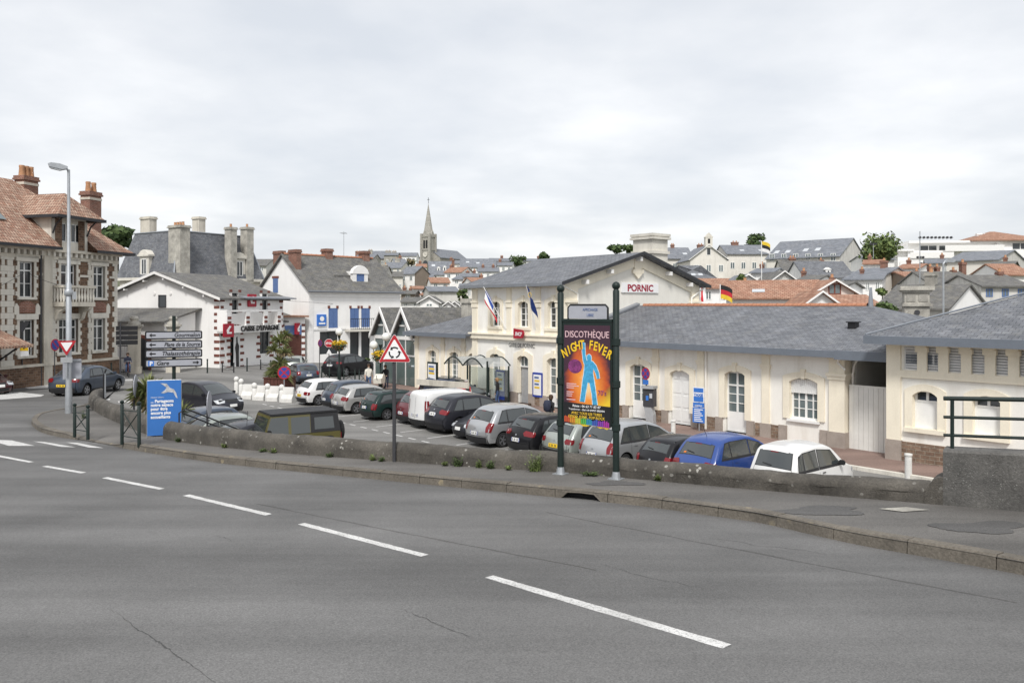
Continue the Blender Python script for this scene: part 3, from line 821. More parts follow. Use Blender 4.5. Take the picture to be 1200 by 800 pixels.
dancer(0.014, 'dancer_glow', 'poster_glow', -0.0445, -0.0428); dancer(0.0, 'dancer_figure', 'poster_cyan', -0.047, -0.0448)
for q, (x, z, w_) in enumerate(((.06, 1.62, .22), (.06, 1.575, .28), (.06, 1.53, .17), (.06, 1.44, .16), (.06, 1.395, .13), (.06, 1.35, .12), (.06, 1.27, .2))):
    mb = MB(); mb.box(px0 + x, px0 + x + w_, -0.0445, -0.0425, z, z + 0.018); mb.build('small_print', 'poster_pink', pos)
lettering("70's", 0.15, 'poster_mauve', pos, (px1 - 0.17, -0.046, 1.42), xs=0.8, name='poster_lettering')
lettering('Résas : 06 63 71 82 87', 0.075, 'sign_white', blk_, (cx_, -0.05, 1.125), xs=0.9, name='caption_line')
lettering('Transformer - Gare de SAINT-BREVIN', 0.055, 'sign_white', blk_, (cx_, -0.05, 1.055), xs=0.9, name='caption_line')
lettering('AVEC TOUS LES TUBES', 0.078, 'gold_ink', blk_, (cx_, -0.05, 0.965), xs=0.85, name='caption_line')
lettering('DISCO, FUNK, POP-ROCK', 0.085, 'gold_ink', blk_, (cx_, -0.052, 0.885), xs=0.82, name='caption_line')

# --- direction signs
P = Vector((-11.05, 26.5, 0)); P.z = zlot(P.x, P.y); k = P.y / FOC
t = thing('direction_sign', 'stack of four white direction boards with black italic lettering on one post', 'road sign', P, face(P))
mb = MB(); mb.tube([(0, 0.06, 0), (0, 0.06, CZ - P.z - 12 * k)], 0.06, 10); mb.build('post', 'dark_green_paint', t, 40)
zo = CZ - P.z + HY * k
for i, (txt, y) in enumerate((('Gourmalon', 392.5), ('Plage de la Source', 403.5), ('Thalassothérapie', 414), ('Gare', 425))):
    z = zo - y * k
    mb = MB(); mb.prism(rrect(62 * k, 9.6 * k, 0.05, cz=z), -0.03, 0.0); bd = mb.build('sign_board', 'sign_black', t)
    mb = MB(); mb.prism(rrect(59 * k, 6.6 * k, 0.03, cz=z), -0.034, -0.0305); mb.build('board_field', 'sign_grey', bd)
    s = 5.6 * k; left = -29 * k
    def arrow(x, d):
        mb = MB(); mb.prism([(x, z), (x + d * 2.6 * k, z - 2.4 * k), (x + d * 2.6 * k, z + 2.4 * k)][::(-1 if d < 0 else 1)], -0.038, -0.0345)
        xa, xb = sorted((x + d * 2.2 * k, x + d * 7 * k)); mb.box(xa, xb, -0.038, -0.0345, z - 0.75 * k, z + 0.75 * k); mb.build('arrow', 'sign_black', bd)
    if i < 3:
        arrow(left + 2.5 * k, 1); lettering(txt, 6.6 * k, 'sign_black', bd, (28.2 * k, -0.036, z - 2.1 * k), shear=0.25, align='RIGHT', xs=(0.92, 0.80, 0.92)[i], bold=0.003)
    else:
        arrow(27.5 * k, -1); lettering(txt, 6.6 * k, 'sign_black', bd, (-19 * k, -0.036, z - 2.1 * k), shear=0.25, align='LEFT', bold=0.003)
        mb = MB(); mb.box(left + 1.5 * k, left + 7.5 * k, -0.038, -0.0345, z - 3 * k, z + 3 * k); mb.build('parking_symbol', 'taxi_blue', bd)
        lettering('P', 6.5 * k, 'sign_white', bd, (left + 4.5 * k, -0.041, z - 2.3 * k), bold=0.006)
# --- blue banner
P = on_road(192.5, 515, SW); P.y += 0.75; P.x = (192.5 - HX) / FOC * P.y; P.z = zroad(P.y) + SW; k = P.y / FOC
t = thing('blue_banner', 'blue fabric banner with white gull and white text at stair opening', 'banner', P, face(P, R(-4)))
mb = MB(); mb.box(-18.3 * k, 18.3 * k, -0.008, 0.008, 0.05, 66 * k); bn = mb.build('banner_cloth', 'banner_blue', t)
for x in (-18.4, 18.4):
    mb = MB(); mb.tube([(x * k, 0.02, 0), (x * k, 0.02, 66.5 * k)], 0.014, 6); mb.build('upright', 'galvanised', t)
mb = MB(); mb.tube([(-18.4 * k, 0.02, 66.3 * k), (18.4 * k, 0.02, 66.3 * k)], 0.014, 6); mb.build('top_rod', 'galvanised', t)
mat('gull_grey', (0.50, 0.51, 0.53), 0.6, 0.35, 9)
g = [(-4.5, 63), (2.5, 62.5), (6.5, 57), (10.5, 55.5), (13, 51), (14.6, 44.5), (12.6, 46), (10, 51.5), (4, 52.5), (-0.5, 51), (-3.5, 51.8), (0.5, 54.5), (2.5, 57.5), (-1, 60.8)]
mb = MB(); mb.prism([(x * k, z * k) for x, z in g][::-1], -0.013, -0.0085); mb.build('gull_print', 'gull_grey', bn)
for txt, y, s in (('... Partageons', 43.5, 5.0), ('notre espace', 39, 5.0), ('pour être', 34.5, 5.0), ('encore plus', 29.8, 5.0), ('accueillants', 25, 5.0)):
    lettering(txt, s * k, 'sign_white', bn, (-14.5 * k, -0.012, (y - 3) * k), align='LEFT', xs=0.92, bold=0.004)
lettering('Habitants, visiteurs...', 1.9 * k, 'sign_white', bn, (-14.5 * k, -0.012, 46 * k), align='LEFT', xs=0.92)
# --- stair opening: steps and handrails
P = on_road(186, 514, SW); nd = Vector((0.6, 0.8, 0)); td = Vector((0.8, -0.6, 0))
stz = zroad(P.y) + SW
st = tag(thing('stairs', 'concrete steps with dark handrails going down through the wall opening', 'stairs', (P.x, P.y, 0), math.atan2(td.y, td.x)))
for q in range(5):
    mb = MB(); mb.box(-0.6, 0.6, 0.9 + q * 0.30, 0.9 + (q + 1) * 0.30, -0.2, stz - 0.01 - (q + 1) * stz / 6); mb.build('step', 'block_concrete', st)
mb = MB(); mb.box(-0.6, 0.6, -0.02, 0.9, -0.2, stz - 0.012); mb.build('landing', 'walk_asphalt', st)
for x in (-0.55, 0.62):
    mb = MB(); mb.tube([(x, 0.25, stz), (x, 0.25, stz + 0.75), (x, 0.45, stz + 0.85), (x, 2.4, stz - 0.05), (x, 2.5, stz - 0.25), (x, 2.5, 0)], 0.022, 8); mb.build('handrail', 'black_paint', st, 40)
    mb = MB(); mb.tube([(x, 0.25, stz + 0.3), (x, 2.5, stz - 0.6)], 0.016, 8); mb.build('handrail', 'black_paint', st, 40)
# --- street lamp with give way sign
P = on_road(80.5, 484, SW); k = P.y / FOC
t = thing('street_lamp', 'tall pale grey steel street lamp with small hooded head above roundabout', 'street lamp', P, face(P))
H = 285 * k
mb = MB(); mb.lathe([(0.13, 0), (0.12, 0.9), (0.105, 1.0), (0.10, 5.0), (0.07, 5.05), (0.05, H)], 14); mb.build('pole', 'galvanised', t, 40)
mb = MB(); mb.lathe([(0.14, 4.55), (0.155, 4.57), (0.155, 4.75), (0.14, 4.77)], 14); mb.box(0.12, 0.26, -0.08, 0.08, 4.4, 4.7); mb.build('bracket', 'galvanised', t, 40)
mb = MB(); mb.tube([(0, 0, H - 0.1), (-0.05, 0, H + 0.02), (-0.2, 0, H + 0.06)], 0.04, 8); mb.build('arm', 'galvanised', t, 40)
mb = MB(); mb.prism([(-0.70, H + 0.17), (-0.66, H + 0.06), (-0.2, H - 0.02), (-0.05, H + 0.02), (-0.03, H + 0.11), (-0.3, H + 0.2), (-0.6, H + 0.22)], -0.13, 0.13); lh = mb.build('lamp_head', 'galvanised', t)
mb = MB(); mb.prism([(-0.66, H + 0.05), (-0.60, H + 0.0), (-0.3, H - 0.06), (-0.2, H - 0.025)], -0.1, 0.1); mb.build('lens', 'lamp_clear', lh)
mb = MB(); mb.box(-0.3, -0.28, -0.01, 0.01, 0.1, 0.2); 
t2 = thing('give_way_sign', 'red and white upside-down triangle give way sign on lamp pole', 'road sign', P + Vector((0.02, -0.19, 0)), face(P))
W = 20.5 * k; Z0 = (484 - 416.5) * k
mb = MB(); mb.prism(rtri(W, 0.03, True, Z0), -0.03, -0.01); pl = mb.build('sign_plate', 'sign_red', t2)
mb = MB(); mb.prism(rtri(W * 0.62, 0.02, True, Z0 + W * 0.235), -0.034, -0.0305); mb.build('sign_field', 'sign_white', pl)
mb = MB(); mb.box(-0.2, 0.2, -0.03, -0.01, Z0 - 0.26, Z0 - 0.05); mb.build('plaque', 'grey_paint', t2)
mb = MB(); mb.box(-0.03, 0.03, -0.01, 0.06, Z0 - 0.8, Z0 + 0.5); mb.build('clamp', 'galvanised', t2)
t3 = thing('blank_panel', 'blank pale rectangular panel strapped to the lamp pole below give way sign', 'sign panel', P + Vector((0.03, 0.19, 0)), face(P))
mb = MB(); mb.prism(rrect(19.5 * k, 24 * k, 0.03, cz=(484 - 433) * k), 0.0, 0.02); mb.build('panel', 'sign_grey', t3)
mb = MB(); mb.box(-0.3, 0.3, -0.05, 0.0, 1.3, 1.35); mb.box(-0.3, 0.3, -0.05, 0.0, 2.0, 2.05); mb.build('strap', 'galvanised', t3)

# --- cross barriers at the crossing
def cross_barrier(pa, pb, hpx, onf, label, group=None, mt='dark_green_paint'):
    A, B = onf(*pa), onf(*pb)
    d = Vector((B.x - A.x, B.y - A.y)); w = d.length; h = hpx * A.y / FOC
    t = thing('cross_barrier', label, 'barrier', A, math.atan2(d.y, d.x), group)
    dz = B.z - A.z
    for x, z in ((0, 0), (w, dz)):
        mb = MB(); mb.lathe([(0.045, z - 0.05), (0.045, z + h - 0.1), (0.03, z + h - 0.08), (0.055, z + h - 0.05), (0.055, z + h - 0.01), (0.01, z + h + 0.02)], 10, (x, 0, 0)); mb.build('post', mt, t, 40)
    for a, b in (((0, 0, 0.18), (w, 0, dz + h - 0.25)), ((0, 0.0, h - 0.25), (w, 0.0, dz + 0.18)), ((0, 0, 0.18), (w, 0, dz + 0.18)), ((0, 0, h - 0.25), (w, 0, dz + h - 0.25))):
        mb = MB(); mb.tube([a, b], 0.014, 6); mb.build('brace', mt, t, 40)
    return t
cross_barrier((87.5, 510), (103, 513), 37, onp, 'dark green cross-braced pedestrian barrier nearest the lamp post')
cross_barrier((143, 518.5), (163, 521.5), 49, onp, 'dark green cross-braced pedestrian barrier in front of blue banner')
# --- hoop post and two round mirrors seen from the edge behind the wall
def edge_sign(px, ytop, ybot, Y, dia, label, tilt=0.05):
    P = Vector(((px - HX) / FOC * Y, Y, 0)); P.z = zlot(P.x, P.y) - 0.02; k = Y / FOC
    t = thing('round_sign', label, 'road sign', P, face(P, R(80)))
    ht = CZ - P.z - (ytop - HY) * k
    mb = MB(); mb.tube([(0, 0, 0), (0, 0, ht - 0.1)], 0.035, 8); mb.build('post', 'dark_metal', t, 40)
    mb = MB(); disc(mb, dia / 2, -0.07, -0.05, 24, 0, ht - dia / 2); mb.build('sign_disc', 'sign_grey', t)
    mb = MB(); mb.box(-0.05, 0.05, -0.05, 0.02, ht - dia * 0.7, ht - dia * 0.65); mb.box(-0.05, 0.05, -0.05, 0.02, ht - dia * 0.3, ht - dia * 0.25); mb.build('clamp', 'galvanised', t)
    return t
edge_sign(157, 439, 485, 30, 0.85, 'round road sign seen edge-on on dark post behind curved wall')
edge_sign(243, 458, 500, 26.2, 0.85, 'round road sign seen edge-on among parked cars behind long wall')
P = on_road(110, 478, SW)
t = thing('hooped_post', 'slim dark post with hooked grey top beside the curved wall', 'post', P + Vector((0.1, 0.6, 0)), 0.4)
k = P.y / FOC
mb = MB(); mb.tube([(0, 0, 0), (0, 0, 36 * k), (0.04, 0, 40 * k), (0.1, 0, 44 * k)], 0.03, 8); mb.build('post', 'black_paint', t, 40)
mb = MB(); mb.tube([(0.06, 0, 10 * k), (0.06, 0, 37 * k), (0.02, 0, 40 * k)], 0.03, 6); mb.build('hook', 'galvanised', t, 40)

def round_sign(P, h, dia, label, kind='nostop', pole='galvanised', turn=0.0, group=None):
    t = thing('no_parking_sign' if kind != 'stop' else 'stop_sign', label, 'road sign', P, face(P, turn), group)
    mb = MB(); mb.tube([(0, 0, 0), (0, 0, h + dia * 0.45)], 0.03, 8); mb.build('post', pole, t, 40)
    r = dia / 2
    if kind == 'stop':
        oct_ = lambda r: [(r * math.cos(PI / 8 + PI / 4 * k), h + r * math.sin(PI / 8 + PI / 4 * k)) for k in range(8)]
        mb = MB(); mb.prism(oct_(r * 1.08), -0.05, -0.035); pl = mb.build('sign_plate', 'sign_white', t)
        mb = MB(); mb.prism(oct_(r), -0.055, -0.0505); mb.build('sign_field', 'sign_red', pl)
        lettering('STOP', dia * 0.34, 'sign_white', pl, (0, -0.06, h - dia * 0.12), xs=0.95, bold=0.008)
        return t
    mb = MB(); disc(mb, r, -0.05, -0.035, 24, 0, h); pl = mb.build('sign_plate', 'sign_red', t)
    mb = MB(); disc(mb, r * 0.8, -0.055, -0.0505, 24, 0, h); mb.build('sign_field', 'sign_blue', pl)
    for a in ((PI / 4, -PI / 4) if kind == 'nostop' else (-PI / 4,)):
        mb = MB(); c, s = math.cos(a), math.sin(a); q = r * 0.8; w = r * 0.1
        mb.prism([(-q * c + w * s, h - q * s - w * c), (q * c + w * s, h + q * s - w * c), (q * c - w * s, h + q * s + w * c), (-q * c - w * s, h - q * s + w * c)], -0.0575 - 0.002 * (a > 0), -0.0555); mb.build('sign_bar', 'sign_red', pl)
    return t
P = on_lot(333, 463); k = P.y / FOC
round_sign(P, (463 - 436.5) * k, 15 * k, 'blue and red no stopping sign on grey pole beside the timber planter')
P = at(374.5, 430, 62); P.z = 0
round_sign(P, CZ - (402 - HY) / FOC * 62, 0.55, 'blue and red round sign on slim post beside the stop sign', turn=R(55), pole='dark_metal')
P = at(385.5, 430, 58); P.z = 0
s_ = round_sign(P, CZ - (402 - HY) / FOC * 58, 0.60, 'red octagonal stop sign above a small white triangle plate', 'stop', pole='dark_metal')
mb = MB(); mb.prism(rtri(0.42, 0.03, cz=1.75), -0.05, -0.035); mb.build('small_triangle', 'sign_white', s_)
P = at(64, 448, 47); P.z = zroad(47)
round_sign(P, CZ - P.z - (404 - HY) / FOC * 47, 0.7, 'blue and red round sign standing in front of the brick house', 'no', turn=R(50), pole='dark_metal')

# --- globe lamps with flower baskets
mat('flower_yellow', (0.75, 0.48, 0.02), 0.8, 0.2, 9); mat('flower_orange', (0.62, 0.20, 0.03), 0.8, 0.2, 9); mat('leaf_dark', (0.05, 0.085, 0.03), 0.8, 0.3, 6)
mat('leaf_mid', (0.085, 0.13, 0.04), 0.75, 0.3, 6); mat('leaf_light', (0.15, 0.20, 0.06), 0.75, 0.3, 6); mat('leaf_dry', (0.26, 0.21, 0.12), 0.85, 0.25, 6)
def leafball(mb, c, r, n, size, rnd, mi=0, squash=1.0):
    for _ in range(n):
        d = Vector((rnd.gauss(0, 1), rnd.gauss(0, 1), rnd.gauss(0, 1))).normalized()
        p = Vector(c) + Vector((d.x * r[0], d.y * r[1], d.z * r[2])) * (0.35 + 0.65 * rnd.random() ** 0.5)
        a = Vector((rnd.gauss(0, 1), rnd.gauss(0, 1), rnd.gauss(0, 0.6))).normalized()
        b = a.cross(d if abs(a.dot(d)) < 0.95 else Vector((0, 0, 1))).normalized()
        s = size * rnd.uniform(0.6, 1.3)
        mb.add([p - a * s, p + b * s * 0.55, p + a * s, p - b * s * 0.55], [(0, 1, 2, 3)], mi)
def globe_lamp(px, ybase, yglobe, Y, label, twin=False):
    P = at(px, ybase, Y); P.z = 0; zg = CZ - (yglobe - HY) / FOC * Y; rnd = random.Random(int(px))
    t = thing('globe_lamp', label, 'street lamp', P, face(P))
    mb = MB(); mb.lathe([(0.13, 0), (0.13, 0.7), (0.06, 0.85), (0.05, zg - 0.5), (0.08, zg - 0.4), (0.12, zg - 0.22)], 12); mb.build('post', 'dark_green_paint', t, 40)
    for x in ((-0.42, 0.32) if twin else (0,)):
        dz = 0 if not twin else (-0.25 if x < 0 else 0.25)
        mb = MB(); mb.lathe([(0.02, zg + dz - 0.26)] + [(0.26 * math.sin(a), zg + dz - 0.26 * math.cos(a)) for a in [PI * q / 9 for q in range(1, 9)]] + [(0.02, zg + dz + 0.26)], 16, (x, 0, 0)); mb.build('globe', 'globe', t, True)
        if twin: mb = MB(); mb.tube([(0, 0, zg - 0.7), (x, 0, zg + dz - 0.5), (x, 0, zg + dz - 0.22)], 0.03, 6); mb.build('bracket', 'dark_green_paint', t)
    mb = MB(); mb.lathe([(0.1, zg - 1.35), (0.42, zg - 1.0), (0.44, zg - 0.95)], 14, (0, -0.08, 0)); mb.build('basket', 'dark_metal', t)
    mb = MB(); leafball(mb, (0, -0.08, zg - 0.95), (0.58, 0.5, 0.42), 260, 0.075, rnd); mb.build('foliage', 'leaf_mid', t)
    mb = MB(); leafball(mb, (0, -0.1, zg - 0.78), (0.60, 0.52, 0.25), 320, 0.07, rnd); mb.build('blossom', 'flower_yellow', t)
    mb = MB(); leafball(mb, (0.05, -0.1, zg - 1.0), (0.6, 0.5, 0.35), 90, 0.055, rnd); mb.build('blossom', 'flower_orange', t)
globe_lamp(397.5, 445, 389, 57, 'single white globe lamp with yellow flower basket in front of white house')
globe_lamp(446, 446, 399.5, 50, 'twin white globe lamp with yellow flowers before the glass hall', True)

# --- forecourt railings and posts (dark green) by the stop sign
gp = 'cross-braced railings in front of the white house'
for a, b, w_ in (((377, 447), (386, 448), 'below the stop sign'), ((403, 449), (416, 450), 'in front of the black off-roader'), ((421, 451), (431, 452), 'beside the person in white shirt')):
    cross_barrier(a, b, 18, on_lot, 'dark green cross-braced railing ' + w_, gp)
for a, b, w_ in (((260.5, 436), (274, 436.5), 'bank door'), ((305.5, 433), (317, 433.5), 'bank window')):
    cross_barrier(a, b, 11.5, on_lot, 'low black cross-braced railing before the ' + w_, 'bank pavement railings', 'black_paint')
def bollard(P, h, r, mt, label, group=None, cap=True):
    t = thing('bollard', label, 'bollard', P, 0, group)
    mb = MB(); mb.lathe([(r, 0), (r, h * 0.86), (r * 0.7, h * 0.88)] + ([(r * 0.7, h * 0.9), (r * 1.15, h * 0.91), (r * 1.15, h * 0.98), (r * 0.3, h)] if cap else [(r * .3, h)]), 12); mb.build('body', mt, t, 40)
    return t
for px, py, h, w_ in ((243, 437, 1.0, 'in front of the bank gable'), (289.5, 435, 1.0, 'before the bank entrance'), (16.5, 446, 1.1, 'below the tiled porch'), (39, 446, 1.1, 'before the brick house window'), (130.5, 443, 1.0, 'at the brick house corner')):
    bollard(on_lot(px, py) if px > 100 else on_road(px, py), h, 0.05, 'dark_green_paint', 'slim dark green street bollard ' + w_, 'slim dark bollards')

# --- white plastic barriers and posts round the planter
gp = 'white traffic barriers'
def jersey(P, rz, l):
    t = thing('jersey_barrier', 'low white plastic traffic barrier in the line beside the planter', 'barrier', P, rz, gp)
    mb = MB(); rr = []
    for x in (-l / 2, -l / 2 + 0.06, l / 2 - 0.06, l / 2):
        e = 0.0 if abs(x) < l / 2 - 0.01 else 0.04
        rr.append([(x, -0.28 + e, 0), (x, -0.28 + e, 0.2), (x, -0.12 + e, 0.42), (x, -0.09 + e, 0.80 - e), (x, 0.09 - e, 0.80 - e), (x, 0.12 - e, 0.42), (x, 0.28 - e, 0.2), (x, 0.28 - e, 0)])
    mb.grid(rr, flip=True); mb.f += [tuple(range(8)), tuple(range(31, 23, -1))]; mb.m += [0, 0]
    mb.build('body', 'barrier_white', t)
for px, py in ((291, 467), (305, 468.5), (321, 469.5), (338, 471)): 
    P = on_lot(px, py); jersey(P, R(-14), 0.66)
for px, py in ((298, 468.5), (313.5, 469.5), (330, 470.8), (282.5, 463), (277, 460)):
    t = thing('white_post', 'rounded white plastic post between the white traffic barriers', 'bollard', on_lot(px, py), 0, 'white plastic posts')
    mb = MB(); mb.lathe([(0.13, 0), (0.12, 0.6), (0.08, 0.64), (0.13, 0.72), (0.15, 0.80), (0.12, 0.90), (0.03, 0.95)], 12); mb.build('body', 'barrier_white', t, 50)

# --- cordylines
def cordyline(P, h, heads, label, planter, seed, name='cordyline_palm', low=0.3):
    rnd = random.Random(seed)
    t = thing(name, label, 'palm', P, 0)
    zb = 0.75 if planter else 0.0
    mb = MB(); mb.tube([(0, 0, zb), (0.05, 0, zb + h * 0.35), (0.0, 0.05, h * 0.8)], [0.11, 0.09, 0.06], 8); mb.build('trunk', 'bark', t, True)
    green, dry = MB(), MB()
    for (hx, hy, hz, r, n) in heads:
        for q in range(n):
            az = rnd.random() * 2 * PI; el = rnd.uniform(-0.5, 1.35)
            l = r * rnd.uniform(0.75, 1.1); d = Vector((math.cos(az) * math.cos(el), math.sin(az) * math.cos(el), math.sin(el)))
            side = d.cross(Vector((0, 0, 1))).normalized() * 0.045
            p0 = Vector((hx, hy, hz)); p1 = p0 + d * l * 0.55; p2 = p0 + d * l + Vector((0, 0, -l * 0.30 * math.cos(el)))
            (dry if el < low - 0.35 and rnd.random() < 0.75 else green).add([p0 - side * 0.5, p0 + side * 0.5, p1 + side, p2, p1 - side], [(0, 1, 2, 3, 4)])
    green.build('crown', 'leaf_sword', t); dry.build('dry_leaves', 'leaf_dry', t)
    if planter:
        tp = thing('planter', 'square dark red-brown slatted timber planter under the tall cordyline', 'planter', P, R(-12))
        for k_ in range(6):
            for (x0_, x1_, y0_, y1_) in ((-0.68 + k_ * 0.228, -0.68 + k_ * 0.228 + 0.2, -0.70, -0.66), (-0.70, -0.66, -0.68 + k_ * 0.228, -0.68 + k_ * 0.228 + 0.2), (0.66, 0.70, -0.68 + k_ * 0.228, -0.68 + k_ * 0.228 + 0.2)):
                mb = MB(); mb.box(x0_, x1_, y0_, y1_, 0.05, 0.80); mb.build('slat', 'planter_wood', tp)
        mb = MB(); mb.box(-0.66, 0.66, -0.66, 0.66, 0.02, 0.74); mb.build('soil_box', 'bark', tp)
        mb = MB(); mb.box(-0.74, 0.74, -0.74, -0.64, 0.80, 0.86); mb.box(-0.74, -0.64, -0.64, 0.74, 0.80, 0.86); mb.box(0.64, 0.74, -0.64, 0.74, 0.80, 0.86); mb.build('rim', 'planter_wood', tp)
mat('leaf_sword', (0.20, 0.225, 0.085), 0.6, 0.25, 6); mat('planter_wood', (0.10, 0.035, 0.025), 0.7, 0.2, 5)
P = on_lot(328, 458)
cordyline(P, 2.6, [(0, 0, 3.05, 0.75, 70), (0.35, 0.1, 3.35, 0.55, 55), (-0.3, -0.1, 2.5, 0.65, 60), (0.35, -0.2, 2.35, 0.6, 55), (0, 0, 1.7, 0.75, 80), (-0.15, 0.1, 1.15, 0.9, 90), (0.2, -0.2, 0.95, 0.85, 80)], 'tall cordyline palm with several leaf heads growing in the planter', True, 3)
P = Vector((-13.7, 30.5, 0)); P.z = zlot(P.x, P.y)
cordyline(P, 1.9, [(0, 0, 1.95, 0.85, 120), (0.1, 0, 1.5, 0.8, 70), (1.15, 0.2, 1.0, 0.8, 60)], 'small spiky cordyline palm behind the blue banner', False, 5)

# --- weeds along the wall foot
def weed(px, py, h, w, n, label, seed, group='weeds along the low wall', flower=False):
    rnd = random.Random(seed); P = on_road(px, py, SW); k = P.y / FOC; h *= k; w *= k
    t = MB()
    for q in range(n):
        b = Vector((rnd.uniform(-w, w) * 0.35, rnd.uniform(-0.06, 0.05), 0)); hh = h * rnd.uniform(0.35, 1.0)
        lean = Vector((rnd.uniform(-1, 1) * w * 0.6, rnd.uniform(-0.12, 0.06), hh))
        for s in range(7):
            f = (s + 1) / 7; p = b + Vector((lean.x * f * f, lean.y * f, lean.z * f))
            az = rnd.random() * 2 * PI; l = rnd.uniform(0.03, 0.075) * (1.2 - 0.5 * f)
            d = Vector((math.cos(az), math.sin(az), rnd.uniform(0, 0.7))).normalized(); sd_ = d.cross(Vector((0, 0, 1))).normalized()
            t.add([p, p + d * l * 0.5 + sd_ * l * 0.28, p + d * l, p + d * l * 0.5 - sd_ * l * 0.28], [(0, 1, 2, 3)], 1 if flower and s == 6 else 0)
        t.add([b + Vector((0.006, 0, 0)), b - Vector((0.006, 0, 0)), b + lean], [(0, 1, 2)], 0)
    o = t.build('weed', ['leaf_light' if seed % 2 else 'leaf_mid', 'flower_yellow'], None, loc=P)
    tag(o, label, 'weed', group)
weed(627, 552, 24, 17, 38, 'tallest bushy green weed at the foot of the low wall beside poster stand', 1)
weed(1045, 583, 14, 9, 26, 'yellowish green weed tuft where the low wall meets the concrete block', 2)
weed(345, 530, 18, 6, 12, 'tall thin weed with yellow flowers against the low wall', 3, flower=True)
for i, (px, py, h, w) in enumerate(((537, 546, 14, 11), (561, 547.5, 10, 6), (574, 548.5, 9, 11), (596, 550, 6, 5), (209, 517.5, 7, 7), (263, 524, 5, 7), (308, 529, 4, 8), (320, 530, 5, 8), (386, 535, 5, 8), (436, 539, 7, 5), (447, 540, 6, 6), (521, 545, 6, 4), (690, 557, 6, 20), (771, 563, 9, 6), (98, 490, 10, 8))):
    weed(px, py, h, w, 12 + int(w), {8: 'low green weed at the wall end next to the stair opening', 16: 'spreading low weed between the poster stand posts', 17: 'small green weed at the wall below the bright blue car', 18: 'green weed behind the barrier at the curved wall'}.get(i + 4, 'small green weed growing in the joint under the low wall'), 10 + i)

# ================================================================== BUILDINGS: helpers
class Frame:
    """a building's own axes: x along its front (left to right seen from outside), y into it"""
    def __init__(s, X, Y, ux, uy, z=0.0):
        l = math.hypot(ux, uy); s.o = Vector((X, Y, z)); s.u = Vector((ux / l, uy / l, 0)); s.n = Vector((-uy / l, ux / l, 0)); s.rz = math.atan2(uy, ux)
    def lx(s, px, yo=0.0):
        u = (px - HX) / FOC; o = s.o + s.n * yo
        return (u * o.y - o.x) / (s.u.x - u * s.u.y)
    def ly(s, px, xo=0.0):
        u = (px - HX) / FOC; o = s.o + s.u * xo
        return (u * o.y - o.x) / (s.n.x - u * s.n.y)
    def lz(s, x, y, py):
        p = s.o + s.u * x + s.n * y
        return CZ - (py - HY) / FOC * p.y - s.o.z
    def pt(s, x, y, z=0.0): return s.o + s.u * x + s.n * y + Vector((0, 0, z))
def wall_face(mb, x0, x1, z0, z1, ops, reveal=0.2, mi=0, y=0.0):
    """front wall at y with real openings"""
    xs = sorted({x0, x1} | {v for o in ops for v in o[:2] if x0 < v < x1}); zs = sorted({z0, z1} | {v for o in ops for v in o[2:4] if z0 < v < z1})
    for i in range(len(xs) - 1):
        for j in range(len(zs) - 1):
            cx, cz = (xs[i] + xs[i + 1]) / 2, (zs[j] + zs[j + 1]) / 2
            if any(o[0] < cx < o[1] and o[2] < cz < o[3] for o in ops): continue
            mb.add([(xs[i], y, zs[j]), (xs[i + 1], y, zs[j]), (xs[i + 1], y, zs[j + 1]), (xs[i], y, zs[j + 1])], [(0, 1, 2, 3)], mi)
    for a, b, c, d in [o[:4] for o in ops]:
        r = y + reveal
        mb.add([(a, y, c), (a, r, c), (a, r, d), (a, y, d)], [(0, 1, 2, 3)][::1], mi)
        mb.add([(b, y, c), (b, r, c), (b, r, d), (b, y, d)], [(3, 2, 1, 0)], mi)
        mb.add([(a, y, d), (a, r, d), (b, r, d), (b, y, d)], [(0, 1, 2, 3)], mi)
        mb.add([(a, y, c), (a, r, c), (b, r, c), (b, y, c)], [(3, 2, 1, 0)], mi)
SIDE_L = Matrix.Rotation(-PI / 2, 4, 'Z')      # local (s, y) -> left gable: s runs towards -y ... outside is -x
SIDE_R = Matrix.Rotation(PI / 2, 4, 'Z')
def window(parent, xc, z0, w, h, y=0.15, cols=2, rows=3, frame='white_frame', glass='window_glass', T=None, bar=0.05, name='window', transom=0.0, panel=0.0, thick=0.05):
    """casement: frame with glazing bars, one glass sub-part; panel = solid lower part of a door"""
    mb = MB(); mb.T = T
    x0, x1, z1 = xc - w / 2, xc + w / 2, z0 + h
    f = bar * 1.3; fy = y - thick
    mb.box(x0, x0 + f, fy, y, z0, z1); mb.box(x1 - f, x1, fy, y, z0, z1); mb.box(x0 + f, x1 - f, fy, y, z1 - f, z1); mb.box(x0 + f, x1 - f, fy, y, z0, z0 + f)
    if panel: mb.box(x0 + f, x1 - f, fy + 0.012, y, z0 + f, z0 + panel)
    zb = z0 + max(panel, f)
    for i in range(1, cols):
        x = lerp(x0, x1, i / cols); q = bar * (0.8 if cols == 2 or i * 2 == cols else 0.4); mb.box(x - q, x + q, fy + 0.003, y, zb, z1 - f)
    zt = z1 - f
    if transom: mb.box(x0 + f, x1 - f, fy + 0.002, y, z1 - transom - bar * .7, z1 - transom + bar * .7); zt = z1 - transom
    for j in range(1, rows):
        z = lerp(zb, zt, j / rows); mb.box(x0 + f, x1 - f, fy + 0.012, y, z - bar * 0.3, z + bar * 0.3)
    o = mb.build(name, frame, parent)
    g = MB(); g.T = T
    g.add([(x0 + f, y - 0.012, zb), (x1 - f, y - 0.012, zb), (x1 - f, y - 0.012, z1 - f), (x0 + f, y - 0.012, z1 - f)], [(0, 1, 2, 3)])
    g.build('pane', glass, o)
    return o
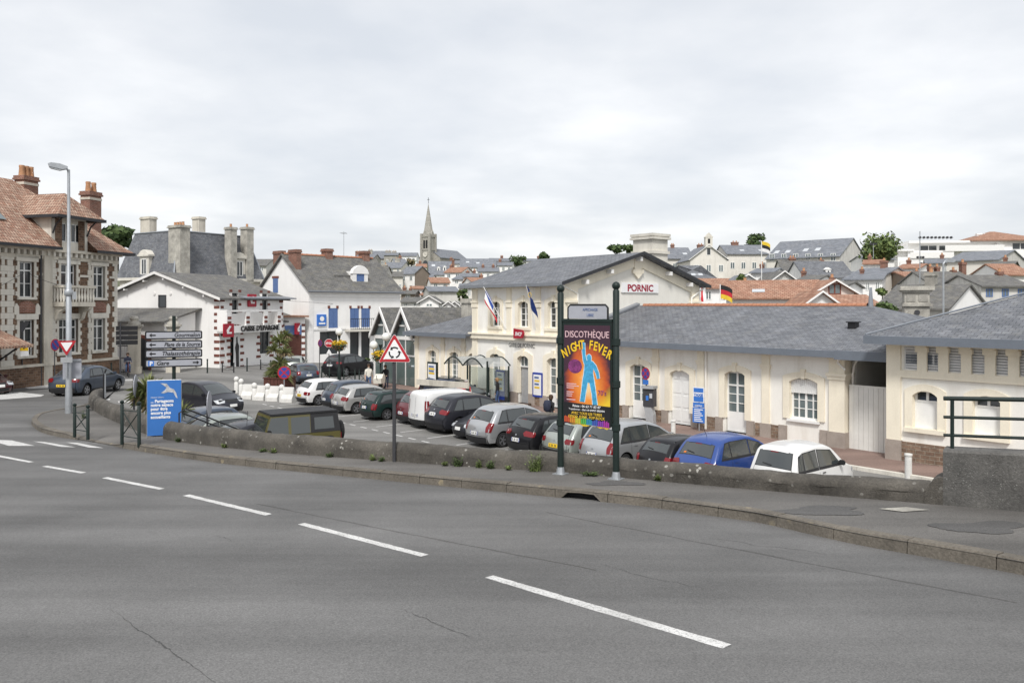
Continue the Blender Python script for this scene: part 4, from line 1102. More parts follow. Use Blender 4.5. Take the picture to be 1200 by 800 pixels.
def arch_pts(w, z0, z1, rise, n=8):
    """inner outline of an opening with a flat segmental head"""
    if rise <= 0: return [(-w / 2, z0), (-w / 2, z1), (w / 2, z1), (w / 2, z0)]
    r = (w * w / 4 + rise * rise) / (2 * rise); a = math.asin(w / 2 / r)
    return [(-w / 2, z0)] + [(r * math.sin(t), z1 + r * math.cos(t) - (r - rise)) for t in [-a + 2 * a * k / n for k in range(n + 1)]] + [(w / 2, z0)]
def surround(parent, xc, z0, z1, w, rise, band, proud, mt, reveal=0.16, key=True, T=None, sill=False, name='window_surround', y=0.0, quoin=0.0):
    mb = MB(); mb.T = T
    inn = arch_pts(w, z0, z1, rise); n = len(inn)
    out_ = arch_pts(w + 2 * band, z0, z1 + band * 0.75, rise * 1.15)
    for i in range(n - 1):
        mb.prism([(xc + inn[i + 1][0], inn[i + 1][1]), (xc + inn[i][0], inn[i][1]), (xc + out_[i][0], out_[i][1]), (xc + out_[i + 1][0], out_[i + 1][1])][::-1], y - proud, y + reveal)
    if quoin:
        z = z0 + 0.1; q = 0
        while z < z1 - 0.1:
            for s in (-1, 1):
                xa = xc + s * (w / 2 + band); xb = xa + s * quoin
                mb.box(min(xa, xb), max(xa, xb), y - proud + 0.002, y + 0.02, z, z + 0.24)
            z += 0.48
    o = mb.build(name, mt, parent)
    if key:
        mb = MB(); mb.T = T; zt = z1 + rise
        mb.prism([(xc - 0.07, zt - 0.03), (xc + 0.07, zt - 0.03), (xc + 0.10, zt + band + 0.06), (xc - 0.10, zt + band + 0.06)], y - proud - 0.04, y + 0.02); mb.build('keystone', mt, o)
    if sill:
        mb = MB(); mb.T = T; mb.box(xc - w / 2 - band, xc + w / 2 + band, y - proud - 0.06, y + reveal * 0.8, z0 - 0.12, z0 + 0.02); mb.build('sill', mt, o)
    return o
def roof_x(x0, x1, y0, y1, ze, zr, hl=0.0, hr=0.0, th=0.1, mi=0, ym=None, T=None):
    """pitched roof slab, ridge along x; hl / hr hip runs at either end"""
    mb = MB(); mb.T = T
    ym = (y0 + y1) / 2 if ym is None else ym
    t = [(x0, y0, ze), (x1, y0, ze), (x1, y1, ze), (x0, y1, ze), (x0 + hl, ym, zr), (x1 - hr, ym, zr)]
    b = [(x, y, z - th) for x, y, z in t]
    fs = [(0, 1, 5, 4), (2, 3, 4, 5)]
    if hl: fs.append((3, 0, 4))
    if hr: fs.append((1, 2, 5))
    loop = [0, 1] + ([2] if hr else [5, 2]) + [3] + ([] if hl else [4])
    fs2 = [tuple(i + 6 for i in f[::-1]) for f in fs]
    rim = [(loop[i] + 6, loop[(i + 1) % len(loop)] + 6, loop[(i + 1) % len(loop)], loop[i]) for i in range(len(loop))]
    mb.add(t + b, fs + fs2 + rim, mi)
    return mb
def gable_wall(mb, y0, y1, z0, ze, zr, x, mi=0, flip=False, ym=None):
    ym = (y0 + y1) / 2 if ym is None else ym
    f = (0, 1, 2, 3, 4)
    mb.add([(x, y0, z0), (x, y1, z0), (x, y1, ze), (x, ym, zr), (x, y0, ze)], [f if flip else f[::-1]], mi)
def ridge_tiles(parent, x0, x1, y, z, mt='clay_ridge', l=0.42, r=0.13, stuff_after=120):
    """half-round ridge tiles, each a piece"""
    n = int((x1 - x0) / l); me = None
    for i in range(n):
        if me is None:
            mb = MB(); rr = []
            for x, q in ((0, r), (l * 0.86, r * 0.92), (l * 0.87, r * 1.06), (l, r * 1.06)):
                rr.append([(x, -q * math.cos(a), q * math.sin(a) - 0.05) for a in [PI * k / 6 for k in range(7)]])
            mb.grid(rr, flip=True); me = mb.mesh('ridge_tile', mt, 40)
        put('ridge_tile', me, parent, (x0 + i * l, y, z))
def chimney(parent, x, y, z0, z1, wx, wy, mt='old_stone', pots=2, cap=True, potm='clay_pot', capm=None, poth=0.45):
    mb = MB(); mb.box(x - wx / 2, x + wx / 2, y - wy / 2, y + wy / 2, z0, z1); c = mb.build('chimney', mt, parent)
    if cap:
        mb = MB(); e = min(wx, wy) * 0.09 + 0.02
        mb.box(x - wx / 2 - e, x + wx / 2 + e, y - wy / 2 - e, y + wy / 2 + e, z1 - 0.22, z1 - 0.1); mb.box(x - wx / 2 - e * .5, x + wx / 2 + e * .5, y - wy / 2 - e * .5, y + wy / 2 + e * .5, z1 - 0.1, z1 + 0.06); mb.build('chimney_cap', capm or mt, c)
    along_x = wx >= wy
    for i in range(pots):
        f = (i + 0.5) / pots - 0.5
        px, py = (x + f * wx * 0.9, y) if along_x else (x, y + f * wy * 0.9)
        mb = MB(); mb.lathe([(0.15, z1 + 0.05), (0.12, z1 + poth * 0.85), (0.14, z1 + poth * 0.9), (0.13, z1 + poth)], 8, (px, py, 0)); mb.build('chimney_pot', potm, c, 40)
    return c

# ================================================================== RAILWAY STATION
S = Frame(11.87, 29.05, 0.639, -0.769)
st = thing('railway_station', 'long cream railway station with slate roofs, arched openings and tall central hall', 'building', S.o, S.rz)
G0 = 0.10     # forecourt paving level
# forecourt paving
fp = thing('forecourt_paving', None, None, S.o, S.rz); del_ = fp
mb = MB(); mb.box(-34, 22, -2.75, 0.4, -0.3, G0); o = mb.build('forecourt_pavement', 'red_paving', None, loc=S.o, rz=S.rz); tag(o, kind='structure')
bpy.data.objects.remove(fp)
kerbme = None
for i in range(56):
    if kerbme is None:
        mb = MB(); mb.box(0.005, 0.995, -0.09, 0.09, -0.2, G0 + 0.015); kerbme = mb.mesh('kerb_stone', 'limestone_light')
    put('kerb_stone', kerbme, o, (-34 + i, -2.84, random.uniform(-0.004, 0.004)))
EA, RI = 3.46, 5.2                       # eave and ridge of the single-storey wings
def part_wall(name, mt, fn, parent=st):
    mb = MB(); fn(mb); return mb.build(name, mt, parent)
def arched(px, ztop, w, zb=G0, kind='door', rise=0.16, band=0.26, parent=st, ops=None, mt='cream_trim', plane=0.0):
    x = S.lx(px)
    ops.append((x - w / 2 - 0.04, x + w / 2 + 0.04, zb - (0.0), ztop + 0.0))
    return x
# ---- right wing
ops = []
xw = [S.lx(p) for p in (748.5, 797, 861.5, 942)]
for x, w, zb, zt in ((xw[0], 0.95, G0, 2.58), (xw[1], 1.05, G0, 2.45), (xw[2], 0.95, G0, 2.58), (xw[3], 1.15, 0.95, 2.50)):
    ops.append((x - w / 2 - 0.04, x + w / 2 + 0.04, zb, zt))
part_wall('wall', 'cream_wall', lambda m: (wall_face(m, -14.41, -0.35, 0.0, EA, ops, 0.24), m.box(-0.35, 0.0, 0.002, 0.30, 0, EA), m.box(-14.4, -0.35, 0.30, 0.34, 0.0, EA)))
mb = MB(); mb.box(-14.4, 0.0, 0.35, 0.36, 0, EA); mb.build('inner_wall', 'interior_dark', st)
for (a, b) in ((-14.4, xw[0] - 0.95), (xw[0] + 0.95, xw[1] - 0.95), (xw[1] + 0.95, xw[2] - 0.95), (xw[2] + 0.95, S.lx(898) - 0.22), (S.lx(898) + 0.22, xw[3] - 1.05), (xw[3] + 1.05, -0.55)):
    if b - a > 0.1: mb = MB(); mb.box(a, b, -0.05, 0.0, 0.02, 0.62); mb.build('stone_plinth', 'rubble_stone', st)
for x, w in zip(xw, (0.95, 1.05, 0.95, 1.15)):
    for s in (-1, 1):
        xa = x + s * (w / 2 + 0.27); mb = MB(); mb.box(xa - 0.17, xa + 0.16, -0.09, 0.02, 0.02, 0.66); mb.build('granite_base', 'granite', st)
for x, w, zb, zt, kind in zip(xw, (0.95, 1.05, 0.95, 1.15), (0.66, 0.66, 0.66, 0.95), (2.42, 2.28, 2.42, 2.34), ('g', 'b', 'g', 'w')):
    sr = surround(st, x, zb, zt - 0.0, w, 0.16, 0.27, 0.06, 'cream_trim', reveal=0.20)
    if kind == 'g': window(st, x, G0 + 0.02, w, zt + 0.1 - G0, 0.2, 2, 3, transom=0.55, panel=0.8, name='glazed_door', glass='glass_pale')
    elif kind == 'b':
        mb = MB(); mb.box(x - w / 2, x + w / 2, 0.13, 0.2, G0 + 0.02, zt + 0.14)
        for i in range(2):
            for j in range(4):
                xa = x - w / 2 + 0.06 + i * w / 2; mb.box(xa, xa + w / 2 - 0.12, 0.115, 0.13, G0 + 0.15 + j * 0.6, G0 + 0.15 + j * 0.6 + 0.48)
        mb.build('panelled_door', 'white_frame', st)
    else:
        window(st, x, zb, w, zt + 0.1 - zb, 0.2, 4, 3, transom=0.45, glass='glass_pale')
        mb = MB(); mb.box(x - w / 2, x + w / 2, 0.10, 0.14, zt - 0.42, zt + 0.1)
        for i in range(14): mb.box(x - w / 2 + i * w / 14 + 0.005, x - w / 2 + i * w / 14 + 0.05, 0.085, 0.10, zt - 0.42, zt + 0.1)
        mb.build('roller_blind', 'white_frame', st)
        mb = MB(); mb.box(x - w / 2 - 0.08, x + w / 2 + 0.08, -0.10, 0.05, zb - 0.10, zb - 0.01); mb.build('sill', 'white_frame', st)
def pilaster(x, zt, y=0.0, w=0.34, parent=st, z0=0.62):
    mb = MB(); mb.box(x - w / 2, x + w / 2, y - 0.07, y + 0.01, z0, zt); p_ = mb.build('pilaster', 'cream_trim', parent)
    mb = MB(); mb.box(x - w / 2 - 0.05, x + w / 2 + 0.05, y - 0.13, y + 0.01, zt - 0.62, zt - 0.54); mb.box(x - w / 2 - 0.03, x + w / 2 + 0.03, y - 0.10, y + 0.01, zt - 0.72, zt - 0.62); mb.build('capital', 'cream_trim', p_)
    return p_
for px in (769, 822, 898): pilaster(S.lx(px), EA)
mb = MB(); mb.box(S.lx(898) - 0.24, S.lx(898) + 0.24, -0.09, 0.0, 0.02, 0.64); mb.build('granite_base', 'granite', st)
# corner pier
mb = MB(); mb.box(-0.50, 0.10, -0.10, 0.42, 0.64, EA); cp = mb.build('corner_pier', 'cream_trim', st)
mb = MB(); mb.box(-0.58, 0.18, -0.18, 0.48, EA - 0.80, EA - 0.70); mb.box(-0.54, 0.14, -0.14, 0.45, EA - 0.92, EA - 0.80); mb.box(-0.54, 0.14, -0.14, 0.45, EA - 0.2, EA - 0.06); mb.build('capital', 'cream_trim', cp)
mb = MB(); mb.box(-0.54, 0.14, -0.14, 0.45, 0.02, 0.66); mb.build('granite_base', 'granite', st)
mb = MB(); mb.tube([(S.lx(828), -0.06, G0), (S.lx(828), -0.06, EA)], 0.05, 8); mb.build('downpipe', 'cream_wall', st, 40)
mb = MB(); mb.tube([(0.05, -0.35, EA - 0.05), (-0.1, -0.2, EA - 0.3), (0.16, -0.16, EA - 0.55)], 0.04, 8); mb.build('downpipe', 'cream_wall', st, 40)
mb = MB(); mb.tube([(0.42, 0.3, EA - 0.1), (0.25, 0.3, EA - 0.4), (0.2, 0.3, EA - 0.7), (0.2, 0.3, 1.8)], 0.04, 8); mb.build('downpipe', 'cream_wall', st, 40)
mb = roof_x(-14.42, 3.4, -0.55, 11.05, EA + 0.12, RI, 0, 5.0, 0.12); rf = mb.build('roof', 'slate', st)
mb = MB(); mb.box(-14.4, 0.0, -0.66, -0.56, EA - 0.10, EA + 0.14); mb.build('gutter', 'zinc_fascia', st)
mb = MB(); mb.box(0.0, 3.35, -0.66, -0.56, EA - 0.16, EA + 0.16); mb.box(3.42, 3.5, -0.66, 11, EA - 0.16, EA + 0.16); mb.build('gutter', 'zinc_fascia', st)
mb = MB(); mb.box(-14.4, 3.4, -0.55, 0.0, EA - 0.12, EA - 0.06); mb.build('soffit', 'white_trim', st)
ridge_tiles(rf, -13.9, -1.6, 5.25, RI + 0.03)
mb = MB(); mb.tube([(-1.6, 5.25, RI - 0.1), (-1.6, 5.25, RI + 0.35), (-1.6, 5.25, RI + 0.75)], [0.12, 0.08, 0.05], 8); mb.build('finial', 'zinc', rf, 40)
mb = MB(); mb.prism([(-14.45, 0.0), (-14.30, 0.0), (-14.30, 0.13), (-14.45, 0.13)], -0.6, 5.2)
mb = MB(); mb.add([(-14.41, -0.6, EA + 0.13), (-14.15, -0.6, EA + 0.13), (-14.15, 5.2, RI + 0.02), (-14.41, 5.2, RI + 0.02), (-14.41, -0.6, EA + 0.28), (-14.15, -0.6, EA + 0.24), (-14.15, 5.2, RI + 0.12), (-14.41, 5.2, RI + 0.16)], [(0, 1, 5, 4), (4, 5, 6, 7), (1, 2, 6, 5)]); mb.build('flashing', 'zinc', rf)
mb = MB(); xv = S.lx(1000, 2.2); zv = EA + 0.12 + (RI - EA - 0.12) * (2.75 / 5.8); mb.box(xv - 0.15, xv + 0.15, 2.05, 2.35, zv - 0.05, zv + 0.22); mb.box(xv - 0.2, xv + 0.2, 2.0, 2.4, zv + 0.2, zv + 0.24); mb.build('roof_vent', 'black_paint', rf)
# covered gateway: dark passage with back wall
mb = MB(); mb.box(0.0, 3.3, 5.0, 5.2, 0, EA); mb.box(0.03, 0.2, 0.5, 5, 0, EA); mb.build('passage_wall', 'gable_render', st)
gt = thing('timber_gate', 'white painted vertical board gate between the station and next building', 'gate', S.pt(0.14, 0.15, G0 - 0.08), S.rz)
gw = 1.95
for i in range(11):
    mb = MB(); x = i * gw / 11; mb.box(x + 0.004, x + gw / 11 - 0.004, random.uniform(-0.006, 0.004), 0.03, 0.02 + random.uniform(0, 0.03), 2.30); mb.build('board', 'white_timber', gt)
mb = MB(); mb.box(0, gw, -0.02, 0.05, 2.30, 2.36); mb.build('gate_rail', 'white_timber', gt)
mb = MB(); mb.box(0, gw, 0.032, 0.06, 0.05, 2.3); mb.build('gate_frame', 'dark_metal', gt)
# ---- central hall
HL, HR, HD, HE, HRi = -21.74, -14.41, 10.5, 6.30, 7.98
hy = -0.22
uw = [S.lx(p, hy) for p in (581, 613.5, 649)]
ops = []
for x in uw: ops.append((x - 0.49, x + 0.49, G0, 2.72)); ops.append((x - 0.44, x + 0.44, 4.05, 5.55))
def hall(m):
    wall_face(m, HL, HR, 0, HE, ops, 0.22, y=hy)
    m.box(HL, HR, hy + 0.3, hy + 0.34, 0, HE)
    gable_wall(m, hy, HD, 0, HE, HRi - 0.06, HL, ym=HD / 2)
    m.box(HL + 0.01, HR - 0.01, HD - 0.2, HD, 0, HE)
part_wall('hall_wall', 'cream_wall', hall)
mb = MB(); gable_wall(mb, hy, HD, 0, HE, HRi - 0.06, HR, flip=True, ym=HD / 2); mb.build('gable_wall', 'gable_render', st)
# gable trim: pilasters, raking bands, boss
TR = Matrix.Translation((HR, 0, 0)) @ SIDE_R       # (s, y, z): s runs into the depth, -y is outside
for q in ((hy, .75), (HD - .7, HD)): mb = MB(); mb.T = TR; mb.box(*q, -0.10, 0.0, 0, HE); mb.build('corner_strip', 'cream_trim', st)
for s in (-1, 1):
    e0 = hy if s < 0 else HD; m_ = HD / 2
    mb = MB(); mb.T = TR
    q = [(e0, HE - 0.55), (m_, HRi - 0.65), (m_, HRi - 0.05), (e0, HE + 0.03)]
    mb.prism(q if s < 0 else q[::-1], -0.08, 0.0); mb.build('raking_band', 'cream_trim', st)
mb = MB(); mb.T = TR; mb.box(HD / 2 - 0.42, HD / 2 + 0.42, -0.14, 0, HRi - 1.05, HRi - 0.85); mb.prism([(HD / 2 - 0.35, HRi - 1.05), (HD / 2, HRi - 1.35), (HD / 2 + 0.35, HRi - 1.05)], -0.13, 0); mb.box(HD / 2 - 0.28, HD / 2 + 0.28, -0.115, 0, HRi - 0.85, HRi - 0.3); mb.build('gable_boss', 'cream_trim', st)
mb = MB(); mb.T = TR
for sx_ in (0.25, HD - 0.35): mb.box(sx_ - 0.42, sx_ + 0.42, -0.2, 0, HE - 0.95, HE - 0.82); mb.prism([(sx_ - 0.3, HE - 0.95), (sx_ - 0.2, HE - 1.2), (sx_ + 0.2, HE - 1.2), (sx_ + 0.3, HE - 0.95)], -0.15, 0)
mb.build('capital', 'cream_trim', st)
for s_, z_ in ((1.1, 0.28), (2.9, 0.95), (7.6, 0.95), (9.4, 0.28), (5.14, 1.58)):
    mb = MB(); mb.T = TR; zq = HE - 0.32 + (HRi - HE) * (1 - abs(s_ - HD / 2) / (HD / 2)); mb.box(s_ - 0.09, s_ + 0.09, -0.45, 0, zq - 0.05, zq + 0.16); mb.build('purlin_end', 'white_trim', st)
ps = [S.ly(727.5, HR), S.ly(770.5, HR)]; zc = S.lz(HR, sum(ps) / 2, 337.3)
mb = MB(); mb.T = TR; mb.box(ps[0], ps[1], -0.07, -0.002, zc - 0.26, zc + 0.26); sg = mb.build('name_board', 'sign_white', st)
me = text_mesh('PORNIC', 0.50, 'lettering_red', bold=0.016, xs=1.0)
me.transform(Matrix.Diagonal(((ps[1] - ps[0]) * 0.70 / max(v.co.x for v in me.vertices) / 2, 1, 1, 1)))
put('lettering', me, sg, (HR + 0.075, (ps[0] + ps[1]) / 2, zc - 0.18), PI / 2)
mb = MB(); mb.tube([(HR + 0.25, HD + 0.2, HE - 0.1), (HR + 0.12, HD - 0.3, HE - 0.45), (HR + 0.14, HD - 0.75, HE - 0.65), (HR + 0.14, HD - 0.75, 4.5)], 0.05, 8); mb.build('downpipe', 'cream_wall', st, 40)
mb = MB(); mb.tube([(HR + 0.2, -0.5, HE - 0.05), (HR + 0.12, -0.1, HE - 0.2), (HR + 0.12, 0.7, HE - 0.5), (HR + 0.12, 0.8, 3.7)], 0.045, 8); mb.build('downpipe', 'cream_wall', st, 40)
mb = roof_x(HL - 0.55, HR + 0.5, hy - 0.45, HD + 0.5, HE + 0.03, HRi + 0.06, 0, 0, 0.10, ym=HD / 2); hr = mb.build('hall_roof', 'slate', st)
mb = MB()
for s in (-1, 1):
    e0 = (hy - 0.5) if s < 0 else HD + 0.55
    mb.add([(HR + 0.50, e0, HE - 0.11), (HR + 0.55, e0, HE - 0.11), (HR + 0.55, HD / 2, HRi - 0.08), (HR + 0.50, HD / 2, HRi - 0.08), (HR + 0.50, e0, HE + 0.06), (HR + 0.55, e0, HE + 0.06), (HR + 0.55, HD / 2, HRi + 0.10), (HR + 0.50, HD / 2, HRi + 0.10)], [(0, 1, 5, 4), (1, 2, 6, 5), (4, 5, 6, 7), (0, 3, 2, 1)])
mb.build('verge', 'dark_timber', hr)
mb = MB(); mb.box(HL - 0.55, HR + 0.5, hy - 0.53, hy - 0.46, HE - 0.13, HE + 0.03); mb.build('gutter', 'zinc', hr)
mb = MB(); mb.box(HL - 0.02, HR + 0.02, hy - 0.30, hy - 0.002, HE - 0.18, HE - 0.06); mb.build('eave_cornice', 'cream_trim', st)
# string course, quoins, pilasters of the hall
mb = MB(); mb.box(HL - 0.14, HR + 0.06, hy - 0.16, hy, 3.38, 3.62); mb.box(HL - 0.2, HR + 0.06, hy - 0.22, hy, 3.62, 3.70); mb.build('string_course', 'cream_trim', st)
for x in (HL + 0.2, HR - 0.2, (uw[0] + uw[1]) / 2, (uw[1] + uw[2]) / 2):
    w_ = 0.44 if x in (HL + 0.2, HR - 0.2) else 0.36
    mb = MB(); mb.box(x - w_ / 2, x + w_ / 2, hy - 0.06, hy, 3.7, HE - 0.18); p_ = mb.build('pilaster', 'cream_trim', st)
    mb = MB(); mb.box(x - w_ / 2 - 0.05, x + w_ / 2 + 0.05, hy - 0.13, hy, 5.35, 5.45); mb.box(x - w_ / 2 - 0.03, x + w_ / 2 + 0.03, hy - 0.1, hy, 5.1, 5.3); mb.build('capital', 'cream_trim', p_)
    if w_ > 0.4: mb = MB(); mb.box(x - w_ / 2, x + w_ / 2, hy - 0.06, hy, 0.6, 3.38); mb.build('pilaster', 'cream_trim', st)
a_ = HL
for x in sorted(uw) + [HR]:
    b_ = x - 0.95 if x != HR else HR
    if b_ - a_ > 0.1: mb = MB(); mb.box(a_, b_, hy - 0.06, hy, 0.02, 0.62); mb.build('stone_plinth', 'rubble_stone', st)
    a_ = x + 0.95
for i, x in enumerate(uw):
    surround(st, x, 0.62, 2.42, 0.9, 0.18, 0.30, 0.07, 'cream_trim', reveal=0.22, y=hy)
    for s in (-1, 1):
        xa = x + s * 0.72; mb = MB(); mb.box(xa - 0.24, xa + 0.24, hy - 0.10, hy + 0.05, 0.02, 0.66); mb.build('granite_base', 'granite', st)
    if i != 1: window(st, x, G0 + 0.02, 0.9, 2.5, hy + 0.22, 2, 3, transom=0.55, panel=0.7, name='glazed_door', glass='glass_pale')
    else:
        window(st, x, 1.98, 0.9, 0.62, hy + 0.22, 3, 1, glass='glass_pale', name='fanlight')
        mb = MB(); mb.box(x - 0.45, x + 0.45, hy + 0.25, hy + 0.28, G0, 1.98); mb.build('door_leaf', 'grey_paint', st)
    surround(st, x, 4.05, 5.28, 0.80, 0.15, 0.24, 0.06, 'cream_trim', reveal=0.2, y=hy, sill=True)
    window(st, x, 4.06, 0.8, 1.4, hy + 0.2, 2, 4, glass='window_glass')
    mb = MB(); mb.box(x - 0.62, x + 0.62, hy - 0.07, hy, 3.70, 3.95); mb.build('apron', 'cream_trim', st)
lettering('GARE DE PORNIC', 0.30, 'lettering_grey', st, ((uw[0] + uw[2]) / 2 - 0.15, hy - 0.02, 3.02), xs=0.88, bold=0.006)
# railway logo board
x = S.lx(608, -0.6); z = S.lz(x, -0.6, 391)
mb = MB(); mb.prism([(x - 0.42, z - 0.25), (x + 0.30, z - 0.22), (x + 0.42, z + 0.02), (x + 0.32, z + 0.20), (x - 0.42, z + 0.27)], -0.62, -0.56); lg = mb.build('logo_board', 'bank_red', st)
lettering('SNCF', 0.26, 'sign_white', lg, (x - 0.02, -0.625, z - 0.10), shear=0.2, xs=0.85, bold=0.006)
mb = MB(); mb.box(x - 0.05, x + 0.05, -0.58, hy, z - 0.04, z + 0.04); mb.build('logo_bracket', 'grey_paint', lg)
# hall chimney
cy = 7.2; cx0 = S.lx(742.5, cy); cx1 = S.lx(774, cy)
zt = S.lz((cx0 + cx1) / 2, cy, 276.5)
cc = chimney(st, (cx0 + cx1) / 2, cy + 0.3, HRi - 1.2, zt, (cx1 - cx0) * 0.72, 1.3, 'limestone_light', 0)
mb = MB(); xm = (cx0 + cx1) / 2; ww = (cx1 - cx0) * 0.36; mb.box(xm - ww - 0.09, xm + ww + 0.09, cy - 0.44, cy + 1.04, zt - 1.02, zt - 0.86); mb.box(xm - ww - 0.12, xm + ww + 0.12, cy - 0.47, cy + 1.07, zt - 0.05, zt + 0.1); mb.build('chimney_band', 'limestone_light', cc)
# flags on the front
def flag(name, label, px0, py0, px1, py1, stripes, drop, Yo=-1.1, w=0.55):
    xa = S.lx(px0, Yo); za = S.lz(xa, Yo, py0); xb = S.lx(px1, hy); zb_ = S.lz(xb, hy, py1)
    t = thing(name, label, 'flag', S.pt(xb, hy, zb_), S.rz)
    d = Vector((xa - xb, Yo - hy, za - zb_))
    mb = MB(); mb.tube([(0, 0, 0), tuple(d)], 0.018, 6); mb.build('pole', 'white_frame', t)
    n = len(stripes)
    for i, mt in enumerate(stripes):
        rr = []
        for q in range(4):
            f = (i + q / 3) / n
            top = d * (1.0 - 0.02) ; 
            row = []
            for j in range(7):
                v = j / 6
                base_ = Vector((0.10 + 0.30 * f + 0.09 * v, 0.10 * math.sin(5 * f + 2 * v), -f * drop - 0.05)) if True else None
                row.append(tuple(d * (1.0 - v * 0.42) + Vector((f * w * 0.5, 0.08 * math.sin(6 * f + 3 * v), -f * drop))))
            rr.append(row)
        mb = MB(); mb.grid(rr); 
        o = mb.build('cloth', mt, t, True)
mat('flag_blue', (0.03, 0.07, 0.30), 0.8, 0.08, 5); mat('flag_red', (0.50, 0.03, 0.04), 0.8, 0.08, 5); mat('flag_white', (0.72, 0.72, 0.72), 0.8, 0.05, 5); mat('flag_black', (0.02, 0.02, 0.02), 0.8, 0.05, 5); mat('flag_yellow', (0.7, 0.5, 0.04), 0.8, 0.05, 5)
flag('french_flag', 'blue white red flag hanging from slanted pole on station front', 566.5, 336, 595, 388, ['flag_blue', 'flag_white', 'flag_red'], 0.95, w=0.5)
flag('european_flag', 'blue flag with star emblem hanging from slanted pole on station front', 616.5, 334, 629, 390, ['flag_blue', 'flag_blue'], 0.75, w=1.1)
fo = [o for o in COL.objects if o.name.startswith('european_flag')][0]
cl = [c for c in fo.children if c.name.startswith('cloth')][0]
mb = MB(); c0 = cl.data.vertices[len(cl.data.vertices) // 2].co
for k_ in range(10):
    a = 2 * PI * k_ / 10; disc(mb, 0.028, c0.y - 0.06, c0.y - 0.05, 6, c0.x + 0.08 + 0.11 * math.cos(a), c0.z - 0.25 + 0.11 * math.sin(a))
mb.build('star_ring', 'yellow', fo)
# ---- left wing
LL = -28.0
lw = [S.lx(p) for p in (507, 532.5, 555.0)]
ops = [(x - 0.46, x + 0.46, 0.75, 2.55) for x in lw]
part_wall('wall', 'cream_wall', lambda m: (wall_face(m, LL, HL, 0, EA, ops, 0.24), m.box(LL, HL, 0.3, 0.34, 0, EA), m.add([(LL, 0, 0), (LL, 10, 0), (LL, 10, EA), (LL, 0, EA)], [(3, 2, 1, 0)])))
for x in lw:
    surround(st, x, 0.75, 2.35, 0.84, 0.16, 0.26, 0.06, 'cream_trim', reveal=0.2)
    window(st, x, 0.76, 0.84, 1.75, 0.2, 2, 4, transom=0.45, glass='glass_pale')
for x in ((lw[0] + lw[1]) / 2, (lw[1] + lw[2]) / 2, LL + 0.2): pilaster(x, EA, z0=0.1)
mb = roof_x(LL - 0.5, HL + 0.02, -0.55, 11.05, EA + 0.12, RI, 3.6, 0, 0.12); mb.build('roof', 'slate', st)
mb = MB(); mb.box(LL - 0.5, HL - 0.2, -0.64, -0.56, EA - 0.10, EA + 0.14); mb.build('gutter', 'zinc_fascia', st)
cxm = S.lx(549, 3.5); zt = S.lz(cxm, 3.5, 351)
chimney(st, cxm, 3.6, 3.8, zt, 0.75, 0.8, 'old_stone', 0)

# ---- glass market hall with twin gables
gh = thing('glass_hall', 'glass-fronted hall with two white-edged steep gables and old slate roof', 'building', S.pt(-33.6, 0.3, 0), S.rz)
GW = 2.68
for i in range(2):
    x0 = i * GW; xm = x0 + GW / 2
    T = Matrix.Translation((xm, 0, 0)) @ SIDE_R
    mb = roof_x(-0.35, 6.4, -GW / 2 - 0.02, GW / 2 + 0.02, 3.25, 5.08, 0, 0, 0.1, T=T); mb.build('roof', 'slate_old', gh)
    mb = MB(); h = 0.13
    for s in (-1, 1):
        q = [(xm + s * (GW / 2), 3.0), (xm + s * (GW / 2), 3.28), (xm, 5.12), (xm, 4.84)]
        mb.prism(q if s < 0 else q[::-1], -0.42, -0.34)
    mb.build('barge_board', 'white_trim', gh)
    mb = MB(); mb.box(x0 + 0.05, x0 + GW - 0.05, -0.06, 0.06, 3.0, 3.22); mb.box(xm - 0.05, xm + 0.05, -0.05, 0.05, 3.22, 4.75); mb.box(x0 + 0.1, x0 + 0.2, -0.06, 0.06, 0, 3); mb.box(x0 + GW - 0.2, x0 + GW - 0.1, -0.06, 0.06, 0, 3); mb.box(xm - 0.03, xm + 0.03, -0.05, 0.05, 0.1, 3); mb.box(x0 + 0.2, x0 + GW - 0.2, -0.05, 0.05, 1.95, 2.05); mb.box(x0 + 0.6, x0 + GW - 0.6, -0.05, 0.05, 3.85, 3.95); mb.build('glazing_frame', 'white_trim', gh)
    for a, b in ((x0 + 0.2, xm - 0.03), (xm + 0.03, x0 + GW - 0.2)):
        mb = MB(); mb.box(a, b, -0.01, 0.01, 0.1, 1.95); mb.build('pane', 'glass_green', gh); mb = MB(); mb.box(a, b, -0.01, 0.01, 2.05, 3); mb.build('pane', 'glass_green', gh)
    mb = MB(); mb.prism([(x0 + 0.1, 3.22), (x0 + GW - 0.1, 3.22), (xm, 4.95)], -0.008, 0.012); mb.build('pane', 'glass_pale', gh)
for q in ((0.06, 2 * GW - .06, 6.2, 6.4), (-0.05, 0.05, 0, 6.4), (2 * GW - 0.05, 2 * GW + 0.05, 0, 6.4)): mb = MB(); mb.box(*q, 0, 3.2); mb.build('wall', 'white_wall', gh)
mb = MB(); mb.box(0.1, 2 * GW - 0.1, -0.1, 6.3, -0.1, 0.1); mb.build('floor_slab', 'limestone', gh)
mb = MB(); mb.box(2 * GW + 0.02, 2 * GW + 0.75, -0.25, -0.19, 2.0, 3.0); mb.T = None; sb = mb.build('hanging_sign', 'sign_white', gh)
mb = MB(); disc(mb, 0.18, -0.262, -0.2505, 8, 2 * GW + 0.38, 2.6); mb.build('sign_emblem', 'sign_blue', sb)

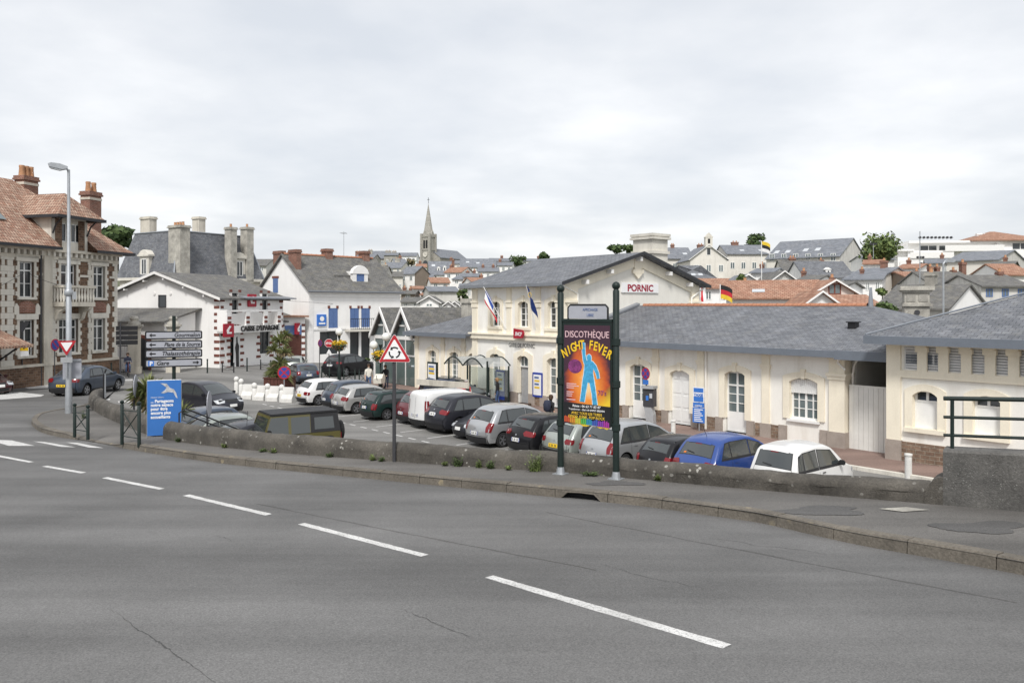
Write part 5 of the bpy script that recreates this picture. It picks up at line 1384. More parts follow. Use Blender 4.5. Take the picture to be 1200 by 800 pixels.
# ================================================================== goods building on the right
Bf = Frame(*S.pt(1.98, -0.72, 0).to_2d(), 0.639, -0.769)
gb = thing('goods_building', 'cream building with louvred vents under a wide hipped slate roof beside gate', 'building', Bf.o, Bf.rz)
BE = 4.08; BLn = 13.0
vx = [Bf.lx(p) for p in (1070, 1093.5, 1120, 1147, 1176, 1202)]; dv = vx[-1] - vx[-2]
while vx[-1] < BLn - 1.5: vx.append(vx[-1] + dv)
wx = [Bf.lx(1084.5), Bf.lx(1156.5)]; dw = wx[1] - wx[0]
while wx[-1] < BLn - 2: wx.append(wx[-1] + dw)
zv0, zv1 = Bf.lz(vx[2], 0, 436), Bf.lz(vx[2], 0, 408)
zw0, zw1 = Bf.lz(wx[0], 0, 503), Bf.lz(wx[0], 0, 457)
ops = [(x - 0.30, x + 0.30, zv0, zv1) for x in vx] + [(x - 0.42, x + 0.42, zw0, zw1) for x in wx]
mb = MB(); wall_face(mb, 0, BLn, 0, BE, ops, 0.22); mb.add([(0, 0, 0), (0, 9, 0), (0, 9, BE), (0, 0, BE)], [(3, 2, 1, 0)]); mb.box(0.02, BLn, 0.32, 0.36, 0, BE); mb.build('wall', 'cream_wall', gb)
mb = MB(); mb.box(-0.05, 0.42, -0.08, 0.3, 0.75, BE); mb.build('corner_pier', 'cream_trim', gb)
mb = MB(); mb.box(-0.08, 0.45, -0.11, 0.3, 0.0, 0.77); mb.build('granite_base', 'granite', gb)
mb = MB(); mb.box(0.45, BLn, -0.06, 0, 0.0, 0.74); mb.build('stone_plinth', 'rubble_stone', gb)
mb = MB(); mb.box(0.42, BLn, -0.09, 0, zv0 - 0.26, zv0 - 0.03); mb.build('string_course', 'cream_trim', gb)
mb = MB(); mb.box(0.42, BLn, -0.075, 0, zv1 + 0.03, BE - 0.02); mb.build('frieze', 'cream_trim', gb)
for x in vx:
    mb = MB(); n_ = 9
    for i in range(n_):
        z = lerp(zv0 + 0.03, zv1 - 0.03, i / (n_ - 1)); mb.add([(x - 0.27, 0.06, z - 0.025), (x + 0.27, 0.06, z - 0.025), (x + 0.27, 0.13, z + 0.03), (x - 0.27, 0.13, z + 0.03), (x - 0.27, 0.06, z - 0.06), (x + 0.27, 0.06, z - 0.06)], [(0, 1, 2, 3), (4, 5, 1, 0)])
    mb.box(x - 0.30, x - 0.265, 0.05, 0.14, zv0, zv1); mb.box(x + 0.265, x + 0.30, 0.05, 0.14, zv0, zv1); mb.build('louvre', 'sign_white', gb)
    mb = MB(); mb.box(x - 0.3, x + 0.3, 0.2, 0.22, zv0, zv1); mb.build('vent_back', 'interior_dark', gb)
for a, b in zip(vx, vx[1:]):
    xm = (a + b) / 2; mb = MB(); mb.box(xm - 0.15, xm + 0.15, -0.09, 0, zv0 - 0.03, zv1 + 0.03); pp_ = mb.build('bracket_pilaster', 'cream_trim', gb)
    mb = MB(); mb.box(xm - 0.19, xm + 0.19, -0.16, 0, zv1 - 0.17, zv1 - 0.02); mb.box(xm - 0.17, xm + 0.17, -0.22, 0, zv1 - 0.02, zv1 + 0.1); mb.build('bracket', 'cream_trim', pp_)
for x in wx:
    surround(gb, x, zw0, zw1 - 0.2, 0.78, 0.17, 0.25, 0.07, 'cream_trim', reveal=0.2, key=False, sill=True)
    window(gb, x, zw0, 0.78, zw1 - zw0 - 0.02, 0.2, 2, 1, transom=0.36, panel=zw1 - zw0 - 0.42, name='shuttered_window', glass='window_glass')
mb = roof_x(-0.35, BLn, -0.75, 9.5, BE + 0.12, BE + 0.12 + 2.0, 5.1, 0, 0.12); rf = mb.build('roof', 'slate', gb)
mb = MB(); mb.box(-0.45, BLn, -0.86, -0.76, BE - 0.14, BE + 0.13); mb.box(-0.46, -0.36, -0.76, 9.4, BE - 0.14, BE + 0.13); mb.build('gutter', 'zinc_fascia', gb)
mb = MB(); mb.box(-0.34, BLn, -0.74, -0.02, BE - 0.06, BE - 0.01); mb.build('soffit', 'cream_trim', gb)
mb = MB(); mb.tube([(-0.4, -0.8, BE + 0.17), (4.75, 4.375, BE + 2.16)], 0.035, 6); mb.build('hip_roll', 'zinc_fascia', rf)
# big stone chimney between station and goods building
P = at(1073, 400, 40)
t = thing('stone_chimney', 'massive weathered stone chimney with moulded cap rising behind station roof', 'chimney', (P.x, P.y, 0), R(-20))
zt = CZ + (HY - 335.5) / FOC * 40
mb = MB(); mb.box(-0.55, 0.55, -0.55, 0.55, 0, zt - 0.12); mb.build('shaft', 'old_stone', t)
for e, a, b in ((0.75, zt - 0.20, zt), (0.66, zt - 0.30, zt - 0.20), (0.66, zt - 0.98, zt - 0.86), (0.60, zt - 0.86, zt - 0.8), (0.66, 0.0, zt - 1.6)):
    mb = MB(); mb.box(-e, e, -e, e, a, b); mb.build('moulding', 'old_stone', t)
for x in (-0.27, 0.27):
    mb = MB(); mb.box(x - 0.2, x + 0.2, -0.58, -0.545, zt - 0.75, zt - 0.38); mb.build('sunk_panel', 'grey_stone', t)
mb = MB(); disc(mb, 0.13, -0.60, -0.545, 14, 0, zt - 1.28); mb.build('boss', 'dark_metal', t)

# ================================================================== BRICK HOUSE ON THE LEFT
F = Frame(-25.96, 53.2, 2.11, 8.0, zroad(50))
bh = thing('brick_house', 'large brown stone house with pale quoins, balcony, dormer and orange tile roof', 'building', F.o, F.rz)
E1 = F.lz(-2, 0, 296); LB = -16.0
bay = [F.lx(p) for p in (31, 80, 116)]
zl0, zl1 = F.lz(bay[2], 0, 411), F.lz(bay[2], 0, 373)
zu0, zu1 = F.lz(bay[2], 0, 349.5), F.lz(bay[2], 0, 312)
far_bay = bay[0] - (bay[1] - bay[0]) * 0.9
allb = bay + [far_bay]
ops = []
for i, x in enumerate(allb):
    w = 1.5 if i == 1 else 1.0
    ops += [(x - w / 2, x + w / 2, zl0, zl1), (x - (0.6 if i == 1 else 0.5), x + (0.6 if i == 1 else 0.5), zu0, zu1)]
mb = MB(); wall_face(mb, LB, 0, -0.3, E1, ops, 0.25); mb.add([(0, 0, -0.3), (0, 10, -0.3), (0, 10, E1), (0, 0, E1)], [(0, 1, 2, 3)]); mb.box(LB, -0.05, 0.3, 0.34, -0.3, E1); mb.build('wall', 'brown_stone', bh)
mb = MB(); mb.box(LB, 0.12, -0.12, 0.0, -0.3, 1.15); mb.build('plinth', 'brown_stone', bh)
mb = MB(); mb.box(LB, 0.16, -0.18, 0.0, 1.15, 1.30); mb.build('plinth_cap', 'limestone', bh)
for i, x in enumerate(allb):
    for z0, z1, w in ((zl0, zl1, 1.5 if i == 1 else 1.0), (zu0, zu1, 1.2 if i == 1 else 1.0)):
        sr = surround(bh, x, z0, z1, w, 0, 0.15, 0.05, 'limestone_light', reveal=0.2, key=False, sill=True, quoin=0.12)
        window(bh, x, z0, w, z1 - z0, 0.2, 2 if w < 1.4 else 3, 2, bar=0.05, glass='window_glass', transom=0.5)
        mb = MB(); mb.box(x - w / 2 - 0.26, x + w / 2 + 0.26, -0.10, 0.02, z1 + 0.02, z1 + 0.34); mb.build('lintel', 'limestone_light', bh)
    if i != 1:
        mb = MB(); q = arch_pts(1.35, zl1 + 0.42, zl1 + 0.72, 0.38)[1:-1]
        mb.prism([(x + a, b) for a, b in q][::-1] + [(x - 0.675, zl1 + 0.40), (x + 0.675, zl1 + 0.40)][::1], -0.04, 0.01); mb.build('relieving_arch', 'red_brick', bh)
        for s in (-1, 1):
            mb = MB(); xa = x + s * 0.73; mb.prism([(xa - 0.15, zl1 + 0.3), (xa + 0.15, zl1 + 0.3), (xa + 0.15, zl1 + 0.75), (xa, zl1 + 0.95), (xa - 0.15, zl1 + 0.75)], -0.09, 0.01); mb.build('label_stop', 'limestone_light', bh)
# quoins: alternating blocks up the corners and strips
qa = {}
def quoin_strip(x, z0, z1, wl, ws, h=0.33, side=0):
    z = z0; i = 0
    while z < z1 - 0.05:
        w = wl if i % 2 == 0 else ws
        hh = min(h, z1 - z)
        key = (round(w, 2), round(hh, 2))
        if key not in qa:
            mb = MB(); mb.box(-key[0] / 2, key[0] / 2, -0.06, 0.01, 0.006, hh - 0.006); qa[key] = mb.mesh('quoin', 'limestone_light')
        dxo = 0 if side == 0 else side * w / 2
        put('quoin', qa[key], bh, (x + dxo, 0, z)); z += h; i += 1
quoin_strip(0.03, 1.3, E1 - 0.4, 0.42, 0.24, side=-1)
quoin_strip(F.lx(104.5), 1.3, E1 - 0.5, 0.30, 0.17)
xs54 = F.lx(54)
mb = MB(); mb.box(xs54 - 0.28, xs54 + 0.32, -0.16, 0.01, 0, E1 - 0.1); mb.build('pilaster', 'limestone', bh)
quoin_strip(xs54 + 0.52, 1.3, E1 - 0.5, 0.40, 0.24, side=0)
quoin_strip(F.lx(11), 1.3, E1 - 0.5, 0.55, 0.36)
quoin_strip(F.lx(3), 1.3, E1 - 0.5, 0.34, 0.18)
mb = MB(); mb.tube([(xs54 - 0.45, -0.08, 0), (xs54 - 0.45, -0.08, E1)], 0.06, 8); mb.build('downpipe', 'dark_metal', bh, 40)
zb = zu1 + 0.05
for za, hh in ((zu1 - 0.75, 0.14), (zu0 - 0.12, 0.0)):
    if hh: 
        xs_p = [LB] + [v for x in sorted(allb) for v in (x - 0.9, x + 0.9)] + [0]
        for a, b in zip(xs_p[::2], xs_p[1::2]): mb = MB(); mb.box(a, b, -0.045, 0.01, za, za + hh); mb.build('stone_band', 'limestone_light', bh)
mb = MB(); mb.box(LB, 0.10, -0.10, 0.02, E1 - 0.62, E1 - 0.42); mb.box(LB, 0.2, -0.32, 0.02, E1 - 0.16, E1 - 0.02); mb.build('cornice', 'limestone', bh)
cme = None
x = LB + 0.2
while x < 0:
    if cme is None: mb = MB(); mb.box(-0.09, 0.09, -0.24, 0.0, E1 - 0.42, E1 - 0.16); cme = mb.mesh('corbel', 'limestone_light')
    put('corbel', cme, bh, (x, 0, 0)); x += 0.42
# balcony
bx = bay[1]; zb = F.lz(bx, -0.4, 354)
mb = MB(); mb.box(bx - 1.25, bx + 1.25, -0.85, 0.0, zb - 0.26, zb); bl = mb.build('balcony', 'limestone', bh)
mb = MB(); mb.box(bx - 1.27, bx + 1.27, -0.88, -0.68, zb + 0.86, zb + 1.0); mb.box(bx - 1.27, bx - 1.08, -0.68, 0, zb + 0.86, zb + 1.0); mb.box(bx + 1.08, bx + 1.27, -0.68, 0, zb + 0.86, zb + 1.0); mb.build('balcony_rail', 'limestone', bl)
bme = None
mb = MB(); mb.lathe([(0.08, 0), (0.05, 0.08), (0.09, 0.3), (0.045, 0.6), (0.07, 0.78), (0.07, 0.86)], 8); bme = mb.mesh('baluster', 'limestone_light', True)
for i in range(11): put('baluster', bme, bl, (bx - 1.15 + i * 0.23, -0.78, zb))
for s in (-1, 1):
    for i in range(3): put('baluster', bme, bl, (bx + s * 1.17, -0.6 + i * 0.23, zb))
    mb = MB(); mb.prism([(-0.8, zb - 0.26), (0, zb - 0.26), (0, zb - 1.15), (-0.2, zb - 1.0), (-0.35, zb - 0.6), (-0.75, zb - 0.42)][::-1], -0.14, 0.14)
    c = mb.mesh('console', 'limestone'); c.transform(Matrix.Translation((bx + s * 0.95, 0, 0)) @ Matrix.Rotation(PI / 2, 4, 'Z')); put('console', c, bl)
# wall dormer
dx0, dx1 = F.lx(57), F.lx(105); zd = F.lz((dx0 + dx1) / 2, 0, 256)
dxm = (dx0 + dx1) / 2
ops = [(dxm - 1.05, dxm - 0.2, F.lz(dxm, 0, 284), F.lz(dxm, 0, 262)), (dxm + 0.1, dxm + 0.95, F.lz(dxm, 0, 284), F.lz(dxm, 0, 262))]
mb = MB(); wall_face(mb, dx0 + 0.2, dx1 - 0.2, E1, zd, ops, 0.2, y=-0.02); mb.box(dx0 + 0.2, dx0 + 0.25, 0.0, 3, E1, zd); mb.box(dx1 - 0.25, dx1 - 0.2, 0, 3, E1, zd); dm = mb.build('dormer', 'limestone_light', bh)
for (a, b) in ((dx0 + 0.45, dx0 + 0.95), (dx1 - 0.95, dx1 - 0.45)):
    mb = MB(); mb.box(a, b, -0.045, -0.015, E1 + 0.05, zd - 0.1); mb.build('stone_infill', 'brown_stone', dm)
for o_ in ops: window(dm, (o_[0] + o_[1]) / 2, o_[2], o_[1] - o_[0], o_[3] - o_[2], 0.12, 2, 1)
for s in (-1, 1):
    xb_ = dxm + s * (dx1 - dx0) * 0.42; mb = MB(); mb.tube([(xb_, -0.05, zd - 1.0), (xb_, -0.3, zd - 0.45), (xb_, -0.75, zd - 0.08)], 0.05, 6); mb.box(xb_ - 0.05, xb_ + 0.05, -0.85, 0, zd - 0.12, zd - 0.02); mb.build('eave_bracket', 'dark_timber', dm)
T = Matrix.Translation((dxm, 0, 0)) @ SIDE_R
hwid = (dx1 - dx0) / 2 + 0.25
mb = roof_x(-0.95, 6.0, -hwid, hwid, zd + 0.05, zd + 1.55, 1.3, 0, 0.14, T=T); mb.build('roof', 'clay_tile', dm)
mb = MB(); mb.box(dxm - hwid, dxm + hwid, -1.0, -0.93, zd - 0.12, zd + 0.06); mb.box(dxm - hwid - 0.06, dxm - hwid, -1.0, 3, zd - 0.12, zd + 0.06); mb.box(dxm + hwid, dxm + hwid + 0.06, -1, 3, zd - 0.12, zd + 0.06); mb.build('fascia', 'dark_timber', dm)
# main roof
zs_ = lambda y: E1 + 0.1 + 4.5 * (y + 0.75) / 5.625
xa_, xb_ = dx0 + 0.2, dx1 - 0.2; rg = (-3.45, 4.875, E1 + 4.6); lf = (LB - 2, 4.875, E1 + 4.6)
mb = MB()
for q in ([(LB - 2, -0.75, zs_(-.75)), (xa_, -0.75, zs_(-.75)), (xa_, 1.2, zs_(1.2)), (LB - 2, 1.2, zs_(1.2))], [(LB - 2, 1.2, zs_(1.2)), (xa_, 1.2, zs_(1.2)), (xa_, 4.875, E1 + 4.6), lf], [(xa_, 1.2, zs_(1.2)), (xb_, 1.2, zs_(1.2)), (-3.45 if xb_ > -3.45 else xb_, 4.875, E1 + 4.6), (xa_, 4.875, E1 + 4.6)], [(xb_, -0.75, zs_(-.75)), (0.75, -0.75, zs_(-.75)), rg, (xb_, 4.875, E1 + 4.6)] if xb_ < -3.45 else [(xb_, -0.75, zs_(-.75)), (0.75, -0.75, zs_(-.75)), rg, (xb_, 1.2, zs_(1.2))], [(0.75, -0.75, zs_(-.75)), (0.75, 10.5, zs_(-.75)), rg], [(0.75, 10.5, zs_(-.75)), (LB - 2, 10.5, zs_(-.75)), lf, rg]): mb.poly(q)
for x0_, x1_ in ((LB - 2, xa_), (xb_, 0.75)): mb.add([(x0_, -0.75, zs_(-.75) - .16), (x1_, -0.75, zs_(-.75) - .16), (x1_, -0.75, zs_(-.75)), (x0_, -0.75, zs_(-.75)), (x0_, 0, zs_(-.75) - .1), (x1_, 0, zs_(-.75) - .1)], [(0, 1, 2, 3), (4, 5, 1, 0)])
rf = mb.build('roof', 'clay_tile', bh)
mb = MB(); mb.box(LB - 2, xa_, -0.83, -0.76, E1 - 0.06, E1 + 0.1); mb.box(xb_, 0.8, -0.83, -0.76, E1 - 0.06, E1 + 0.1); mb.box(0.76, 0.82, -0.76, 10.4, E1 - 0.06, E1 + 0.1); mb.build('fascia', 'dark_timber', rf)
mb = MB(); xs_k = F.lx(16); mb.add([(xs_k - 0.5, 0.9, E1 + 1.55), (xs_k + 0.4, 0.9, E1 + 1.55), (xs_k + 0.4, 1.9, E1 + 2.36), (xs_k - 0.5, 1.9, E1 + 2.36)], [(0, 1, 2, 3)]); mb.build('skylight', 'glass_pale', rf)
for pxa, pxb, ytop, yo, n in ((18.5, 43, 208, 4.6, 3), (96.5, 116.5, 226, 3.2, 2)):
    xa, xb = F.lx(pxa, yo), F.lx(pxb, yo); xm = (xa + xb) / 2; zt = F.lz(xm, yo, ytop)
    wch = (xb - xa) * 0.8 * 0.86
    c = chimney(bh, xm, yo, E1 + 0.2, zt, wch, 0.75, 'red_brick', 0)
    for i in range(n):
        mb = MB(); f = (i + 0.5) / n - 0.5; mb.lathe([(0.20, zt), (0.15, zt + 0.55), (0.17, zt + 0.6), (0.16, zt + 0.72)], 10, (xm + f * wch * 0.95, yo, 0)); mb.build('chimney_pot', 'clay_pot', c, 40)
    mb = MB(); mb.box(xm - wch / 2 - 0.03, xm + wch / 2 + 0.03, yo - 0.405, yo + 0.405, zt - 0.52, zt - 0.36); mb.build('chimney_band', 'limestone', c)
# porch roof at the left
px_ = F.lx(2, -1.2); mb = MB()
mb.add([(px_ - 3, -2.3, 2.55), (px_ + 1.0, -2.3, 2.55), (px_ + 1.0, 0, 3.35), (px_ - 3, 0, 3.35), (px_ - 3, -2.3, 2.42), (px_ + 1.0, -2.3, 2.42), (px_ + 1.0, 0, 3.22), (px_ - 3, 0, 3.22)], [(0, 1, 2, 3), (4, 7, 6, 5), (0, 4, 5, 1), (1, 5, 6, 2)]); pr = mb.build('porch_roof', 'clay_tile', bh)
mb = MB(); mb.tube([(px_ + 0.8, -0.05, 1.6), (px_ + 0.8, -1.7, 2.55)], 0.05, 6); mb.build('porch_brace', 'dark_timber', pr)

# ================================================================== garden gate pillars beside the house
def stone_gatepost(px, ybase, ytop, Y, label):
    P = at(px, ybase, Y); P.z = zlot(P.x, P.y) - 0.05; h = CZ - P.z - (ytop - HY) / FOC * Y
    t = thing('gate_pillar', label, 'gate pillar', P, R(20), 'stone gate pillars')
    mb = MB(); mb.box(-0.38, 0.38, -0.38, 0.38, 0, h - 0.75); mb.build('shaft', 'limestone', t)
    mb = MB(); mb.box(-0.55, 0.55, -0.55, 0.55, h - 0.75, h - 0.60); mb.box(-0.45, 0.45, -0.45, 0.45, h - 0.85, h - 0.75); mb.lathe([(0.42, h - 0.6), (0.38, h - 0.45), (0.24, h - 0.35), (0.30, h - 0.18), (0.2, h - 0.02), (0.04, h)], 12); mb.build('cap', 'old_stone', t, 40)
    mb = MB(); mb.box(-0.46, 0.46, -0.46, 0.46, 0, 0.5); mb.build('base', 'limestone', t)
stone_gatepost(157.5, 440, 370, 56, 'weathered stone gate pillar with urn cap beside the bank')
stone_gatepost(203, 440, 370, 57, 'weathered stone gate pillar with urn cap behind the direction boards')
gt = thing('garden_gate', 'dark wrought iron gate with white scrollwork between house and pillar', 'gate', at(146, 442, 56).to_2d().to_3d() + Vector((0, 0, 0.45)), R(20))
for i in range(9): mb = MB(); mb.tube([(-0.6 + i * 0.15, 0, 0), (-0.6 + i * 0.15, 0, 2.0 + 0.25 * math.sin(i * PI / 8))], 0.02, 6); mb.build('bar', 'white_trim', gt)
for z in (0.15, 1.1, 1.95): mb = MB(); mb.box(-0.62, 0.62, -0.02, 0.02, z, z + 0.06); mb.build('rail', 'black_paint', gt)

# ================================================================== BANK
Bk = Frame(-22.0, 61.0, 0.34, 0.94, 0.05)
bk = thing('bank_building', 'white bank with red brick corner blocks, balcony lettering and slate roof', 'building', Bk.o, Bk.rz)
WL = 7.9; WD = 11.5; BE2 = Bk.lz(0, 0, 350); BR2 = Bk.lz(0, 5.75, 320.5)
mb = MB()
xg = [Bk.lx(p) for p in (275.5, 310.5, 340)]
wz0, wz1 = Bk.lz(xg[1], 0, 414), Bk.lz(xg[1], 0, 384)
ops = [(xg[0] - 0.55, xg[0] + 0.55, 0.05, wz1), (xg[1] - 0.65, xg[1] + 0.65, wz0, wz1)]
uz0, uz1 = Bk.lz(xg[0], 0, 363), Bk.lz(xg[0], 0, 343.5)
ops += [(xg[0] - 0.35, xg[0] + 0.35, uz0 - 0.3, uz1), (xg[1] - 0.35, xg[1] + 0.35, uz0 - 0.3, uz1)]
wall_face(mb, 0, WL, -0.5, BE2, ops, 0.25)
mb.box(0.3, WL, 0.3, 0.33, -0.5, BE2)
gable_wall(mb, 0, WD, -0.5, BE2, BR2, 0)
mb.add([(WL, 0, -0.5), (WL, WD, -0.5), (WL, WD, BE2), (WL, 0, BE2)], [(0, 1, 2, 3)])
mb.build('wall', 'white_wall', bk)
mb = roof_x(-0.5, WL + 0.4, -0.45, WD + 0.45, BE2 + 0.05, BR2 + 0.14, 0, 0, 0.14); rf = mb.build('roof', 'slate_old', bk)
mb = roof_x(2.2, WL + 0.9, -0.7, 5.0, BE2 + 0.12, BE2 + 0.9, 0.0, 0, 0.1, ym=4.8); mb.build('zinc_roof', 'zinc', rf)
for s in (0, 1):
    mb = MB(); e0 = -0.45 if s == 0 else WD + 0.45
    mb.add([(-0.52, e0, BE2 - 0.14), (-0.52, WD / 2, BR2 - 0.05), (-0.52, WD / 2, BR2 + 0.16), (-0.52, e0, BE2 + 0.07)], [(0, 1, 2, 3)]); mb.build('barge_board', 'white_trim', rf)
for q in range(6):
    f = (q + 0.6) / 6; mb = MB(); y_ = WD * f; z_ = BE2 + (BR2 - BE2) * (1 - abs(y_ - WD / 2) / (WD / 2)) - 0.25; mb.box(-0.45, 0, y_ - 0.06, y_ + 0.06, z_, z_ + 0.14); mb.build('purlin_end', 'white_trim', rf)
yw = Bk.ly(190.5, 0); zq0, zq1 = Bk.lz(0, yw, 360), Bk.lz(0, yw, 345.5)
TL = SIDE_L
window(bk, -yw, zq0, 0.75, zq1 - zq0, -0.01, 1, 1, frame='dark_metal', T=TL)
for yv in (Bk.ly(181, 0), Bk.ly(200, 0)):
    mb = MB(); mb.T = TL; disc(mb, 0.12, -0.06, 0.0, 12, -yv, zq1 + 0.1); mb.build('vent', 'white_trim', bk, 40)
window(bk, xg[0], 0.05, 1.1, wz1 - 0.05, 0.2, 1, 1, frame='dark_metal', name='glazed_door'); window(bk, xg[1], wz0, 1.3, wz1 - wz0, 0.2, 2, 1, frame='dark_metal')
for i in (0, 1): window(bk, xg[i], uz0 - 0.3, 0.7, uz1 - uz0 + 0.3, 0.2, 1, 1, frame='dark_metal')
mat('advert_print', (0.62, 0.62, 0.62), 0.5, 0.7, 2.2, 5)
mb = MB(); mb.box(xg[0] - 0.2, xg[0] + 0.52, -0.05, 0.0, 0.3, wz1 - 0.35); ad_ = mb.build('advert_panel', 'sign_white', bk)
mb = MB(); mb.prism([(xg[0] + 0.05, 0.35), (xg[0] + 0.4, 0.35), (xg[0] + 0.38, 1.5), (xg[0] + 0.42, 2.0), (xg[0] + 0.25, 2.3), (xg[0] + 0.22, 2.75), (xg[0] + 0.05, 2.7), (xg[0] + 0.06, 2.3), (xg[0] - 0.08, 1.9), (xg[0] + 0.02, 1.4)], -0.056, -0.051); mb.build('advert_figure', 'lettering_dark', ad_)
# red brick blocks at corners and openings
mb = MB(); mb.box(-0.27, 0.27, -0.03, 0.01, 0, 0.2); qm = mb.mesh('brick_block', 'brick_paint')
mb = MB(); mb.box(-0.16, 0.16, -0.028, 0.01, 0, 0.2); qs = mb.mesh('brick_block', 'brick_paint')
def blocks(xs, z0, z1, step=0.52):
    z = z0; i = 0
    while z < z1:
        for x in xs: put('brick_block', qm if i % 2 == 0 else qs, bk, (x, 0, z))
        z += step / 1.0; i += 1
blocks([0.27], 0.25, BE2 - 0.2); blocks([xg[0] - 0.72, xg[0] + 0.78], 0.3, wz1); blocks([xg[1] - 0.85, xg[1] + 0.85], wz0 - 0.3, wz1); blocks([xg[0] - 0.5, xg[0] + 0.55, xg[1] - 0.5, xg[1] + 0.5], uz0 - 0.2, uz1 + 0.1); blocks([WL - 0.3], 0.2, BE2)
# the same blocks seen on the gable return
mb = MB(); mb.T = SIDE_L; mb.box(-0.5, -0.02, -0.03, 0.01, 0, 0.2); qg = mb.mesh('brick_block', 'brick_paint')
z = 0.25
while z < BE2 - 0.2: put('brick_block', qg, bk, (0, 0, z)); z += 0.52
for x in (xg[0], xg[1]):
    for i in range(5):
        mb = MB(); a = R(-40 + 20 * i); mb.prism([(x + 0.9 * math.sin(a) * 0.8 - 0.09, wz1 + 0.02 + 0.1 * math.cos(a)), (x + 0.9 * math.sin(a) * 0.8 + 0.09, wz1 + 0.02 + 0.1 * math.cos(a)), (x + 1.15 * math.sin(a) * 0.8 + 0.1, wz1 + 0.34 * math.cos(a) + .02), (x + 1.15 * math.sin(a) * 0.8 - 0.1, wz1 + 0.34 * math.cos(a) + .02)], -0.04, 0.01); mb.build('arch_brick', 'brick_paint', bk)
bz0 = Bk.lz(3, -0.9, 389); bz1 = Bk.lz(3, -0.9, 363)
xb0, xb1 = Bk.lx(266, -0.9), Bk.lx(330, -0.9)
mb = MB(); mb.box(xb0, xb1, -0.9, 0, bz0, bz0 + 0.16); mb.box(xb0, xb1, -0.9, -0.76, bz0 + 0.16, bz0 + 0.55); mb.box(xb0, xb1, -0.9, -0.76, bz1 - 0.14, bz1); mb.box(xb0, xb0 + 0.14, -0.76, 0, bz0, bz1); mb.box(xb1 - 0.14, xb1, -0.76, 0, bz0, bz1)
for x in (xb0, xb0 + (xb1 - xb0) * 0.33, xb0 + (xb1 - xb0) * 0.66, xb1 - 0.5): mb.box(x, x + 0.5, -0.9, -0.76, bz0 + 0.5, bz1 - 0.1)
mb.build('balcony', 'white_wall', bk)
for f in (0.04, 0.36, 0.69, 0.95):
    for zq in (0.7, 1.05): mb = MB(); mb.box(lerp(xb0, xb1, f) - 0.2, lerp(xb0, xb1, f) + 0.2, -0.925, -0.9, bz0 + zq, bz0 + zq + 0.2); mb.build('brick_block', 'brick_paint', bk)
lettering("CAISSE D'EPARGNE", 0.56, 'lettering_dark', bk, (Bk.lx(305.5, -0.95), -0.96, bz0 + 0.12), xs=1.0, bold=0.012, extrude=0.03)
def red_sign(px, py, w, yo, side=False):
    x = Bk.lx(px, yo); z = Bk.lz(x, yo, py)
    mb = MB(); mb.prism(rrect(w, 1.0, 0.08, cx=x, cz=z), yo - 0.12, yo); s_ = mb.build('logo_box', 'bank_red', bk)
    mb = MB(); mb.prism([(x - 0.2 * w, z - 0.25), (x + 0.25 * w, z - 0.25), (x + 0.25 * w, z - 0.12), (x - 0.02, z - 0.12), (x - 0.02, z + 0.02), (x + 0.22 * w, z + 0.30), (x + 0.05 * w, z + 0.33), (x - 0.25 * w, z + 0.0)], yo - 0.14, yo - 0.121); mb.build('logo_mark', 'sign_white', s_)
red_sign(294.5, 352, 1.0, -0.02); red_sign(267, 387, 1.1, -1.1); red_sign(349.5, 385, 1.1, -0.3)
# low slate annexe in front-left and gate wall, small annexe right
an = thing('annexe', 'low white annexe with shallow slate roof in front of the bank gable', 'building', Bk.pt(-0.25, 1.2, 0), Bk.rz)
za = Bk.lz(-2, 2, 376)
mb = MB(); mb.box(-3.2, -0.05, 0.8, 11.2, -0.5, za); mb.build('wall', 'white_wall', an); mb = MB(); mb.add([(-3.2, 0.8, za), (-0.05, 0.8, za), (-0.05, 0.8, za + 0.8)], [(0, 1, 2)]); mb.build('end_gable', 'white_wall', an)
mb = MB(); mb.add([(-3.7, 0.4, za), (-3.7, 11.6, za), (0.2, 11.6, za + 0.95), (0.2, 0.4, za + 0.95), (-3.7, 0.4, za - 0.12), (-3.7, 11.6, za - 0.12), (0.2, 11.6, za + 0.8), (0.2, 0.4, za + 0.8)], [(3, 2, 1, 0), (0, 1, 5, 4), (0, 4, 7, 3)]); mb.build('roof', 'slate_old', an)
mb = MB(); mb.T = Matrix.Translation((-3.2, 0, 0)) @ SIDE_L; q = arch_pts(1.5, 0, 2.5, 0.3); mb.prism([(x - 3.0, z) for x, z in q][::-1], -0.03, 0.0); mb.build('door', 'dark_timber', an)
surround_T = Matrix.Translation((-3.2, 0, 0)) @ SIDE_L
surround(an, -3.0, 0, 2.5, 1.5, 0.3, 0.25, 0.05, 'brick_paint', T=surround_T, key=False, name='brick_arch', reveal=0.01)
ax = Bk.lx(334, 0.2); a2 = thing('side_shop', 'small white lean-to with brick blocks and slate roof beside the bank', 'building', Bk.pt(WL + 0.05, 0.6, 0), Bk.rz)
zs = Bk.lz(WL + 1, 0.6, 376)
mb = MB(); mb.box(0, 3.2, 0, 6, -0.5, zs); mb.build('wall', 'white_wall', a2)
mb = MB(); mb.add([(-0.2, -0.5, zs), (3.5, -0.5, zs), (3.5, 5, zs + 1.6), (-0.2, 5, zs + 1.6), (-0.2, -0.5, zs - 0.1), (3.5, -0.5, zs - 0.1)], [(0, 1, 2, 3), (4, 5, 1, 0)]); mb.build('roof', 'slate_old', a2)
window(a2, 1.3, 0.9, 1.1, 1.9, -0.01, 1, 1, frame='dark_metal')
for i in range(6):
    for x in (0.5, 2.1, 3.0): put('brick_block', qm if i % 2 else qs, a2, (x, 0, 0.3 + i * 0.52))
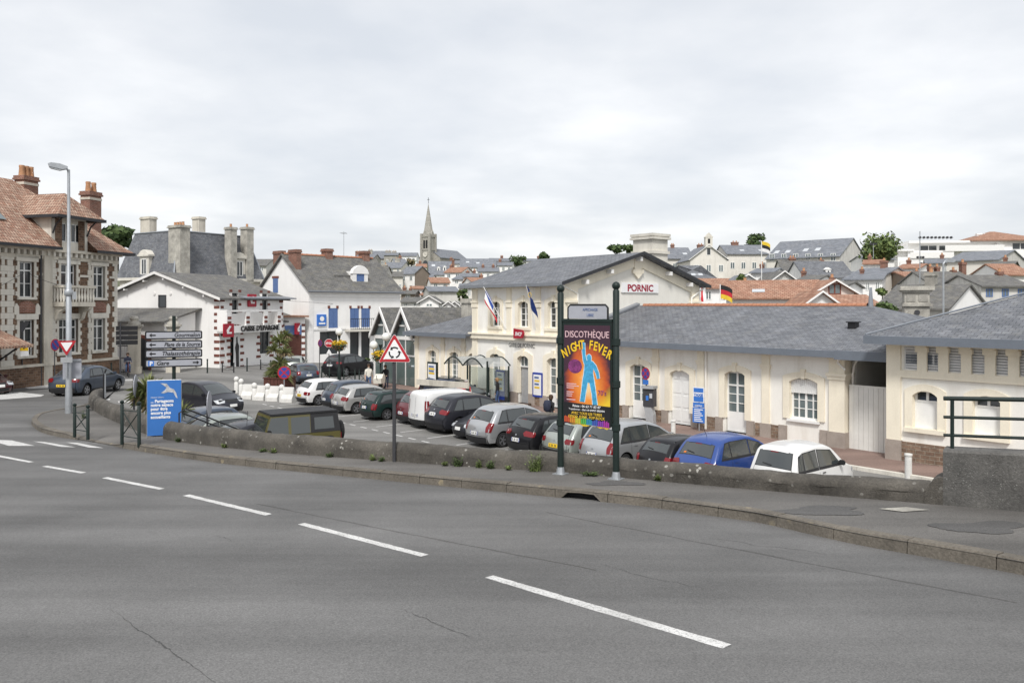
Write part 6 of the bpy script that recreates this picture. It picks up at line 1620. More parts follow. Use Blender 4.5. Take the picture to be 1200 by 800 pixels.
a3 = thing('shop_door_front', 'narrow shop front with blue panel above a brown door and brick edges', 'shop front', (-19.0 + 0.2, 69.6, 0), R(40))
mb = MB(); mb.box(-1.1, 1.1, 0, 3, -0.2, 4.2); mb.build('wall', 'white_wall', a3)
mb = MB(); mb.box(-0.75, 0.75, -0.05, 0, 0, 2.7); mb.build('door', 'planter_wood', a3)
mb = MB(); mb.box(-0.75, 0.75, -0.06, 0, 2.7, 3.5); mb.build('blue_panel', 'blue_paint', a3)
mb = MB(); mb.box(-1.25, 1.25, -0.5, 3, 4.2, 4.35); mb.build('tile_coping', 'clay_far', a3)
for i in range(7):
    for x in (-0.95, 0.95): put('brick_block', qs, a3, (x, 0, 0.3 + i * 0.52))

# ================================================================== WHITE HOUSE WITH BLUE SHUTTERS
Wf = Frame(-17.7, 70.6, 0.68, 0.73)
wh = thing('white_house', 'white two-storey house with blue shutters, brick chimneys and dark slate roof', 'building', Wf.o, Wf.rz)
WWL, WWD = 10.2, 8.3; WE = Wf.lz(0, 0, 341); WR = Wf.lz(0, 4.15, 299)
sh = [(Wf.lx(p), Wf.lz(Wf.lx(p), 0, 385.5), Wf.lz(Wf.lx(p), 0, 361)) for p in (390.5, 415.5, 428.5)]
mb = MB()
lo = [(Wf.lx(385.5), 1.9, 0.9, 2.9), (Wf.lx(415.5), 1.0, 0.1, 2.8), (Wf.lx(428.5), 1.0, 0.1, 2.8)]
ops = [(x - 0.5, x + 0.5, a, b) for x, a, b in sh] + [(x - w / 2, x + w / 2, a, b) for x, w, a, b in lo]
wall_face(mb, 0, WWL, -0.4, WE, ops, 0.2); mb.box(0.2, WWL, 0.26, 0.3, -0.4, WE); gable_wall(mb, 0, WWD, -0.4, WE, WR, 0); gable_wall(mb, 0, WWD, -0.4, WE, WR, WWL, flip=True); mb.build('wall', 'white_wall', wh)
for x, a, b in sh:
    for s in (-1, 1):
        mb = MB(); mb.box(min(x + s * 0.01, x + s * 0.49), max(x + s * 0.01, x + s * 0.49), 0.02, 0.07, a, b); o = mb.build('shutter', 'blue_paint', wh)
    for s in (-0.55, 0.35): mb = MB(); mb.box(x + s - 0.03, x + s + 0.2, -0.04, 0.01, b - 0.02, b + 0.22); mb.build('brick_label', 'brick_paint', wh)
    mb = MB(); mb.box(x - 0.65, x + 0.65, -0.10, 0.02, a - 0.14, a - 0.01); mb.build('sill', 'white_trim', wh)
window(wh, lo[0][0], 0.9, 1.9, 2.0, 0.15, 2, 1, frame='dark_green_paint', name='shop_window')
for q in (1, 2): window(wh, lo[q][0], 0.1, 1.0, 2.7, 0.15, 1, 1, frame='dark_metal', name='door')
mb = MB(); mb.box(0, WWL, -0.08, 0.0, WE - 0.5, WE - 0.35); mb.box(-0.05, WWL + 0.05, -0.25, 0.0, WE - 0.16, WE - 0.02); mb.box(0, WWL, -0.06, 0, 3.05, 3.2); mb.box(0, 0.45, -0.05, 0, 0, WE - 0.5); mb.build('cornice', 'white_trim', wh)
yw = Wf.ly(323, 0); a, b = Wf.lz(0, yw, 343), Wf.lz(0, yw, 326)
mb = MB(); mb.T = SIDE_L; mb.box(-yw - 0.42, -yw + 0.42, -0.03, 0.02, a, b); mb.build('shutter', 'blue_paint', wh)
mb = MB(); mb.T = SIDE_L; mb.box(-yw - 0.55, -yw + 0.55, -0.05, 0.02, b, b + 0.2); mb.build('brick_label', 'brick_paint', wh)
mb = roof_x(-0.25, WWL + 0.2, -0.35, WWD + 0.3, WE + 0.02, WR + 0.12, 0, 0, 0.12); rf = mb.build('roof', 'slate_old', wh)
ridge_tiles(rf, 0, WWL, WWD / 2, WR + 0.14, l=0.5, r=0.16)
mb = MB(); mb.box(-0.3, WWL + 0.2, -0.45, -0.36, WE - 0.06, WE + 0.06); mb.build('gutter', 'zinc', rf)
for y_ in (2.6, 5.2): chimney(wh, 0.4, y_ + 0.25, WR - 2, WR + 0.40, 0.5, 1.3, 'red_brick', 0)
for x, y_ in ((4.7, 4.15), (9.0, 4.15)): chimney(wh, x, y_, WR - 1, WR + 0.75, 0.7, 0.9, 'red_brick', 0)
xd = Wf.lx(421, 1.1); zd0 = Wf.lz(xd, 1.1, 340.5); zd1 = Wf.lz(xd, 1.1, 324)
mb = MB(); mb.box(xd - 0.85, xd - 0.45, 0.9, 1.3, zd0 - 0.1, zd1 + 0.3); mb.box(xd + 0.45, xd + 0.85, 0.9, 1.3, zd0 - 0.1, zd1 + 0.3); mb.prism([(xd - 0.95, zd1 + 0.25), (xd + 0.95, zd1 + 0.25), (xd + 0.8, zd1 + 0.65), (xd + 0.4, zd1 + 0.95), (xd, zd1 + 1.05), (xd - 0.4, zd1 + 0.95), (xd - 0.8, zd1 + 0.65)], 0.85, 1.3); mb.box(xd - 0.7, xd + 0.7, 1.2, 4, zd0, zd1 + 0.5); dm = mb.build('dormer', 'white_trim', wh)
mb = MB(); mb.box(xd - 0.45, xd + 0.45, 0.95, 1.1, zd0 + 0.05, zd1 + 0.3); mb.build('shutter', 'blue_paint', dm)
mb = MB(); mb.box(xd - 2.3, xd - 0.75, 1.6, 4, zd0 + 0.1, zd1 - 0.3); mb.box(xd - 2.5, xd - 0.7, 1.4, 4, zd1 - 0.3, zd1 + 0.1); mb.build('dormer_side', 'slate_old', dm)
mb = MB()
for q in range(15): mb.tube([(sh[1][0] - 0.9 + q * 0.23, -0.7, sh[1][1] - 0.05), (sh[1][0] - 0.9 + q * 0.23, -0.7, sh[1][1] + 0.95)], 0.018, 5)
x0_, x1_ = sh[1][0] - 0.95, sh[1][0] + 2.35
mb.box(x0_, x1_, -0.72, -0.68, sh[1][1] + 0.93, sh[1][1] + 0.98); mb.box(x0_, x1_, -0.72, -0.68, sh[1][1] + 0.0, sh[1][1] + 0.05); mb.build('balcony_railing', 'black_paint', wh)
mb = MB(); mb.box(x0_ - 0.1, x1_ + 0.1, -0.8, 0, sh[1][1] - 0.2, sh[1][1] - 0.03); mb.build('balcony', 'limestone_light', wh)
mb = MB(); xq = Wf.lx(377, -0.1); zq = Wf.lz(xq, 0, 375); mb.box(xq - 0.45, xq + 0.45, -0.15, 0, zq - 0.5, zq + 0.5); sb = mb.build('blue_logo_sign', 'taxi_blue', wh)
mb = MB(); disc(mb, 0.22, -0.17, -0.151, 12, xq, zq + 0.12); mb.box(xq - 0.32, xq + 0.32, -0.17, -0.151, zq - 0.36, zq - 0.22); mb.build('sign_mark', 'sign_white', sb)
skx = Wf.lx(375, 2.0); mb = MB(); mb.add([(skx - 0.5, 1.6, WE + 1.42), (skx + 0.1, 1.6, WE + 1.42), (skx + 0.1, 2.2, WE + 1.95), (skx - 0.5, 2.2, WE + 1.95)], [(0, 1, 2, 3)]); mb.build('skylight', 'glass_pale', rf)
ar = thing('roof_aerial', 'thin television aerial on the white house roof', 'aerial', Wf.pt(6.6, 4.15, WR + 0.2), 0)
mb = MB(); mb.tube([(0, 0, -0.3), (0, 0, 2.4)], 0.025, 5); mb.build('mast', 'galvanised', ar)
for q in range(5): mb = MB(); mb.box(-0.35 + q * 0.02, 0.35 - q * 0.02, -0.01 + q * 0.22 - 0.5, 0.01 + q * 0.22 - 0.5, 2.2, 2.22); mb.build('element', 'galvanised', ar)

# ================================================================== SLATE MANSION
Mf = Frame(-35.8, 86, 0.53, 0.85)
mm = thing('slate_mansion', 'stone mansion with tall slate mansard roof and big stone chimneys', 'building', Mf.o, Mf.rz)
MLn, MDp = 11.5, 9.8; ME = Mf.lz(0, 0, 324); MT = Mf.lz(3, 3, 268)
mb = MB(); mb.box(0, MLn, 0, MDp, 0, ME); mb.build('wall', 'limestone', mm)
mb = MB(); mb.box(-0.35, MLn + 0.35, -0.35, MDp + 0.35, ME - 0.3, ME); mb.build('cornice', 'limestone_light', mm)
i_ = 1.1
b4 = [(-0.3, -0.3, ME), (MLn + 0.3, -0.3, ME), (MLn + 0.3, MDp + 0.3, ME), (-0.3, MDp + 0.3, ME)]; t4 = [(i_, i_, MT - 0.5), (MLn - i_, i_, MT - 0.5), (MLn - i_, MDp - i_, MT - 0.5), (i_, MDp - i_, MT - 0.5)]; r2 = [(4, MDp / 2, MT), (MLn - 4, MDp / 2, MT)]
mb = MB(); mb.add(b4 + t4 + r2, [(0, 1, 5, 4), (1, 2, 6, 5), (2, 3, 7, 6), (3, 0, 4, 7), (4, 5, 9, 8), (5, 6, 9), (6, 7, 8, 9), (7, 4, 8)]); rf = mb.build('roof', 'slate', mm)
for a, b in (((-0.3, -0.3, ME), (i_, i_, MT - 0.45)), ((i_, i_, MT - 0.45), (MLn - i_, i_, MT - 0.45)), ((i_, i_, MT - 0.45), (i_, MDp - i_, MT - 0.45)), ((MLn - i_, i_, MT - 0.45), (MLn + .3, -.3, ME))):
    mb = MB(); mb.tube([a, b], 0.09, 6); mb.build('lead_roll', 'zinc', rf)
def mch(px, py, yo, w, d, pots=0):
    x = Mf.lx(px, yo); z = Mf.lz(x, yo, py); return chimney(mm, x, yo, ME - 0.5, z, w, d, 'old_stone' if pots else 'limestone', pots)
mch(210, 265, 0.2, 1.2, 2.0, 4); mch(174, 255, 7.5, 0.9, 1.7); mch(233, 255, 5, 0.9, 1.2); mch(270.5, 267, -0.1, 0.9, 1.0, 1); mch(289.5, 267, 0.2, 1.0, 1.1, 1)
def mdorm(x, y, T, w=1.6, h=2.3):
    mb = MB(); mb.T = T; mb.box(x - w / 2, x + w / 2, y, y + 2.2, ME - 0.1, ME + h); mb.box(x - w / 2 - 0.2, x + w / 2 + 0.2, y - 0.2, y + 2.4, ME + h, ME + h + 0.2); mb.prism([(x - w / 2 - 0.1, ME + h + 0.2), (x + w / 2 + 0.1, ME + h + 0.2), (x + w / 4, ME + h + 0.6), (x, ME + h + 0.72), (x - w / 4, ME + h + 0.6)], y - 0.15, y + 2); d = mb.build('dormer', 'limestone_light', mm)
    window(d, x, ME + 0.3, w * 0.55, h - 0.6, y - 0.01, 2, 1, T=T)
mdorm(Mf.lx(281, -0.2), -0.15, None); mdorm(-Mf.ly(170, -0.1), -0.2, SIDE_L)
for px in (147, 158):
    yq = Mf.ly(px, 0); window(mm, -yq, ME - 2.6, 0.9, 1.9, -0.02, 2, 1, T=SIDE_L)

# ================================================================== THE TOWN ON THE HILL
def town(label, xl, xr, yr, ye, yb, Y, ridge='x', roof='slate_far', wall='white_wall', wins=(2, 1), chim=(), yaw=0.0, D=8.0, gable=None, frame='white_frame', glass='glass_pale', name='town_house', hip=0.0, dorm=(), sky_=(), brick='red_brick', shut=None, wy=None, xg=None):
    X = (xl - HX) / FOC * Y
    f = Frame(X, Y, math.cos(R(yaw)), math.sin(R(yaw)), CZ - (yb - HY) / FOC * Y)
    t = thing(name, label, 'house', f.o, f.rz)
    W = f.lx(xr); dn = -9.0
    if xg: D = max(3.0, min(30.0, f.ly(xg, W)))
    ze = f.lz(W / 2, 0, ye)
    T = None
    if ridge == 'x':
        zr = f.lz(W / 2, D / 2, yr)
        mb = MB(); v = [(0, 0, dn), (W, 0, dn), (W, D, dn), (0, D, dn), (0, 0, ze), (W, 0, ze), (W, D, ze), (0, D, ze), (0, D / 2, zr - .05), (W, D / 2, zr - .05)]
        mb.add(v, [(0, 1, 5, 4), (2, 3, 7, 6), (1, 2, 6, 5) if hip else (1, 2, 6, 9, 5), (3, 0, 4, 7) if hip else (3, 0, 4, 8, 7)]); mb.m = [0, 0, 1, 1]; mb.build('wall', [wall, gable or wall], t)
        mb = roof_x(-0.2, W + 0.2, -0.4, D + 0.4, ze, zr, hip, hip, 0.14); rf = mb.build('roof', roof, t)
    else:
        zr = f.lz(W / 2, 0, yr)
        mb = MB(); mb.add([(0, 0, dn), (W, 0, dn), (W, 0, ze), (W / 2, 0, zr), (0, 0, ze), (0, D, dn), (W, D, dn), (W, D, ze), (0, D, ze)], [(0, 1, 2, 3, 4), (5, 0, 4, 8), (1, 6, 7, 2)]); mb.build('wall', wall, t)
        T = Matrix.Translation((W / 2, 0, 0)) @ SIDE_R
        mb = roof_x(-0.35, D, -W / 2 - 0.35, W / 2 + 0.35, ze - 0.1, zr + 0.1, 0, 0, 0.14, T=T); rf = mb.build('roof', roof, t)
        mb = MB()
        for s in (-1, 1):
            q = [(W / 2 + s * (W / 2 + 0.4), ze - 0.22), (W / 2, zr - 0.04), (W / 2, zr + 0.10), (W / 2 + s * (W / 2 + 0.4), ze - 0.08)]
            mb.prism(q if s < 0 else q[::-1], -0.42, -0.36)
        mb.build('barge_board', 'white_trim', rf)
    c, r = wins
    ww = min(1.0, W / (c + 0.5) * 0.5) if c else 1
    hh = ze if ridge == 'x' else ze
    for i in range(c):
        for j in range(r):
            x = W * (i + 0.5) / c; z = (ze * (j + 0.25) / max(r, 1)) if wy is None else f.lz(x, 0, wy) + j * 2.8
            h_ = min(1.5, ze / max(r, 1) * 0.55)
            if h_ < 0.3: continue
            window(t, x, z, ww, h_, 0.0, 2, 1, frame=frame, glass=glass, bar=0.07, thick=0.04)
            if shut:
                for s in (-1, 1): mb = MB(); mb.box(x + s * ww * 0.78 - ww * 0.25, x + s * ww * 0.78 + ww * 0.25, -0.05, -0.005, z, z + h_); mb.build('shutter', shut, t)
    for px, py, wp in chim:
        x = f.lx(px, D / 2 if ridge == 'x' else D * 0.3); yo = D / 2 if ridge == 'x' else D * 0.3
        k = (Y + yo) / FOC
        chimney(rf, x, yo, zr - 2.5, f.lz(x, yo, py), wp * k, 0.7, brick, 2 if wp * k > 0.8 else 1, poth=0.4)
    for px, py, wp in dorm:
        x = f.lx(px, 1.2); z = f.lz(x, 1.2, py); w_ = wp * Y / FOC
        mb = MB(); mb.box(x - w_ / 2, x + w_ / 2, 1.0, 3.5, ze, z); mb.prism([(x - w_ / 2 - 0.15, z), (x + w_ / 2 + 0.15, z), (x, z + w_ * 0.45)], 0.9, 3.6); d = mb.build('dormer', 'white_trim', t)
        window(d, x, z - w_ * 1.05, w_ * 0.55, w_ * 0.95, 1.0, 1, 1, frame='white_frame', bar=0.06)
    for px, fr in sky_:
        if ridge != 'x': continue
        x = f.lx(px, D / 4); 
        def rp(q): return (-0.4 + (D / 2 + 0.4) * q, ze + (zr - ze) * q + 0.03)
        a, b = rp(fr), rp(fr + 0.16)
        mb = MB(); mb.add([(x - 0.5, a[0], a[1]), (x + 0.5, a[0], a[1]), (x + 0.5, b[0], b[1]), (x - 0.5, b[0], b[1])], [(0, 1, 2, 3)]); mb.build('skylight', 'lamp_clear', rf)
    return t, f, W, ze, zr
# left group under the church (behind the white house)
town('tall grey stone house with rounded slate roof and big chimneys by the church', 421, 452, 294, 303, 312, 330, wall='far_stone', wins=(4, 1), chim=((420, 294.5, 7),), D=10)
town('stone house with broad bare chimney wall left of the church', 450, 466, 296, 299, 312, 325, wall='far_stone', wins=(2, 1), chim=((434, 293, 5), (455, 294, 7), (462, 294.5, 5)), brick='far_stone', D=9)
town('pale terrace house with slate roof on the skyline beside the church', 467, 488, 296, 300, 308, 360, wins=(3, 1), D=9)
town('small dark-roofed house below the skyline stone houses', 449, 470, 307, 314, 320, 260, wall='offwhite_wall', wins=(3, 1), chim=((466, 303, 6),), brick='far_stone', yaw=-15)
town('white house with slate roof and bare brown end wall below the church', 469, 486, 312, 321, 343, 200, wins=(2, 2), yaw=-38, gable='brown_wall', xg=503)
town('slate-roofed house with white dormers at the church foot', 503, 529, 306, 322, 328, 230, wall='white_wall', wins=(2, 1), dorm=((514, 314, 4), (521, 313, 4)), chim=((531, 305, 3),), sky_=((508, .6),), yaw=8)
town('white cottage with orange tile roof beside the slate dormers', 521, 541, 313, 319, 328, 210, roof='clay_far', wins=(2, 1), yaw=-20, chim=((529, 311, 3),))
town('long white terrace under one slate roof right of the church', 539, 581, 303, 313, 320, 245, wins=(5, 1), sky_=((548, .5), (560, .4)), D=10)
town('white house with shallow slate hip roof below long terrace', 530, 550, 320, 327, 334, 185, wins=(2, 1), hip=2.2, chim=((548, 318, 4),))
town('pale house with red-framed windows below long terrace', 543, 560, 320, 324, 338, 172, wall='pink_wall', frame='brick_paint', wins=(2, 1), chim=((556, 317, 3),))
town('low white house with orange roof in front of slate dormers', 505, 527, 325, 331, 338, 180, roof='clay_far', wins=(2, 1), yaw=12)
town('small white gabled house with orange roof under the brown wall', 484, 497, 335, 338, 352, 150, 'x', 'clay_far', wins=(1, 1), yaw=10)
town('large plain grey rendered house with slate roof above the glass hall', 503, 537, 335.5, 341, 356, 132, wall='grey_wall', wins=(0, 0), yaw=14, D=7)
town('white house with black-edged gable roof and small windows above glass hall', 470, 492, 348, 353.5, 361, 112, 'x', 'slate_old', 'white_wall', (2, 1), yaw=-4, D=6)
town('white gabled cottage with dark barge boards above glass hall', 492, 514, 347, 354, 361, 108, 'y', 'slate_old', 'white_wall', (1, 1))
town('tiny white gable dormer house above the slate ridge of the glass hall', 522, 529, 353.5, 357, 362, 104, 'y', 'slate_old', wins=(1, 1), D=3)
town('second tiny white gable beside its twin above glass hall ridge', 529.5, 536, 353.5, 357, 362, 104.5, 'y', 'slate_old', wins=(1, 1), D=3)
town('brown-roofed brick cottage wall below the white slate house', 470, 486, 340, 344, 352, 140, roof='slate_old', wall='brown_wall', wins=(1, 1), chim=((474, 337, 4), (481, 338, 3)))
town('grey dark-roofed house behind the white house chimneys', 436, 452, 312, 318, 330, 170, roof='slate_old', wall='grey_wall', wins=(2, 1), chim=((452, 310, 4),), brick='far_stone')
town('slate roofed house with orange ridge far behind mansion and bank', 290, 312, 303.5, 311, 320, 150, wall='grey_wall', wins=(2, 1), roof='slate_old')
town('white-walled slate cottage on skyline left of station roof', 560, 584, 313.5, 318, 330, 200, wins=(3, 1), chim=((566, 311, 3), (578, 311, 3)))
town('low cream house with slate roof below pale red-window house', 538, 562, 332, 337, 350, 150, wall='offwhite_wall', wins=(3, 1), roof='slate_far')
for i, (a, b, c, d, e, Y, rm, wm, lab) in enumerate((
 (486, 503, 322, 328, 340, 205, 'slate_far', 'white_wall', 'white terrace house with slate roof between brown wall and orange roof'),
 (488, 500, 309, 313, 325, 280, 'clay_far', 'offwhite_wall', 'cream house with orange roof at the foot of the church tower'),
 (462, 476, 303, 307, 318, 290, 'slate_far', 'white_wall', 'small white house on skyline below pale terrace'),
 (560, 600, 307, 311, 320, 270, 'slate_far', 'white_wall', 'white row house on the skyline touching the station eave'),
 (526, 540, 305, 309, 318, 300, 'slate_far', 'offwhite_wall', 'cream slate-roofed house right behind the church nave'),
 (575, 612, 302.5, 306, 316, 330, 'slate_far', 'offwhite_wall', 'far cream terrace along the skyline beyond the station roof'),
 (553, 575, 325, 330, 345, 160, 'clay_far', 'white_wall', 'white house with orange roof hidden by the station corner'),
 (493, 512, 341, 345, 352, 142, 'clay_far', 'white_wall', 'narrow white house with orange roof beside grey rendered house'),
 (415, 437, 298, 303, 315, 300, 'slate_far', 'far_stone', 'grey stone house just above white house chimneys'),
 (448, 472, 318, 324, 345, 190, 'slate_old', 'offwhite_wall', 'cream house with weathered slate roof beside the white house gable'),
 (612, 650, 303, 306, 316, 340, 'slate_far', 'white_wall', 'far white terrace on the skyline behind hall ridge'),
 (512, 530, 340, 343, 352, 136, 'slate_far', 'white_wall', 'low white house tucked behind the grey rendered house'))):
    town(lab, a, b, c, d, e, Y, roof=rm, wall=wm, wins=(max(2, int((b - a) / 6)), 1), yaw=(-12, 8, 16, -6)[i % 4], chim=((lerp(a, b, .2 + .15 * (i % 4)), c - 2.5, 3),))
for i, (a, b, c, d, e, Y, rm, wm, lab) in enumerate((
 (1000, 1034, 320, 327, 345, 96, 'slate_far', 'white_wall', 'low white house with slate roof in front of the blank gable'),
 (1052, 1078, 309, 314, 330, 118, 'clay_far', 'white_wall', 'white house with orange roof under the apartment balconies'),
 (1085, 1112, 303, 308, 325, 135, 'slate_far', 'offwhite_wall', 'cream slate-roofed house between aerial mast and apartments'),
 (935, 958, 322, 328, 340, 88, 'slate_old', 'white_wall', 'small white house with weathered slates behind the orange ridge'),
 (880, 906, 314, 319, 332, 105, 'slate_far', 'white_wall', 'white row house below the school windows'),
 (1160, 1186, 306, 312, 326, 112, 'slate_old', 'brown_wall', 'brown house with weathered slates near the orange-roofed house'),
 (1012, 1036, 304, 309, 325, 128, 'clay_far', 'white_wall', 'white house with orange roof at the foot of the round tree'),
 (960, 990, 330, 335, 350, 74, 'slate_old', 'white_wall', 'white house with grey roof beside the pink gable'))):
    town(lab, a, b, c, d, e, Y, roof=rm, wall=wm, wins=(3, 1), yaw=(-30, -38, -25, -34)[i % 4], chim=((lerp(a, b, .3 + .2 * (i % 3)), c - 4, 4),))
# church
C = at(502, 312, 440)
ch = thing('church', 'grey stone church with tall pointed spire, clock and belfry on the hill', 'church', (C.x, C.y, C.z - 12), R(-30))
cz = 12.0; k = 440 / FOC
def cb(x0, x1, y0, y1, z0, z1, nm='tower', mt='far_stone', par=ch):
    mb = MB(); mb.box(x0, x1, y0, y1, z0, z1); return mb.build(nm, mt, par)
tw = 5.4 / 2
cb(-tw, tw, -tw, tw, -2, cz + 16.0)
for (z, e) in ((cz + 15.7, 0.35), (cz + 8.6, 0.3)): cb(-tw - e, tw + e, -tw - e, tw + e, z, z + 0.6, 'cornice')
for sx_ in (-1, 1):
    for sy_ in (-1, 1):
        cb(sx_ * tw - 0.55, sx_ * tw + 0.55, sy_ * tw - 0.55, sy_ * tw + 0.55, -2, cz + 17.6, 'buttress')
mb = MB(); n_ = 8; 
ring = [(tw * 1.02 * math.cos(2 * PI * (q + .5) / n_) * 1.05, tw * 1.02 * math.sin(2 * PI * (q + .5) / n_) * 1.05, cz + 16.3) for q in range(n_)]
mb.add(ring + [(0, 0, cz + 34.3)], [(q, (q + 1) % n_, n_) for q in range(n_)]); mb.build('spire', 'far_stone', ch)
for q in range(4):
    a = q * PI / 2; T = Matrix.Rotation(a, 4, 'Z'); mb = MB(); mb.T = T; mb.prism([(-1.8, cz + 16.3), (1.8, cz + 16.3), (0, cz + 19.6)], -tw - 0.25, -tw + 1.4); mb.build('gablet', 'far_stone', ch)
for x in (-0.8, 0.8):
    mb = MB(); q = arch_pts(1.1, cz + 9.6, cz + 13.4, 0.64); mb.prism([(x + a, b) for a, b in q][::-1], -tw - 0.12, -tw + 0.05); mb.build('belfry_opening', 'interior_dark', ch)
mb = MB(); disc(mb, 1.35, -tw - 0.5, -tw, 20, 0, cz + 6.2); cl = mb.build('clock_face', 'limestone_light', ch)
mb = MB(); mb.box(-0.06, 0.06, -tw - 0.56, -tw - 0.51, cz + 6.2, cz + 7.2); mb.box(-0.05, 0.7, -tw - 0.58, -tw - 0.53, cz + 6.14, cz + 6.26); mb.build('clock_hand', 'sign_black', cl)
mb = MB(); disc(mb, 1.5, -tw - 0.2, -tw, 18, 0, cz + 1.6); mb.build('rose_window', 'window_glass', ch)
mb = MB(); mb.tube([(0, 0, cz + 34), (0, 0, cz + 37.3)], 0.12, 6); mb.box(-0.7, 0.7, -0.1, 0.1, cz + 36, cz + 36.25); mb.build('cross', 'dark_metal', ch)
mb = MB(); mb.add([(-7, 1, -2), (7, 1, -2), (7, 1, cz + 4.6), (0, 1, cz + 9.6), (-7, 1, cz + 4.6)], [(0, 1, 2, 3, 4)]); mb.box(-7, 7, 1.01, 28, -2, cz + 4.5); mb.build('nave_wall', 'far_stone', ch)
T = SIDE_R
mb = roof_x(0.8, 28, -7.5, 7.5, cz + 4.6, cz + 9.9, 0, 0, 0.3, T=T); mb.build('nave_roof', 'slate_far', ch)

# right: convent school and the quarter behind the station
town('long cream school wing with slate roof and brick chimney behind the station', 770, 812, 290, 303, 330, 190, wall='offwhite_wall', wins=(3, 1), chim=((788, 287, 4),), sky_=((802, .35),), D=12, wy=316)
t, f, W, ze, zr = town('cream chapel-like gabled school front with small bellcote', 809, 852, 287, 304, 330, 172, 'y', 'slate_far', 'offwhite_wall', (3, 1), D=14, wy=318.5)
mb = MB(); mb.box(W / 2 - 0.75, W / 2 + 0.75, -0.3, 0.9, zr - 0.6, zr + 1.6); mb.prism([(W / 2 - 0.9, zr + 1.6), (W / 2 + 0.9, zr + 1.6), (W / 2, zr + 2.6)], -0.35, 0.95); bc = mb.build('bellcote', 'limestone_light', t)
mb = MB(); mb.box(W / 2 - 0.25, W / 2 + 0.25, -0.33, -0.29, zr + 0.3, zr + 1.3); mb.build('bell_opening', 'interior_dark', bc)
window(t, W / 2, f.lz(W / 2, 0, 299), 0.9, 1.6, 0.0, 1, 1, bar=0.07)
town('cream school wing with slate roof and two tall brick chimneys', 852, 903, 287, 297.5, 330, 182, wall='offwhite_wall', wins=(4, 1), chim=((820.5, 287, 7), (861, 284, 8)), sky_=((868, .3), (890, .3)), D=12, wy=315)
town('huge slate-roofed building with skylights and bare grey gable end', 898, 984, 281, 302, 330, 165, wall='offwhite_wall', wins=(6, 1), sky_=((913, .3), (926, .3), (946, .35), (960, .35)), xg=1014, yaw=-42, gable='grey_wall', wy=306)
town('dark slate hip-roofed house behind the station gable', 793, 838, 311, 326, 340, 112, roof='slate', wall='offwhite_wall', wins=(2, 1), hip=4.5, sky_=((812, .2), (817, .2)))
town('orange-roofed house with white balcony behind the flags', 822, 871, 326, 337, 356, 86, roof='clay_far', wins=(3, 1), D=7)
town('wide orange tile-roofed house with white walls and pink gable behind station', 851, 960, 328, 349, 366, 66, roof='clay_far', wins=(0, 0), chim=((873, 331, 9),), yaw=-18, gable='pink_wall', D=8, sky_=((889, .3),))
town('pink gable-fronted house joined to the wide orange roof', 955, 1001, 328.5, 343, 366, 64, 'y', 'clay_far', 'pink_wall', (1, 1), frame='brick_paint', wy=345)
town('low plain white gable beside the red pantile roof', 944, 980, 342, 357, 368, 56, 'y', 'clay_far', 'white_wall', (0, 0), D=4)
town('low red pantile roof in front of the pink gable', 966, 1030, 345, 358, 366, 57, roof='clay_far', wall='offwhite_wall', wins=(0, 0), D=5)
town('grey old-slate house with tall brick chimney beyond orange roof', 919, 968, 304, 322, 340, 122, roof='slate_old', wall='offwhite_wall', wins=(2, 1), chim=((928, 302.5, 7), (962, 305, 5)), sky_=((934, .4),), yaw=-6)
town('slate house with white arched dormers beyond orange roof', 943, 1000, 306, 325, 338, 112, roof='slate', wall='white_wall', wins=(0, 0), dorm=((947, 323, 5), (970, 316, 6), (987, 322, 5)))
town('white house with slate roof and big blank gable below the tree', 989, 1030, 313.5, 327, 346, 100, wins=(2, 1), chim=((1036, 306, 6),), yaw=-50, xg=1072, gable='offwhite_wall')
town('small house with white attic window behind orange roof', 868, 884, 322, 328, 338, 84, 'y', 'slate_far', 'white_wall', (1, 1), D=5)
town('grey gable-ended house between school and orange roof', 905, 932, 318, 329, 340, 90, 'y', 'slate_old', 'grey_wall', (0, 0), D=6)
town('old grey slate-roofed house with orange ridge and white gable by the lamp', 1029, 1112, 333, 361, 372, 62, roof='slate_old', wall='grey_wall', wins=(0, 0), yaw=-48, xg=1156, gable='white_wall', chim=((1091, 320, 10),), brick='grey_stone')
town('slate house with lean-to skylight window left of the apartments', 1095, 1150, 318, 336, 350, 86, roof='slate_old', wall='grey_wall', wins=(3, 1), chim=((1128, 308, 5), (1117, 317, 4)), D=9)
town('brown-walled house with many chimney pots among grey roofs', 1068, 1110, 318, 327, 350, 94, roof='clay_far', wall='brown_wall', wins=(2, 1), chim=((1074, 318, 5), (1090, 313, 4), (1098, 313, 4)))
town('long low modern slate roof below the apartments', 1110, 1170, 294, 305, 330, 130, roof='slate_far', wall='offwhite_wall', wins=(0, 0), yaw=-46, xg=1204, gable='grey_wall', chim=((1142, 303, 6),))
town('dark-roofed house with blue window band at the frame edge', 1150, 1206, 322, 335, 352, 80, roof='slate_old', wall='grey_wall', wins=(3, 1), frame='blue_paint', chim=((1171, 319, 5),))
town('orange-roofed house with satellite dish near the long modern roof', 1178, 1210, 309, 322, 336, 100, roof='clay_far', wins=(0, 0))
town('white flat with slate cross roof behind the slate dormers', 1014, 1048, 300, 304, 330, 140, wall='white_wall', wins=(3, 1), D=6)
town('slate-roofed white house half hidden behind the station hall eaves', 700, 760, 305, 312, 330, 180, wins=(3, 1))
town('white house with shallow roof below the huge slate building', 976, 1016, 318, 323, 344, 118, wins=(3, 1), roof='slate_far')

